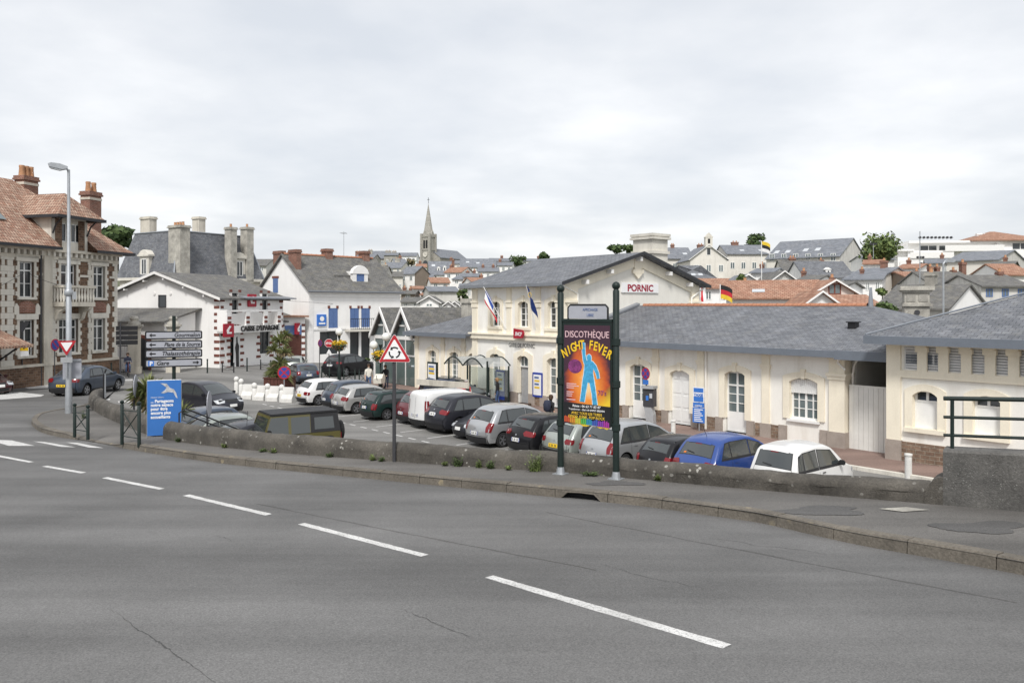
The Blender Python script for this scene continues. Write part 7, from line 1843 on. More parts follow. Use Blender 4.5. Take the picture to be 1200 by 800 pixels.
# modern apartments
Af = Frame(*at(1100, 300, 165).to_2d(), 1, -0.12, 6.0)
ap = thing('apartment_block', 'modern white flat-roofed apartment block with balconies and red tile roof part', 'building', Af.o, Af.rz)
def apx(px): return Af.lx(px)
def apz(px, py): return Af.lz(apx(px), 0, py)
def slab(pa, pb, ya, yb, y0=0.0, y1=12, nm='storey', mt='white_wall'):
    mb = MB(); mb.box(apx(pa), apx(pb), y0, y1, apz((pa + pb) / 2, yb), apz((pa + pb) / 2, ya)); return mb.build(nm, mt, ap)
slab(1064, 1168, 283, 295); slab(1060, 1215, 294, 303, -2); slab(1030, 1060, 294, 312, -1); slab(1046, 1110, 302, 330, -3); slab(1166, 1215, 281, 296, -1); slab(1028, 1215, 303, 345, 1)
slab(1062, 1172, 282.5, 285, -1.5, 12, 'roof_slab'); slab(1030, 1066, 293, 295, -2.5, 8, 'roof_slab')
for pa, pb, ya, yb, y0 in ((1078, 1098, 287.5, 294, -0.05), (1140, 1147, 287, 293, -0.05), (1151, 1167, 287, 294, -0.05), (1183, 1202, 285, 293, -1.05), (1031, 1040, 296, 303, -1.05), (1060, 1075, 308, 318, -3.05), (1100, 1140, 287.5, 294, -0.03)):
    x0, x1 = apx(pa), apx(pb); z0, z1 = apz(pa, yb), apz(pa, ya); window(ap, (x0 + x1) / 2, z0, x1 - x0, z1 - z0, y0 + 0.03, max(1, int((x1 - x0) / 1.2)), 1, bar=0.07)
for pa, pb, y_ in ((1100, 1168, 294.5), (1060, 1110, 302.5), (1048, 1070, 312)):
    mb = MB(); z = apz(pa, y_); mb.box(apx(pa), apx(pb), -3.3, -3.2, z, z + 1.0); mb.box(apx(pa), apx(pb), -3.3, 0, z - 0.2, z); mb.build('balcony', 'white_trim', ap)
x0, x1 = apx(1133), apx(1225); mb = roof_x(x0, x1, -2, 14, apz(1160, 282), apz(1160, 268.5), 7, 7, 0.2); r_ = mb.build('tile_roof', 'clay_far', ap)
for px in (1160, 1168, 1180): chimney(r_, apx(px), 5, apz(px, 280), apz(px, 271.5), 0.9, 0.9, 'white_wall', 0)

# masts, aerials, background lamp
def mast(px, y0, y1, Y, label, r=0.05, arms=()):
    P = at(px, y0, Y); t = thing('mast', label, 'mast', P, 0); h = (y0 - y1) / FOC * Y
    mb = MB(); mb.tube([(0, 0, 0), (0, 0, h)], r, 6); mb.build('pole', 'galvanised', t)
    for (a, b, z, n) in arms:
        mb = MB(); mb.box(a, b, -0.03, 0.03, z * h - 0.03, z * h + 0.03); mb.build('boom', 'dark_metal', t)
        for q in range(n): mb = MB(); x = lerp(a, b, (q + 0.5) / n); mb.box(x - 0.03, x + 0.03, -0.2, 0.2, z * h - 0.12, z * h + 0.12); mb.build('element', 'dark_metal', t)
mast(1078, 332, 271, 88, 'tall roof aerial mast with long toothed boom before the apartments', 0.05, ((-0.2, 3.6, 0.88, 9), (-0.4, 0.5, 0.5, 3)))
mast(1023.5, 303, 285, 112, 'thin roof aerial in front of the round green tree', 0.04, ((-0.5, 0.5, 0.95, 4),))
P = at(1105.5, 372, 48); t = thing('street_lamp', 'slim grey street lamp behind the goods building roof', 'street lamp', (P.x, P.y, 0), 0)
h = CZ + (HY - 306) / FOC * 48
mb = MB(); mb.tube([(0, 0, 0), (0, 0, h - 0.15), (0.12, 0, h)], 0.06, 8); mb.build('pole', 'galvanised', t); mb = MB(); mb.prism([(0.05, h - 0.06), (0.6, h - 0.08), (0.68, h + 0.04), (0.55, h + 0.13), (0.2, h + 0.12)], -0.12, 0.12); mb.build('lamp_head', 'galvanised', t)
# flags behind the station
def bg_flag(px, ytop, ybot, Y, label, stripes, wpx, hpx, vert=False, pole_px=None):
    P = at(px, ybot, Y); k = Y / FOC; t = thing('flag', label, 'flag', P, 0)
    h = (ybot - ytop) * k
    mb = MB(); mb.tube([(0, 0, 0), (0, 0, h)], 0.035, 6); mb.build('pole', 'white_frame', t)
    n = len(stripes)
    for i, mt in enumerate(stripes):
        rr = []
        for q in range(9):
            u = q / 8
            if vert: row = [(wpx * k * (i + v) / n, 0.1 * math.sin(u * 5), h - 0.1 - hpx * k * u) for v in (0, .5, 1)]
            else: row = [(wpx * k * u, 0.12 * math.sin(u * 6), h - 0.05 - hpx * k * ((i + v) / n) - 0.35 * hpx * k * u * u) for v in (0, .5, 1)]
            rr.append(row)
        mb = MB(); mb.grid(rr); mb.build('cloth', mt, t, True)
bg_flag(821, 335, 372, 60, 'red and white banner flag hanging behind the station roof', ['flag_red', 'flag_white'], 6, 17, True)
bg_flag(844, 333, 372, 60, 'black red and yellow flag on white pole behind the station roof', ['flag_black', 'flag_red', 'flag_yellow'], 14, 16)
bg_flag(892.5, 282, 345, 80, 'yellow black and white flag flying high on a mast', ['flag_yellow', 'flag_black', 'flag_white'], 10, 12)

# ================================================================== TREES
def tree(P, h, r, label, seed, mt='leaf_dark', n=1500, ls=0.35, name='tree', flat=0.8, trunk=0.35, cat='tree', lobes=9):
    rnd = random.Random(seed); t = thing(name, label, cat, P, 0)
    mb = MB(); mb.tube([(0, 0, -2), (0.1, 0, h * trunk), (0, 0.1, h * 0.75)], [r * 0.10, r * 0.08, r * 0.03], 8)
    for q in range(5):
        a = 2 * PI * q / 5; mb.tube([(0.05, 0, h * trunk * 0.9), (math.cos(a) * r * 0.55, math.sin(a) * r * 0.55, h * 0.68)], [r * 0.045, r * 0.015], 6)
    mb.build('trunk', 'bark', t, True)
    mb = MB()
    for q in range(lobes):
        a = rnd.random() * 2 * PI; rad = r * rnd.uniform(0.2, 0.62); zc = h * (trunk + (1 - trunk) * rnd.uniform(0.25, 0.82)); rr = r * rnd.uniform(0.34, 0.52)
        c = (math.cos(a) * rad, math.sin(a) * rad, zc)
        rv = (rr, rr, rr * flat)
        for _ in range(n // lobes):
            d = Vector((rnd.gauss(0, 1), rnd.gauss(0, 1), rnd.gauss(0, 1))).normalized()
            p = Vector(c) + Vector((d.x * rv[0], d.y * rv[1], d.z * rv[2])) * rnd.random() ** 0.35
            u = Vector((rnd.gauss(0, 1), rnd.gauss(0, 1), rnd.gauss(0, .7))).normalized(); v = u.cross(d).normalized() if abs(u.dot(d)) < .95 else Vector((0, 0, 1))
            s = ls * rnd.uniform(0.6, 1.3); mb.add([p - u * s, p + v * s * 0.6, p + u * s, p - v * s * 0.6], [(0, 1, 2, 3)], 0 if rnd.random() < 0.6 else 1)
    mb.build('crown', [mt, 'leaf_mid'], t)
def tree_px(px, ytop, ybot, wpx, Y, label, seed, **k):
    P = at(px, ybot, Y); kk = Y / FOC; tree(P, (ybot - ytop) * kk, wpx / 2 * kk, label, seed, **k)
tree_px(1030, 275, 308, 48, 135, 'round green tree standing beside the huge slate roof', 1, mt='leaf_light', n=2600, ls=0.34, trunk=-0.05, lobes=22, flat=1.0)
tree_px(885, 275, 300, 28, 230, 'dark rounded pine crown above the school roof', 2, n=1100, ls=0.5, trunk=0.2)
tree_px(137, 264, 300, 46, 110, 'dark pine tree between brick house and mansion', 3, n=1500, ls=0.4, trunk=0.2, flat=0.6)
tree_px(722, 287, 303, 24, 250, 'dark flat-topped pine on the skyline beside station chimney', 4, n=900, ls=0.6, trunk=0.3, flat=0.6)
tree_px(740, 285, 306, 20, 240, 'green bushy tree on the skyline touching station chimney', 5, mt='leaf_mid', n=900, ls=0.5, trunk=0.15)
tree_px(639, 296, 308, 17, 300, 'small dark tree on the skyline above the station roof', 6, n=600, ls=0.6, trunk=0.1)
tree_px(536 + 8, 337, 358, 15, 125, 'dark round clipped bush next to grey rendered house', 7, n=700, ls=0.2, trunk=0.0, name='bush', cat='bush')
tree_px(538.5, 336, 358, 6, 124, 'upright yellow green conifer next to the dark round bush', 8, mt='leaf_light', n=500, ls=0.18, trunk=0.0, name='bush', cat='bush')
tree_px(431, 415, 446, 8, 66, 'narrow green cypress bush beside the glass hall', 9, mt='leaf_mid', n=500, ls=0.12, trunk=0.02, name='bush', cat='bush')
tree_px(868, 321, 336, 12, 83, 'light green shrub beside small attic house', 10, mt='leaf_light', n=300, ls=0.25, trunk=0.05, name='bush', cat='bush')
tree_px(1040, 354, 372, 30, 55, 'green climbing shrub under old grey slate roof', 11, mt='leaf_mid', n=400, ls=0.16, trunk=0.0, name='bush', cat='bush')
tree_px(1033, 336, 347, 14, 90, 'pale green shrub beside the blank white gable', 12, mt='leaf_light', n=300, ls=0.25, trunk=0.0, name='bush', cat='bush')
tree_px(606, 300, 312, 26, 330, 'low dark treetops on skyline left of station roof', 13, n=500, ls=0.6, trunk=0.05)
tree_px(482, 303, 313, 12, 300, 'bare brownish tree below the church tower', 14, mt='leaf_dry', n=300, ls=0.5, trunk=0.1)

# ================================================================== VEHICLES
OUT = {   # side outlines: (x from the rear, z), front bumper -> over the roof -> rear bumper; marks: cowl, screen top, roof rear, rear glass bottom
 'hatch': dict(L=4.0, w=0.84, belt=0.90, p=[(3.93, .20), (4.0, .42), (3.97, .60), (3.84, .72), (2.95, .95), (2.2, 1.36), (1.75, 1.45), (1.2, 1.46), (.55, 1.39), (.16, .98), (.05, .80), (0, .58), (.0, .40), (.07, .22)], m=(4, 5, 8, 9), wx=(.72, 3.22), wr=.30,
      win=[(.55, .95, .78, .95), (1.0, 1.85, 1.0, 1.85), (1.93, 2.85, 1.93, 2.27)]),
 'mpv': dict(L=4.27, w=0.86, belt=0.98, p=[(4.2, .20), (4.27, .42), (4.22, .64), (4.05, .80), (3.45, 1.00), (2.55, 1.50), (2.0, 1.62), (1.3, 1.64), (.62, 1.55), (.20, 1.02), (.06, .85), (0, .60), (.0, .40), (.07, .22)], m=(4, 5, 8, 9), wx=(.75, 3.45), wr=.31,
      win=[(.50, 1.0, .84, 1.0), (1.06, 2.0, 1.06, 2.0), (2.08, 3.25, 2.08, 2.62)]),
 'suv': dict(L=4.5, w=0.90, belt=1.05, p=[(4.42, .28), (4.5, .50), (4.46, .75), (4.3, .92), (3.4, 1.10), (2.65, 1.55), (2.1, 1.66), (1.4, 1.68), (.62, 1.60), (.22, 1.12), (.06, .92), (0, .70), (.0, .48), (.08, .28)], m=(4, 5, 8, 9), wx=(.85, 3.6), wr=.36,
      win=[(.55, 1.05, .85, 1.1), (1.12, 2.05, 1.12, 2.05), (2.13, 3.2, 2.13, 2.68)]),
 'wagon': dict(L=4.5, w=0.84, belt=0.88, p=[(4.43, .20), (4.5, .42), (4.46, .60), (4.3, .70), (3.35, .90), (2.6, 1.32), (2.1, 1.42), (1.2, 1.44), (.50, 1.40), (.14, .95), (.04, .78), (0, .58), (.0, .40), (.07, .22)], m=(4, 5, 8, 9), wx=(.8, 3.6), wr=.30,
      win=[(.38, 1.12, .66, 1.12), (1.2, 2.1, 1.2, 2.1), (2.18, 3.2, 2.18, 2.68)]),
 'sedan': dict(L=4.3, w=0.84, belt=0.90, p=[(4.23, .20), (4.3, .42), (4.26, .60), (4.1, .72), (3.25, .95), (2.5, 1.36), (2.0, 1.45), (1.5, 1.45), (1.1, 1.40), (.48, 1.02), (.10, .98), (0, .80), (.0, .42), (.07, .22)], m=(4, 5, 8, 9), wx=(.75, 3.45), wr=.30,
      win=[(1.0, 1.25, 1.2, 1.3), (1.3, 2.1, 1.35, 2.1), (2.18, 3.1, 2.18, 2.55)]),
 'van': dict(L=4.2, w=0.86, belt=1.02, p=[(4.12, .20), (4.2, .45), (4.16, .68), (4.0, .86), (3.45, 1.06), (2.75, 1.56), (2.35, 1.71), (1.5, 1.75), (.26, 1.74), (.09, 1.62), (.05, 1.15), (.03, .90), (0, .60), (.0, .42), (.06, .24)], m=(4, 5, 8, 10), wx=(.75, 3.4), wr=.30, tum=.13, k=.87, r=.06,
      win=[(2.15, 3.2, 2.15, 2.72)]),
 'box': dict(L=3.45, w=0.79, belt=0.98, p=[(3.4, .22), (3.45, .45), (3.42, .68), (3.28, .85), (2.75, 1.02), (2.15, 1.52), (1.85, 1.63), (1.2, 1.66), (.34, 1.61), (.10, 1.05), (.04, .85), (0, .60), (.0, .42), (.06, .24)], m=(4, 5, 8, 9), wx=(.55, 2.85), wr=.27, tum=.22, k=.87, r=.06,
      win=[(.22, .46, .32, .46), (.52, 1.22, .52, 1.22), (1.3, 2.5, 1.3, 2.02)]),
}
def poly_smooth(p, it=2, k=.78):
    j = 1 - k
    for _ in range(it):
        q = [p[0]]
        for a, b in zip(p, p[1:]):
            q += [(a[0] * k + b[0] * j, a[1] * k + b[1] * j), (a[0] * j + b[0] * k, a[1] * j + b[1] * k)]
        q.append(p[-1]); p = q
    return p
class Shell:
    def __init__(s, d, width=1.0, k=1.0):
        s.d = d; s.L = d['L']; s.w = d['w'] * width; s.belt = d['belt']; s.r = d.get('r', 0.08)
        s.o = poly_smooth(d['p'], 2, d.get('k', .80)); s.n = len(s.o)
        s.xmin = min(x for x, z in s.o); s.xmax = max(x for x, z in s.o)
        s.nr = []
        for i in range(s.n):
            a = s.o[max(0, i - 1)]; b = s.o[min(s.n - 1, i + 1)]; tx, tz = b[0] - a[0], b[1] - a[1]; l = math.hypot(tx, tz) or 1
            s.nr.append((tz / l * -1 * -1 if False else tz / l, -tx / l))
        s.nr = [(x, z) for x, z in s.nr]
        s.tum = 0.30 if s.L < 4.4 else 0.28
    def W(s, x, z):
        w = s.w
        if z > s.belt: w -= 0.012 + (z - s.belt) * s.d.get('tum', s.tum)
        f = max(0, (x - (s.L - 0.75)) / 0.75); w -= 0.13 * f * f
        g = max(0, (0.55 - x) / 0.55); w -= 0.07 * g * g
        if z < 0.42: w -= (0.42 - z) * 0.22
        w += 0.012 * math.sin((z - 0.3) * 5.2) if z < s.belt else 0
        return w
    def span(s, x):
        zs = []
        o = s.o + [s.o[0]]
        for a, b in zip(o, o[1:]):
            if (a[0] - x) * (b[0] - x) <= 0 and a[0] != b[0]:
                zs.append(a[1] + (b[1] - a[1]) * (x - a[0]) / (b[0] - a[0]))
        return (min(zs), max(zs)) if zs else (0.4, 0.5)
    def side(s, x, z, off=0.0):
        zb, zt = s.span(x); d = max(0, min(zt - z, x - s.xmin, s.xmax - x)); q = min(1, d / s.r)
        return s.W(x, z) - s.r * (1 - math.sqrt(max(0, 1 - (1 - q) ** 2))) + off
    def strip(s, t, f, off=0.0):
        t = max(0, min(s.n - 1.0001, t)); i = int(t); q = t - i
        x = lerp(s.o[i][0], s.o[i + 1][0], q); z = lerp(s.o[i][1], s.o[i + 1][1], q)
        nx = lerp(s.nr[i][0], s.nr[i + 1][0], q); nz = lerp(s.nr[i][1], s.nr[i + 1][1], q)
        c = (0.035 + 0.085 * abs(nx)) * (1 - f * f) + off
        return (x + nx * c - s.L / 2, f * (s.W(x, z) - s.r), z + nz * c)
    def tmark(s, m):
        p = s.d['p'][m]; return min(range(s.n), key=lambda i: (s.o[i][0] - p[0]) ** 2 + (s.o[i][1] - p[1]) ** 2)
    def tz(s, z, rear):
        best = None
        for i in range(s.n - 1):
            a, b = s.o[i], s.o[i + 1]
            if rear != (a[0] < s.L / 2): continue
            if (a[1] - z) * (b[1] - z) <= 0 and a[1] != b[1]:
                t = i + (z - a[1]) / (b[1] - a[1])
                return t
        return s.tmark(9 if rear else 3)
    def side_patch(s, mb, quad, sgn, off=0.006, nu=5, nv=4):
        (a, b, c, d) = quad; rr = []
        for j in range(nv + 1):
            row = []
            for i in range(nu + 1):
                u, v = i / nu, j / nv
                x = lerp(lerp(a[0], b[0], u), lerp(d[0], c[0], u), v); z = lerp(lerp(a[1], b[1], u), lerp(d[1], c[1], u), v)
                row.append((x - s.L / 2, sgn * s.side(x, z, off), z))
            rr.append(row)
        mb.grid(rr, flip=(sgn > 0))
    def strip_patch(s, mb, t0, t1, f0, f1, off=0.006, nt=8, nf=8, tl=0.0):
        rr = []
        for j in range(nt + 1):
            row = []
            for i in range(nf + 1):
                f = lerp(f0, f1, i / nf); row.append(s.strip(lerp(t0, t1, j / nt), f, off))
            rr.append(row)
        mb.grid(rr, flip=True)
tyre_me = {}
def wheel_parts(r):
    if r in tyre_me: return tyre_me[r]
    w = 0.095; RT = Matrix.Rotation(PI / 2, 4, 'X')
    mb = MB(); mb.T = RT; mb.lathe([(r * .66, -w), (r * .9, -w), (r, -w * .7), (r, w * .7), (r * .9, w), (r * .66, w), (r * .62, 0)], 20); ty = mb.mesh('tyre', 'tyre', 40)
    mb = MB(); mb.T = RT; mb.lathe([(r * .67, w * .9), (r * .62, w * .75), (r * .58, w * .4), (0.02, w * .35)], 20); bk_ = mb.mesh('wheel_well', 'trim_black', 40)
    mb = MB(); mb.T = RT; mb.lathe([(r * .685, w * .85), (r * .685, w * 1.02), (r * .62, w * 1.0), (r * .62, w * .6)], 20)
    for q in range(5):
        a = 2 * PI * q / 5; c, s_ = math.cos(a), math.sin(a); h = r * .1
        mb.add([(c * r * .05 - s_ * h, s_ * r * .05 + c * h, w * .95), (c * r * .05 + s_ * h, s_ * r * .05 - c * h, w * .95), (c * r * .66 + s_ * h * 1.3, s_ * r * .66 - c * h * 1.3, w * .9), (c * r * .66 - s_ * h * 1.3, s_ * r * .66 + c * h * 1.3, w * .9)], [(0, 1, 2, 3)])
    mb.lathe([(r * .16, w * .5), (r * .16, w * 1.0), (0.01, w * 1.02)], 10); rim = mb.mesh('rim', 'alloy', 40)
    tyre_me[r] = (ty, bk_, rim); return tyre_me[r]
PAINT = {}
def paint(name, c, rough=0.32, metal=0.0, coat=None):
    dk = max(c) < 0.06; coat = (0.3 if dk else 0.6) if coat is None else coat
    if 'car_' + name not in MATS: mat('car_' + name, c, rough, 0.0, 6, 60, metal=metal, coat=coat, spec=0.25 if dk else 0.5)
    return 'car_' + name
def car(kind, label, pm, P, heading, width=1.0, roof=None, plate='plate_white', tail='low', rails=False, bump='paint', sticker=False, group=None, tailz=None, rwide=0.80, name='parked_car', scale=1.0, wiper=True, antenna=False, tint='car_glass'):
    d = OUT[kind]; s = Shell(d, width)
    t = thing(name, label, 'car' if kind != 'van' else 'van', P, heading, group)
    scale *= 0.90; t.scale = (scale,) * 3
    h = s.L / 2
    # body: two flanks with wheel arches + the strip that wraps bonnet, roof and tail
    mb = MB()
    wr = d['wr']; R_ = wr + 0.07
    xs = sorted(set([s.xmin + 0.004 + (s.L - 0.008) * i / 44 for i in range(45)] + [s.xmin + .02, s.xmin + .05, s.xmax - .02, s.xmax - .05] + [xc + q for xc in d['wx'] for q in (-R_, -R_ + .01, R_ - .01, R_, -R_ * .7, R_ * .7)]))
    xs = [x for x in xs if s.xmin < x < s.xmax]
    for sg in (-1, 1):
        rr = []
        for x in xs:
            zb, zt = s.span(x); zb = max(zb, 0.20 if kind != 'suv' else 0.28)
            for xc in d['wx']:
                if abs(x - xc) < R_: zb = max(zb, wr + math.sqrt(max(0, R_ * R_ - (x - xc) ** 2)))
            row = []
            for j in range(15):
                v = j / 14; v = v if j < 9 else v
                z = lerp(zb, zt, v); 
                if j == 13: z = zt - 0.02
                if j == 12: z = zt - min(0.055, (zt - zb) * .3)
                if j == 11: z = min(z, zt - 0.085) if zt - zb > .3 else z
                row.append((x - h, sg * s.side(x, z), z))
            rr.append(row)
        mb.grid(rr, flip=(sg < 0))
    rr = [[s.strip(i, f) for f in (-1, -.8, -.55, -.28, 0, .28, .55, .8, 1)] for i in range(s.n)]
    mb.grid(rr, flip=True)
    me = mb.mesh('body', pm, 38)
    bm = bmesh.new(); bm.from_mesh(me); bmesh.ops.remove_doubles(bm, verts=bm.verts, dist=0.0008); bm.to_mesh(me); bm.free()
    body = put('body', me, t)
    mb = MB(); mb.box(-h + 0.12, h - 0.12, -s.w + 0.16, s.w - 0.16, 0.17, s.belt - 0.15); mb.build('underbody', 'trim_black', t)
    for xc in d['wx']:
        for sg in (-1, 1):
            ty, bk_, rim = wheel_parts(wr)
            o = put('wheel', bk_, t, (xc - h, sg * (s.W(xc, .35) - 0.10), wr), 0 if sg < 0 else PI)
            put('tyre', ty, o); put('rim', rim, o)
    # glass
    m = [s.tmark(q) for q in d['m']]
    mb = MB(); s.strip_patch(mb, m[0] + 0.4, m[1] - 0.1, -0.97, 0.97, 0.003); mb.build('screen_seal', 'trim_black', t, True)
    mb = MB(); s.strip_patch(mb, m[0] + 0.6, m[1] - 0.3, -0.93, 0.93); mb.build('windscreen', tint, t, True)
    if kind != 'van' or True:
        mb = MB(); s.strip_patch(mb, m[2] + (0.7), m[3] - 0.5, -0.86, 0.86) if kind != 'van' else s.strip_patch(mb, m[2] + 1.2, m[2] + 1.25, -.01, .01)
        if kind != 'van':
            rg = mb.build('rear_window', tint, t, True)
            mb = MB(); s.strip_patch(mb, m[2] + .55, m[3] - .3, -.90, .90, .003); mb.build('screen_seal', 'trim_black', t, True)
            for f0 in (-.905, .89): mb = MB(); s.strip_patch(mb, m[3] - .3, s.tz(.50, True), f0, f0 + .015, .003, 6, 1); mb.build('tailgate_gap', 'trim_black', t)
            mb = MB(); s.strip_patch(mb, s.tz(.505, True), s.tz(.485, True), -.99, .99, .004, 1, 8); mb.build('bumper_gap', 'trim_black', t)
    for q in d['win']:
        for sg in (-1, 1):
            mb = MB(); zb = s.belt + 0.02
            za = min(s.span(q[2])[1], 9) - 0.115; zc = s.span(q[3])[1] - 0.115
            s.side_patch(mb, ((q[0], zb), (q[1], zb), (q[3], zc), (q[2], za)), sg); mb.build('side_window', tint, t, True)
            mb = MB(); s.side_patch(mb, ((q[0] - .035, zb - .025), (q[1] + .03, zb - .025), (q[3] + .02, zc + .025), (q[2] - .03, za + .025)), sg, .003); mb.build('window_seal', 'trim_black', t, True)
    # lamps
    def wrap(mb, z0, z1, rear, sg, f0, ln, xe):
        rr = []
        for j in range(7):
            z = lerp(z0, z1, j / 6); tt_ = s.tz(z, rear); ed = xe(z); sl = 1 - 0.25 * abs(j - 3) / 3
            row = [s.strip(tt_, sg * lerp(1 - (1 - f0) * sl, 1, q / 4), 0.012) for q in range(5)]
            for q in range(1, 6):
                x = ed + ln * sl * q / 5; row.append((x - h, sg * s.side(x, z, 0.012), z))
            rr.append(row)
        mb.grid(rr, flip=(sg > 0) == rear)
    tz_ = tailz or {'low': (0.68, 0.95), 'high': (0.85, 1.35)}[tail]
    for sg in (-1, 1):
        mb = MB(); a, b = s.tz(tz_[0], True), s.tz(tz_[1], True)
        x0 = s.span(0.2)[0]
        def xe(z):
            tt_ = s.tz(z, True); i = int(tt_); q = tt_ - i; return lerp(s.o[i][0], s.o[min(i + 1, s.n - 1)][0], q)
        xa, xb = xe(tz_[0]) + 0.012, xe(tz_[1]) + 0.012
        wrap(mb, tz_[0], tz_[1], True, sg, rwide, 0.15, xe)
        mb.build('taillight', 'lamp_red', t, 60)
        zf0, zf1 = s.belt - 0.33, s.belt - 0.16
        mb = MB(); a, b = s.tz(zf0, False), s.tz(zf1, False)
        def xf(z):
            tt_ = s.tz(z, False); i = int(tt_); q = tt_ - i; return lerp(s.o[i][0], s.o[min(i + 1, s.n - 1)][0], q)
        xa, xb = xf(zf0) - 0.012, xf(zf1) - 0.012
        wrap(mb, zf0, zf1, False, sg, .55, -0.18, xf)
        mb.build('headlight', 'lamp_clear', t, 60)
        mb = MB(); mx_ = d['win'][-1][1] - 0.12; y0 = s.W(mx_, s.belt)
        q = [(mx_ - h - 0.06, sg * (y0 - 0.01), s.belt + 0.03), (mx_ - h - 0.06, sg * (y0 + 0.19), s.belt + 0.05)]
        mb.box(min(q[0][0], q[0][0] + 0.1), q[0][0] + 0.1, min(q[0][1], q[1][1]), max(q[0][1], q[1][1]), s.belt + 0.02, s.belt + 0.17); o = mb.build('wing_mirror', pm if bump == 'paint' else 'trim_black', t)
        bm = bmesh.new(); bm.from_mesh(o.data); bmesh.ops.bevel(bm, geom=bm.edges[:], offset=0.03, segments=2, affect='EDGES'); bm.to_mesh(o.data); bm.free()
        for q in d['win'][-2:]:
            mb = MB(); xq = q[0] + 0.10; s.side_patch(mb, ((xq, s.belt - 0.12), (xq + 0.17, s.belt - 0.12), (xq + 0.17, s.belt - 0.085), (xq, s.belt - 0.085)), sg, 0.028, 2, 1); mb.build('door_handle', pm if bump == 'paint' else 'trim_black', t)
            mb = MB(); x1 = q[0] - 0.03; s.side_patch(mb, ((x1, 0.3), (x1 + .012, 0.3), (x1 + .012, s.belt + .01), (x1, s.belt + .01)), sg, 0.003, 1, 6); mb.build('door_gap', 'trim_black', t)
        mb = MB(); s.side_patch(mb, ((d['wx'][0] + R_ + .02, .22), (d['wx'][1] - R_ - .02, .22), (d['wx'][1] - R_ - .02, .31), (d['wx'][0] + R_ + .02, .31)), sg, 0.008, 8, 1); mb.build('sill', 'trim_black', t, True)
        if rails:
            mb = MB(); zr_ = [s.span(x)[1] for x in (d['p'][8][0] + .15, s.L * .35, d['p'][5][0] - .3)]; xr_ = (d['p'][8][0] + .15, s.L * .35, d['p'][5][0] - .3)
            mb.tube([(x - h, sg * (s.W(x, z) - 0.13), z + 0.05) for x, z in zip(xr_, zr_)], 0.018, 6); mb.build('roof_rail', 'trim_black', t)
    # bumpers, plates, grille
    dk = 'trim_black'
    mb = MB(); s.strip_patch(mb, s.tz(.46, True), s.n - 1.01, -0.97, 0.97, 0.014, 4, 8); mb.build('rear_bumper', dk if bump != 'paint' else dk, t, True)
    zp = (0.52, 0.64) if kind in ('mpv', 'hatch', 'sedan', 'suv') else (0.60, 0.72)
    if kind in ('suv',): zp = (0.80, 0.92)
    mb = MB(); s.strip_patch(mb, s.tz(zp[1], True), s.tz(zp[0], True), -0.34, 0.34, 0.022, 2, 4); pl = mb.build('number_plate', plate, t)
    mb = MB()
    for q in range(7):
        if q in (2, 5): continue
        f0 = -0.25 + q * 0.075; s.strip_patch(mb, s.tz(lerp(zp[0], zp[1], .78), True), s.tz(lerp(zp[0], zp[1], .22), True), f0, f0 + 0.042, 0.025, 1, 1)
    tag(mb.build('plate_marks', 'lettering_dark', pl), kind='stuff')
    if plate == 'plate_white':
        for f0 in (-.34, .29): mb = MB(); s.strip_patch(mb, s.tz(zp[1], True), s.tz(zp[0], True), f0, f0 + .05, 0.0245, 1, 1); mb.build('plate_band', 'sign_blue', pl)
    mb = MB(); s.strip_patch(mb, s.tz(.24, False), s.tz(.40, False), -0.75, 0.75, 0.012, 3, 8); mb.build('lower_grille', dk, t, True)
    mb = MB(); s.strip_patch(mb, s.tz(s.belt - .34, False), s.tz(s.belt - .24, False), -0.45, 0.45, 0.012, 3, 6); mb.build('grille', dk, t, True)
    mb = MB(); s.strip_patch(mb, s.tz(.45, False), s.tz(.56, False), -0.33, 0.33, 0.02, 2, 4); mb.build('number_plate', plate, t)
    if wiper and kind != 'van':
        p0 = s.strip(m[3] - 1.0, 0.0, 0.03); p1 = s.strip(m[3] - 1.6, 0.45, 0.03)
        mb = MB(); mb.tube([p0, p1], 0.012, 5); mb.build('rear_wiper', dk, t)
    if kind in ('hatch', 'mpv', 'suv', 'wagon', 'box'):
        mb = MB(); s.strip_patch(mb, m[2] + 0.1, m[2] + 0.85, -0.7, 0.7, 0.02, 2, 6); mb.build('spoiler', pm, t, True)
        mb = MB(); s.strip_patch(mb, m[2] + .9, m[2] + 1.05, -.2, .2, 0.01, 1, 2); mb.build('brake_light', 'lamp_red', t)
        mb = MB(); s.strip_patch(mb, s.tz(zp[1] + .13, True), s.tz(zp[1] + .08, True), -.06, .06, .014, 1, 2); mb.build('badge', 'alloy', t)
    if sticker: mb = MB(); s.strip_patch(mb, m[3] - 1.3, m[3] - .8, .48, .62, .012, 2, 2); mb.build('sticker', 'orange', t)
    if antenna:
        p0 = s.strip(m[2] - 2, 0, 0.0); mb = MB(); mb.tube([p0, (p0[0] - 0.22, p0[1], p0[2] + 0.38)], 0.008, 5); mb.build('antenna', dk, t)
    if kind == 'van':
        for x0_, x1_ in ((-.80, -.06), (.06, .80)): pass
        mb = MB(); s.strip_patch(mb, m[2] + 1.0, s.tz(.5, True), -.008, .008, 0.006, 8, 1); mb.build('door_gap', dk, t)
        for sg in (-1, 1): mb = MB(); s.side_patch(mb, ((1.95, 1.05), (2.02, 1.05), (2.02, 1.55), (1.95, 1.5)), sg, 0.008, 1, 3); mb.build('pillar_trim', dk, t)
    if roof:
        mb = MB(); s.strip_patch(mb, m[1] + .2, m[2] + .1, -.99, .99, 0.006, 10, 8); mb.build('roof_panel', roof, t, True)
    return t, s
HEAD = math.atan2(0.639, 0.769)          # nose to the station
rowp = lambda px, Y: Vector(((px - HX) / FOC * Y, Y, 0))
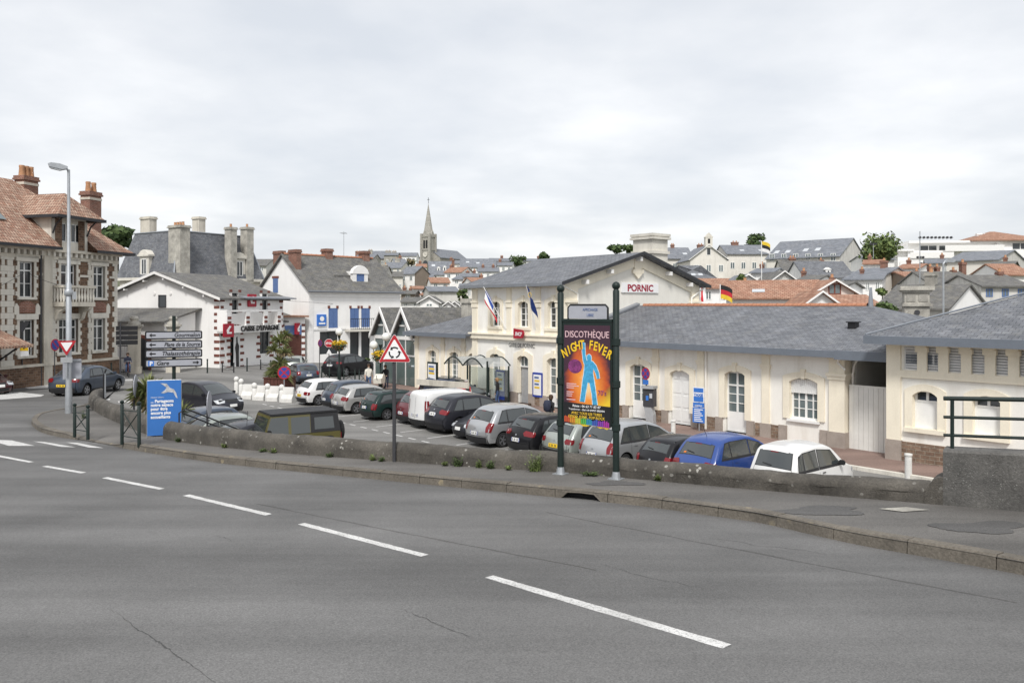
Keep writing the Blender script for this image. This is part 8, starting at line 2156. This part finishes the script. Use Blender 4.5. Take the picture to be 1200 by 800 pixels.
def parked(kind, label, pm, px, Y, dh=0.0, rev=False, push=0.0, **k):
    """px, Y: middle of the tail as seen in the photo"""
    P = rowp(px, Y); hd = HEAD + R(dh); L_ = OUT[kind]['L']
    c = P + Vector((math.cos(hd), math.sin(hd), 0)) * (L_ * 0.45 + 0.1 + push); c.z = zlot(c.x, c.y)
    return car(kind, label, pm, c, hd + (PI if rev else 0), group='cars parked nose to the station' if not rev else None, **k)
white = paint('white', (0.70, 0.70, 0.69)); silver = paint('silver', (0.42, 0.43, 0.44), 0.32, 0.55); silver2 = paint('silver_warm', (0.46, 0.455, 0.44), 0.32, 0.5)
grey = paint('steel_grey', (0.085, 0.09, 0.10), 0.3, 0.5); black = paint('black', (0.010, 0.010, 0.012)); anth = paint('anthracite', (0.035, 0.036, 0.045), 0.3, 0.4)
green = paint('dark_green', (0.012, 0.028, 0.026)); red = paint('dark_red', (0.10, 0.012, 0.018)); blue = paint('blue', (0.014, 0.052, 0.23)); paleg = paint('pale_green', (0.36, 0.39, 0.36), 0.32, 0.45); navy = paint('navy', (0.03, 0.045, 0.085), 0.3, 0.4); jeepg = paint('olive', (0.09, 0.078, 0.017)); maroon = paint('maroon', (0.06, 0.018, 0.02)); bgrey = paint('blue_grey', (0.06, 0.078, 0.11), 0.3, 0.4)
parked('hatch', 'white three-door hatchback with yellow plate, parked next to the white barriers', white, 350.5, 42.3, plate='plate_yellow', tailz=(.62, .80), rwide=.62)
parked('mpv', 'dark grey-blue small car parked between white hatchback and silver hatchback', bgrey, 372.5, 40.6, push=0.2, width=.93, scale=.93)
parked('hatch', 'silver hatchback with sharp red tail lamps parked beside dark green estate', silver2, 393, 39.0, tailz=(.72, .92), rwide=.6)
parked('wagon', 'dark green older estate car with roof bars, parked beside dark red car', green, 425, 36.8, sticker=True, rails=True, tailz=(.58, .88), scale=.97)
parked('mpv', 'dark red compact people carrier parked between green estate and white van', red, 460, 35.3, push=.3, width=.96, scale=.95, tailz=(.7, 1.2), rwide=.86)
parked('van', 'plain white panel van parked between dark red and anthracite cars', white, 486, 34.2, tailz=(.75, 1.35), rwide=.9, name='parked_van', width=.98)
parked('suv', 'anthracite off-roader with wide red tail lamps parked beside white van', anth, 505.5, 32.9, tailz=(.90, 1.08), rwide=.55, width=.95)
parked('hatch', 'black small hatchback parked nose out between off-roader and silver people carrier', anth, 529, 31.3, rev=True, push=.15, scale=.93, width=.96)
parked('mpv', 'silver rounded people carrier with orange sticker, parked beside black coupe', silver, 555.5, 29.8, tailz=(.66, 1.02), rwide=.84, sticker=True, width=.98)
parked('hatch', 'black sporty hatchback with wide red lamps beside the silver people carrier', black, 604, 28.3, tailz=(.74, .92), rwide=.5, width=.99)
parked('hatch', 'pale green-silver hatchback with yellow plate, half hidden behind poster stand post', paleg, 648, 27.1, plate='plate_yellow', tailz=(.68, .86), rwide=.72)
parked('mpv', 'silver rounded people carrier with blue-edged plate, directly behind poster stand', silver, 693, 25.5, sticker=True, tailz=(.66, 1.02), rwide=.84, width=.98)
parked('hatch', 'small black hatchback with yellow plate parked beside the bright blue car', black, 757, 23.9, plate='plate_yellow', tailz=(.62, .9), rwide=.84, width=.95, scale=.93)
parked('mpv', 'bright blue compact people carrier with black tailgate window strip', blue, 806, 22.8, sticker=True, tailz=(.74, .92), rwide=.62, width=.99, scale=.98, antenna=True)
parked('box', 'small boxy white car parked nearest the timber gate', white, 901, 21.1, tailz=(.65, .85), rwide=.82, width=1.02, bump='trim')
# stickers
# row along the wall, nose to the wall
def walled(kind, label, pm, px, py, Y, dh=0, **k):
    P = Vector(((px - HX) / FOC * Y, Y, 0)); P.z = zlot(P.x, P.y)
    return car(kind, label, pm, P, HEAD + PI + R(dh), **k)
walled('wagon', 'dark blue-black saloon parked close behind wall beside the olive four-wheel drive', anth, 283, 0, 27.2, 4)
walled('hatch', 'pale green small car almost hidden behind the wall next to dark saloon', paleg, 244, 0, 28.6, 6)
walled('hatch', 'dark blue hatchback behind the blue banner', bgrey, 229, 0, 30.6, 14)
walled('mpv', 'dark grey people carrier driving in beside the small cordyline palm', anth, 243, 0, 39.2, 106, name='moving_car')
P = on_lot(96, 462)
car('sedan', 'steel blue saloon with red lamps driving round in front of brick house', bgrey, P + Vector((-0.1, 0.9, 0)), R(84), scale=1.12, plate='plate_yellow', tailz=(.74, .92), rwide=.62, name='moving_car')
P = at(-21, 458, 43.0); P.z = zroad(43); car('wagon', 'dark maroon car cut by the frame edge in front of tiled porch', maroon, P, R(-34), name='moving_car')
P = at(409, 440, 61); P.z = 0; car('suv', 'black off-roader parked in front of the white house', black, P, R(62), tailz=(1.0, 1.15), rwide=.6, scale=1.05)
P = at(352, 440, 55); P.z = zlot(P.x, P.y); car('wagon', 'dark blue estate car behind the planter and cordyline', bgrey, P, R(120))
P = at(345, 432, 61); P.z = zlot(P.x, P.y); car('hatch', 'pale car half hidden behind the tall cordyline', paleg, P, R(100))
P = at(532, 455, 43.5); P.z = 0; car('wagon', 'dark blue estate car on the forecourt beyond the red people carrier', navy, P, HEAD + R(-78), rails=True)
# olive four-wheel drive: boxy, flat screen, hard top
P = Vector(((324 - HX) / FOC * 26.8, 26.8, 0)); P.z = zlot(P.x, P.y)
t = thing('four_wheel_drive', 'olive green boxy four-wheel drive with black hard top parked behind the wall', 'car', P, HEAD + PI + R(-6)); t.scale = (.93,) * 3
L2 = 2.1
def jb(nm, mt, x0, x1, y0, y1, z0, z1, bev=0.04, par=None):
    mb = MB(); mb.box(x0, x1, y0, y1, z0, z1); me = mb.mesh(nm, mt)
    if bev:
        bm = bmesh.new(); bm.from_mesh(me); bmesh.ops.bevel(bm, geom=bm.edges[:], offset=bev, segments=2, affect='EDGES'); bm.to_mesh(me); bm.free()
    return put(nm, me, par or t)
jb('body', jeepg, -L2, L2 - 0.1, -0.80, 0.80, 0.45, 1.12); jb('bonnet', jeepg, 0.75, L2, -0.66, 0.66, 1.0, 1.18); jb('front_bumper', 'trim_black', L2, L2 + 0.25, -0.8, 0.8, 0.5, 0.68); jb('rear_bumper', 'trim_black', -L2 - 0.18, -L2, -0.8, 0.8, 0.5, 0.66)
for sg in (-1, 1):
    jb('wing', 'trim_black', 0.95, 2.0, sg * 0.9 - 0.12, sg * 0.9 + 0.12, 0.86, 0.94, .02); jb('wing', 'trim_black', -1.75, -0.75, sg * 0.9 - 0.12, sg * 0.9 + 0.12, 0.86, 0.94, .02)
    for x in (1.45, -1.25): 
        ty, bk_, rim = wheel_parts(0.38); o = put('wheel', bk_, t, (x, sg * 0.82, 0.38), 0 if sg < 0 else PI); put('tyre', ty, o); put('rim', rim, o)
    for (x0, x1) in ((0.62, 0.68), (-0.28, -0.18), (-1.02, -0.96)):
        mb = MB(); y = sg * 0.80; mb.add([(x0, y, 1.1), (x1, y, 1.1), (x1 - (.22 if x0 > .5 else 0), sg * 0.70, 1.74), (x0 - (.22 if x0 > .5 else 0), sg * 0.70, 1.74), (x0, y - sg * .05, 1.1), (x1, y - sg * .05, 1.1), (x1 - (.22 if x0 > .5 else 0), sg * 0.65, 1.74), (x0 - (.22 if x0 > .5 else 0), sg * 0.65, 1.74)], [(0, 1, 2, 3), (1, 5, 6, 2), (0, 3, 7, 4), (3, 2, 6, 7)]); mb.build('pillar', jeepg, t)
    mb = MB(); y = sg * 0.80; mb.add([(-.18, y, 1.62 * 0 + 1.1), (.64, y, 1.1), (.44, sg * .706, 1.70), (-.18, sg * .706, 1.70)], [(0, 1, 2, 3)]); mb.add([(-.2, sg * .71, 1.66), (.5, sg * .71, 1.66), (.45, sg * .70, 1.75), (-.2, sg * .70, 1.75)], [(0, 1, 2, 3)], 1); mb.build('side_window', ['car_glass', jeepg], t)
    mb = MB(); mb.add([(-.98, y, 1.1), (-.26, y, 1.1), (-.26, sg * .706, 1.70), (-.98, sg * .706, 1.70)], [(0, 1, 2, 3)]); mb.add([(-1.0, sg * .712, 1.66), (-.2, sg * .712, 1.66), (-.2, sg * .70, 1.75), (-1.0, sg * .70, 1.75)], [(0, 1, 2, 3)], 1); mb.build('side_window', ['car_glass', jeepg], t)
    mb = MB(); mb.add([(-L2 + .02, sg * .80, 1.1), (-.98, sg * .80, 1.1), (-.98, sg * .70, 1.76), (-L2 + .1, sg * .70, 1.76)], [(0, 1, 2, 3)]); mb.build('hard_top_side', 'trim_black', t)
    mb = MB(); mb.add([(-L2 + .25, sg * .792, 1.2), (-1.12, sg * .792, 1.2), (-1.12, sg * .73, 1.62), (-L2 + .28, sg * .73, 1.62)], [(0, 1, 2, 3)]); mb.build('side_window', 'car_glass', t)
    mb = MB(); disc(mb, .11, -.03, .03, 14); o = put('headlight', mb.mesh('headlight', 'lamp_clear'), t, (L2 + .0, sg * .5, .95), PI / 2)
    jb('wing_mirror', 'trim_black', .5, .6, sg * .98 - .1, sg * .98 + .1, 1.12, 1.32, .02); jb('door_handle', 'trim_black', -.1, .05, sg * .82 - .015, sg * .82 + .015, .98, 1.02, 0); jb('taillight', 'lamp_red', -L2 - .03, -L2, sg * .7 - .06, sg * .7 + .06, .8, 1.02, 0)
jb('hard_top', 'trim_black', -L2 + .06, .45, -.73, .73, 1.74, 1.83, .035)
mb = MB(); mb.add([(.66, -.72, 1.12), (.66, .72, 1.12), (.45, .66, 1.74), (.45, -.66, 1.74)], [(0, 1, 2, 3)]); mb.build('windscreen', 'car_glass', t)
mb = MB()
for sg in (-1, 1): mb.add([(.67, sg * .80, 1.1), (.67, sg * .70, 1.1), (.45, sg * .64, 1.76), (.45, sg * .72, 1.76)], [(0, 1, 2, 3)])
mb.add([(.475, -.7, 1.68), (.475, .7, 1.68), (.44, .7, 1.78), (.44, -.7, 1.78)], [(0, 1, 2, 3)]); mb.build('screen_frame', jeepg, t)
mb = MB(); mb.add([(-L2 + .02, -.74, 1.14), (-L2 + .02, .74, 1.14), (-L2 + .09, .68, 1.74), (-L2 + .09, -.68, 1.74)], [(0, 1, 2, 3)]); mb.build('rear_window', 'car_glass', t)
mb = MB(); mb.T = Matrix.Rotation(PI / 2, 4, 'Z'); disc(mb, .36, -.12, .12, 22, 0, 0); put('spare_wheel', mb.mesh('spare_wheel', 'tyre'), t, (-L2 - .16, .1, 1.0))
mb = MB(); mb.tube([(.9, -.55, 1.15), (.85, -.57, 1.85)], .008, 5); mb.build('antenna', 'trim_black', t)

# ================================================================== FORECOURT FITTINGS
def spt(px, yo, z=G0):
    x = S.lx(px, yo); return S.pt(x, yo, z)
# parking meter with no stopping sign
P = spt(762, -0.9); t = thing('parking_meter', 'grey parking ticket machine on angled pedestal by station wall', 'parking meter', P, face(P, R(-25)))
mb = MB(); mb.prism([(-0.12, 0), (0.22, 0), (0.20, 0.45), (0.10, 0.78), (-0.24, 0.78), (-0.16, 0.4)], -0.14, 0.14); mb.build('pedestal', 'grey_paint', t)
mb = MB(); mb.box(-0.26, 0.22, -0.17, 0.17, 0.78, 1.55); mb.build('cabinet', 'dark_metal', t); mb = MB(); mb.box(-0.30, 0.25, -0.25, 0.2, 1.55, 1.66); mb.build('hood', 'grey_paint', t)
mb = MB(); mb.box(-0.12, 0.0, -0.185, -0.171, 1.05, 1.25); mb.build('keypad', 'taxi_blue', t); mb = MB(); mb.box(0.05, 0.17, -0.185, -0.171, 1.15, 1.35); mb.build('screen', 'lamp_clear', t)
P = spt(757.5, -1.0); s_ = round_sign(P, S.lz(S.lx(757.5, -1), -1, 437.5) - G0, 0.52, 'blue and red no stopping sign over the parking machine', turn=R(-48), pole='dark_metal')
mb = MB(); mb.box(-0.17, 0.17, -0.05, -0.035, 1.72, 1.92); mb.build('parking_plate', 'taxi_blue', s_)
# taxi signs
P = spt(819, -0.75); t = thing('taxi_sign', 'blue and white taxi rank boards stacked on a short post', 'sign', P, S.rz + R(8))
def zz_(py): return S.lz(S.lx(819, -.75), -.75, py) - G0
mb = MB(); mb.tube([(0, 0.03, 0), (0, 0.03, zz_(454))], 0.03, 8); mb.build('post', 'galvanised', t)
mb = MB(); mb.box(-0.25, 0.25, -0.03, 0, zz_(471), zz_(453.5)); a = mb.build('upper_board', 'sign_white', t)
mb = MB(); mb.box(-0.22, 0.22, -0.036, -0.031, zz_(470.5), zz_(464.5)); mb.box(-0.22, 0.22, -0.036, -0.031, zz_(459.5), zz_(454.5)); mb.build('blue_field', 'taxi_blue', a)
lettering('TAXIS', 0.155, 'taxi_blue', a, (0.0, -0.038, zz_(464)), bold=0.006)
mb = MB(); mb.box(-0.25, 0.25, -0.03, 0, zz_(477), zz_(471.6)); a = mb.build('middle_board', 'taxi_blue', t); lettering('RESERVE', 0.09, 'sign_white', a, (0, -0.036, zz_(476)))
mb = MB(); mb.box(-0.27, 0.27, -0.03, 0, zz_(495), zz_(477.6)); a = mb.build('lower_board', 'taxi_blue', t)
for q in range(7): mb = MB(); z = lerp(zz_(493.5), zz_(479), q / 6.5); mb.box(-0.2, 0.2 - (q % 3) * .06, -0.036, -0.031, z, z + 0.035); mb.build('text_line', 'sign_white', a)
bollard(S.pt(S.lx(789, -2.5), -2.5, G0), 0.62, 0.09, 'barrier_white', 'short white bollard on the forecourt kerb by parked cars')
P = on_lot(1064.5, 560); bollard(P, 0.75, 0.10, 'barrier_white', 'white ringed bollard beyond the low wall beside goods building')
# notice boards by the entrance
def board(px, yo, w, y0, y1, label, legs=True, mt='sign_blue', turn=0):
    x = S.lx(px, yo); t = thing('notice_board', label, 'notice board', S.pt(x, yo, G0), S.rz + turn); a, b = S.lz(x, yo, y1) - G0, S.lz(x, yo, y0) - G0
    mb = MB(); mb.box(-w / 2, w / 2, -0.05, 0.05, max(a, 0.0), b); o = mb.build('frame', mt, t)
    mb = MB(); mb.box(-w / 2 + .08, w / 2 - .08, -0.056, -0.051, max(a, 0) + (b - a) * (.3 if not legs else .08), b - .1); mb.build('poster_sheet', 'sign_white', o)
    for q in range(4): mb = MB(); z = lerp(a + (b - a) * .35, b - .3, q / 3); mb.box(-w / 2 + .16, w / 2 - .2 - .05 * (q % 2), -0.06, -0.0565, z, z + .1); mb.build('text_block', 'lettering_blue' if q % 2 else 'gold_ink', o)
    if legs:
        for s in (-1, 1): mb = MB(); mb.box(s * w * .4 - .03, s * w * .4 + .03, .0, .05, 0, a); mb.build('leg', 'dark_metal', t)
    else:
        mb = MB(); mb.box(w / 2, w / 2 + .12, -0.06, 0.12, 0, b); mb.build('side_case', 'dark_metal', t)
board(587, -0.9, 0.75, 433.5, 468, 'tall blue timetable board beside the station entrance', False)
board(630.5, -0.28, 0.75, 436.5, 465, 'blue-framed wall timetable case right of the station entrance door', True)
board(507, -3.0, 0.9, 424, 446, 'dark green framed map panel at the bus shelter', True, 'dark_green_paint')
# bus shelter: black frame, two curved clear roofs
x0, x1 = S.lx(526, -2.6), S.lx(571, -2.6); t = thing('bus_shelter', 'black steel bus shelter with two curved glass roof bays', 'bus shelter', S.pt(x0, -2.6, G0), S.rz)
Wb = x1 - x0; hb_ = S.lz((x0 + x1) / 2, -2.6, 428) - G0
for i in range(3):
    mb = MB(); mb.tube([(Wb * i / 2, 0, 0), (Wb * i / 2, 0, hb_ + .3)], .045, 8); mb.build('post', 'dark_green_paint', t); mb = MB(); mb.tube([(Wb * i / 2, 1.4, 0), (Wb * i / 2, 1.4, hb_)], .045, 8); mb.build('post', 'dark_green_paint', t)
for i in range(2):
    a, b = Wb * i / 2, Wb * (i + 1) / 2
    arc = [(lerp(a, b, q / 10), hb_ + .42 * math.sin(PI * q / 10)) for q in range(11)]
    mb = MB(); mb.grid([[(x, -.3, z) for x, z in arc], [(x, 1.5, z) for x, z in arc]]); mb.build('roof_sheet', 'clear_sheet', t, True)
    for y in (-.3, 1.5): mb = MB(); mb.tube([(x, y, z + .01) for x, z in arc], .035, 6); mb.build('roof_rib', 'dark_green_paint', t)
    mb = MB(); mb.box(a + .08, b - .08, 1.38, 1.40, .4, hb_ - .2); mb.build('back_pane', 'clear_glass', t)
# grey guard plank on posts above the van
P0 = at(489, 455, 40.5); P1 = at(549, 455, 38.5); d = (P1 - P0); t = thing('plank_barrier', 'long grey speckled plank barrier beyond the white van', 'barrier', (P0.x, P0.y, 0), math.atan2(d.y, d.x))
l = Vector((d.x, d.y)).length; zt = CZ - (446 - HY) / FOC * 39.5
mb = MB(); mb.box(0, l, -.06, .06, zt - .28, zt); mb.build('plank', 'limestone', t)
for f in (.05, .5, .95): mb = MB(); mb.box(l * f - .07, l * f + .07, .06, .2, 0, zt - .05); mb.build('post', 'dark_metal', t)
# boards by the left house
P = at(26, 446, 46); P.z = zroad(46); t = thing('yellow_notice', 'small yellow and white notice on a post before the brick house', 'sign', P, face(P)); zq = CZ - P.z - (410 - HY) / FOC * 46
mb = MB(); mb.tube([(0, .03, 0), (0, .03, zq + 1.6)], .035, 8); mb.build('post', 'dark_metal', t); mb = MB(); mb.box(-.32, .32, -.02, .02, zq - .35, zq + .4); b_ = mb.build('board', 'sign_white', t); mb = MB(); mb.box(-.30, .30, -.026, -.021, zq - .05, zq + .38); b2 = mb.build('yellow_field', 'yellow', b_)
for q in range(5): mb = MB(); mb.box(-.25 + q * .1, -.18 + q * .1, -.03, -.0265, zq + .05 + .05 * (q % 3), zq + .2 + .04 * (q % 2)); mb.build('ink_mark', 'sign_black' if q % 2 else 'sign_red', b2)
mb = MB(); mb.prism(rtri(.75, .04, True, zq + .95), -.01, .01); mb.build('triangle_back', 'dark_metal', t)
P = at(148.5, 442, 50); P.z = zlot(P.x, P.y); t = thing('sign_stack_back', 'stack of dark direction boards seen from behind at the house corner', 'road sign', P, face(P)); k = 50 / FOC
mb = MB(); mb.tube([(-.35, 0, 0), (-.35, 0, CZ - P.z - 20 * k)], .05, 8); mb.build('post', 'dark_metal', t)
for q in range(4): mb = MB(); z = CZ - P.z - (384.5 + q * 5.6 - HY) * k; mb.box(-.6, .62, .03, .06, z - 2.5 * k, z + 2.5 * k); mb.build('board', 'black_paint', t)

# overhead wires
def wire(name, label, pts, r=0.012):
    pts = [Vector(p) for p in pts]; o = []
    for a, b in zip(pts, pts[1:]):
        for q in range(8): f = q / 8; p = a.lerp(b, f); p.z -= 0.25 * 4 * f * (1 - f) * (b - a).length / 12; o.append(p)
    o.append(pts[-1]); mb = MB(); mb.tube(o, r, 5); tag(mb.build(name, 'black_paint'), label, 'cable')
wire('overhead_cable', 'thin overhead cable running from the brick house to the lamp pole', [at(0, 335, 44), at(30, 318, 46), at(66, 333, 44)])
wire('overhead_cable', 'thin overhead cable between the bank and the white house', [at(200, 330, 62), at(362, 354, 70), at(467, 352, 80)])

# ================================================================== PEOPLE
SKIN = {}
mat('skin', (0.52, 0.32, 0.23), 0.6, 0.05, 8); mat('hair_brown', (0.06, 0.035, 0.02), 0.8, 0.2, 20); mat('hair_grey', (0.42, 0.40, 0.37), 0.8, 0.2, 20); mat('hair_fair', (0.30, 0.18, 0.09), 0.8, 0.2, 20)
mat('cloth_white', (0.66, 0.63, 0.56), 0.9, 0.08, 6); mat('cloth_black', (0.018, 0.018, 0.02), 0.9, 0.15, 6); mat('cloth_denim', (0.06, 0.10, 0.20), 0.9, 0.15, 6); mat('cloth_navy', (0.03, 0.035, 0.06), 0.9, 0.15, 6); mat('cloth_blue', (0.09, 0.19, 0.42), 0.9, 0.1, 6)
def person(P, h, heading, top, legs, hair, label, pose='walk', sleeves=True, extra=None, pack=None):
    """one skinned body; heading 0 faces +x (local)"""
    h *= 0.93; k = h / 1.75
    lean = {'bend': 0.35, 'sit': 0.1}.get(pose, 0.03)
    hip = 0.92; 
    sh_z, sh_x = 1.43 - lean * 0.25, lean * 0.55
    J = {'pel': (0, 0, hip), 'belly': (lean * .18, 0, 1.08), 'chest': (lean * .42, 0, 1.30 - lean * .1), 'neck': (sh_x, 0, sh_z + .06), 'headb': (sh_x + .03 + lean * .1, 0, sh_z + .14), 'head': (sh_x + .04 + lean * .15, 0, sh_z + .23), 'crown': (sh_x + .03 + lean * .15, 0, sh_z + .30)}
    rad = {'pel': (.16, .13), 'belly': (.145, .115), 'chest': (.17, .12), 'neck': (.06, .06), 'headb': (.065, .07), 'head': (.085, .10), 'crown': (.07, .08)}
    E_ = [('pel', 'belly', 1), ('belly', 'chest', 1), ('chest', 'neck', 1), ('neck', 'headb', 0), ('headb', 'head', 0), ('head', 'crown', 3)]
    for s, n in ((1, 'l'), (-1, 'r')):
        sw = {'walk': 0.22, 'stand': 0.03, 'bend': 0.05, 'sit': 0.0}[pose] * s
        J['hip' + n] = (0, .09 * s, hip - .05); rad['hip' + n] = (.095, .095)
        if pose == 'sit':
            J['kn' + n] = (.42, .12 * s, hip - .10); J['an' + n] = (.36, .12 * s, hip - .52); J['to' + n] = (.52, .13 * s, hip - .56)
        else:
            J['kn' + n] = (sw * .9 + .03, .10 * s, .50); J['an' + n] = (sw * 1.1 - .06 * (1 if sw < 0 else 0), .10 * s, .09); J['to' + n] = (sw * 1.1 + .15, .11 * s, .04)
        rad['kn' + n] = (.062, .062); rad['an' + n] = (.045, .045); rad['to' + n] = (.04, .03)
        E_ += [('pel', 'hip' + n, 2), ('hip' + n, 'kn' + n, 2), ('kn' + n, 'an' + n, 2), ('an' + n, 'to' + n, 4)]
        J['sh' + n] = (sh_x * .95, .185 * s, sh_z - .03); rad['sh' + n] = (.065, .065)
        asw = -sw
        if pose in ('bend', 'sit'): J['el' + n] = (sh_x + .12, .24 * s, sh_z - .30); J['wr' + n] = (sh_x + .36, .20 * s, sh_z - .36); J['ha' + n] = (sh_x + .45, .19 * s, sh_z - .38)
        else: J['el' + n] = (sh_x + asw * .4 - .03, .24 * s, sh_z - .32); J['wr' + n] = (sh_x + asw * .9 + .06, .25 * s, sh_z - .57); J['ha' + n] = (sh_x + asw + .09, .25 * s, sh_z - .67)
        rad['el' + n] = (.042, .042); rad['wr' + n] = (.03, .03); rad['ha' + n] = (.035, .022)
        E_ += [('chest', 'sh' + n, 1), ('sh' + n, 'el' + n, 1), ('el' + n, 'wr' + n, 1 if sleeves else 0), ('wr' + n, 'ha' + n, 0)]
    names = list(J); me = bpy.data.meshes.new('person_rig')
    me.from_pydata([Vector(J[n]) * k for n in names], [(names.index(a), names.index(b)) for a, b, _ in E_], [])
    ob = bpy.data.objects.new('person_rig', me); COL.objects.link(ob)
    sm = ob.modifiers.new('skin', 'SKIN'); sm.use_smooth_shade = True
    for i, n in enumerate(names): v = me.skin_vertices[0].data[i]; v.radius = (rad[n][0] * k, rad[n][1] * k); v.use_root = (n == 'pel')
    ss = ob.modifiers.new('sub', 'SUBSURF'); ss.levels = 2; ss.render_levels = 2
    dg = bpy.context.evaluated_depsgraph_get(); m2 = bpy.data.meshes.new_from_object(ob.evaluated_get(dg)); bpy.data.objects.remove(ob)
    m2.materials.clear()
    for mt in ('skin', top, legs, hair, 'cloth_black'): m2.materials.append(MATS[mt])
    segs = [(Vector(J[a]) * k, Vector(J[b]) * k, q, max(rad[a][0], rad[b][0])) for a, b, q in E_]
    for p in m2.polygons:
        best = 1e9; bi = 0
        for a, b, q, r in segs:
            ab = b - a; tt_ = max(0, min(1, (p.center - a).dot(ab) / ab.length_squared)); dd = ((a + ab * tt_) - p.center).length / r
            if dd < best: best, bi = dd, q
        p.material_index = bi; p.use_smooth = True
    m2.name = 'person'
    t = put('person', m2, None, P, heading); tag(t, label, 'person')
    hd = Vector(J['head']) * k
    mb = MB(); mb.lathe([(0.105 * k, -.02 * k), (0.118 * k, .04 * k), (0.10 * k, .11 * k), (.05 * k, .145 * k), (.005, .15 * k)], 14, (hd.x - .03 * k, hd.y, hd.z)); mb.lathe([(.06 * k, -.12 * k), (.095 * k, -.06 * k), (.105 * k, .02 * k)], 12, (hd.x - .055 * k, hd.y, hd.z)); mb.build('hair', hair, t, True)
    mb = MB(); mb.add([(hd.x + .09 * k, -.015 * k, hd.z - .04 * k), (hd.x + .09 * k, .015 * k, hd.z - .04 * k), (hd.x + .125 * k, 0, hd.z - .035 * k), (hd.x + .095 * k, 0, hd.z + .01 * k)], [(0, 1, 2), (1, 3, 2), (3, 0, 2)]); mb.build('nose', 'skin', t)
    for s in (-1, 1):
        mb = MB(); mb.lathe([(.002, -.01 * k), (.011 * k, 0), (.002, .01 * k)], 8, (hd.x + .088 * k, s * .035 * k, hd.z + .012 * k)); mb.build('eye', 'interior_dark', t)
    if pack:
        mb = MB(); c = Vector(J['chest']) * k; mb.lathe([(.06, -.26), (.15, -.2), (.17, .05), (.12, .2), (.02, .22)], 10, (c.x - .2 * k, c.y, c.z)); o = mb.build('backpack', pack, None, True); o.location = P; o.rotation_euler = (0, 0, heading); tag(o, 'dark backpack worn by the person in black', 'backpack')
    return t
P = at(432, 455, 49.5); P.z = 0; person(P, 1.72, R(-75), 'cloth_white', 'cloth_denim', 'hair_brown', 'person in white shirt and dark jeans walking before the black off-roader', 'walk', False)
P = at(453, 455, 50.5); P.z = 0; person(P, 1.68, R(-100), 'cloth_black', 'cloth_navy', 'hair_brown', 'person in open dark jacket with pram near the glass hall', 'bend')
P = at(444.5, 452, 49.2); P.z = 0
t = thing('pram', 'white and dark pram beside the twin globe lamp', 'pram', P, R(-100))
mb = MB(); mb.prism([(-.35, .5), (.35, .5), (.42, .8), (.2, .82), (-.05, 1.05), (-.32, 1.0), (-.42, .8)], -.25, .25); mb.build('hood', 'cloth_white', t); mb = MB(); mb.tube([(-.3, 0, .2), (.3, 0, .55), (.55, 0, 1.0)], .02, 6); mb.build('handle', 'dark_metal', t)
for x in (-.3, .3):
    for y in (-.22, .22): mb = MB(); mb.T = Matrix.Translation((x, y, .15)); disc(mb, .15, -.02, .02, 14); mb.build('wheel', 'tyre', t)
P = at(551.5, 460, 41.0); P.z = 0; person(P, 1.62, R(200), 'cloth_white', 'cloth_white', 'hair_grey', 'grey-haired person in white coat leaning over a red trolley', 'bend')
P2 = at(543.5, 460, 40.7); P2.z = 0; t = thing('red_trolley', 'red shopping trolley bag in front of the person in white', 'trolley', P2, R(20))
mb = MB(); mb.prism(rrect(.62, .62, .08, cz=.85), -.18, .18); mb.build('bag', 'flag_red', t); mb = MB(); mb.tube([(.3, 0, .1), (.32, 0, 1.1), (.45, 0, 1.2)], .02, 6); mb.box(-.25, .3, -.03, .03, .1, .54); mb.build('frame', 'dark_metal', t)
P = S.pt(S.lx(583, -2.0), -2.0, G0); person(P, 1.52, R(160), 'cloth_black', 'cloth_denim', 'hair_fair', 'person in black jacket and jeans reading the blue timetable board', 'stand')
P = at(645, 470, 33.3); P.z = 0; person(P, 1.62, R(35), 'cloth_black', 'cloth_navy', 'hair_brown', 'person in black t-shirt with backpack standing behind the parked cars', 'stand', False, pack='cloth_navy')
P = at(621, 470, 33.6); P.z = 0; person(P, 1.22, R(120), 'cloth_blue', 'cloth_denim', 'hair_brown', 'child in blue beside the person with backpack', 'stand')
# cyclist
P = on_lot(150, 441.5); P.z = zlot(P.x, P.y)
bt = thing('bicycle', 'dark red city bicycle ridden past the garden gate', 'bicycle', P, R(-60))
for x in (-.5, .5):
    mb = MB(); rr = [(x + .33 * math.cos(2 * PI * q / 20), 0, .34 + .33 * math.sin(2 * PI * q / 20)) for q in range(21)]; mb.tube(rr, .02, 6); w_ = mb.build('wheel', 'tyre', bt, True)
    for q in range(6): mb = MB(); a = PI * q / 6; mb.tube([(x - .32 * math.cos(a), 0, .34 - .32 * math.sin(a)), (x + .32 * math.cos(a), 0, .34 + .32 * math.sin(a))], .004, 4); mb.build('spoke', 'alloy', w_)
for a, b in (((-.5, 0, .34), (-.05, 0, .32)), ((-.5, 0, .34), (-.2, 0, .8)), ((-.05, 0, .32), (-.22, 0, .88)), ((-.05, 0, .32), (.38, 0, .75)), ((-.18, 0, .78), (.36, 0, .85)), ((.5, 0, .34), (.34, 0, 1.0))):
    mb = MB(); mb.tube([a, b], .02, 6); mb.build('frame_tube', red, bt)
mb = MB(); mb.tube([(.2, -.28, 1.02), (.34, -.1, 1.04), (.34, .1, 1.04), (.2, .28, 1.02)], .015, 6); mb.build('handlebar', 'alloy', bt); mb = MB(); mb.prism(rrect(.26, .07, .03, cx=-.24, cz=.9), -.07, .07); mb.build('saddle', 'trim_black', bt)
person(P + Vector((-.12, .2, -.02)), 1.70, R(-60), 'cloth_navy', 'cloth_denim', 'hair_brown', 'person in navy jacket and jeans sitting on the bicycle', 'sit')
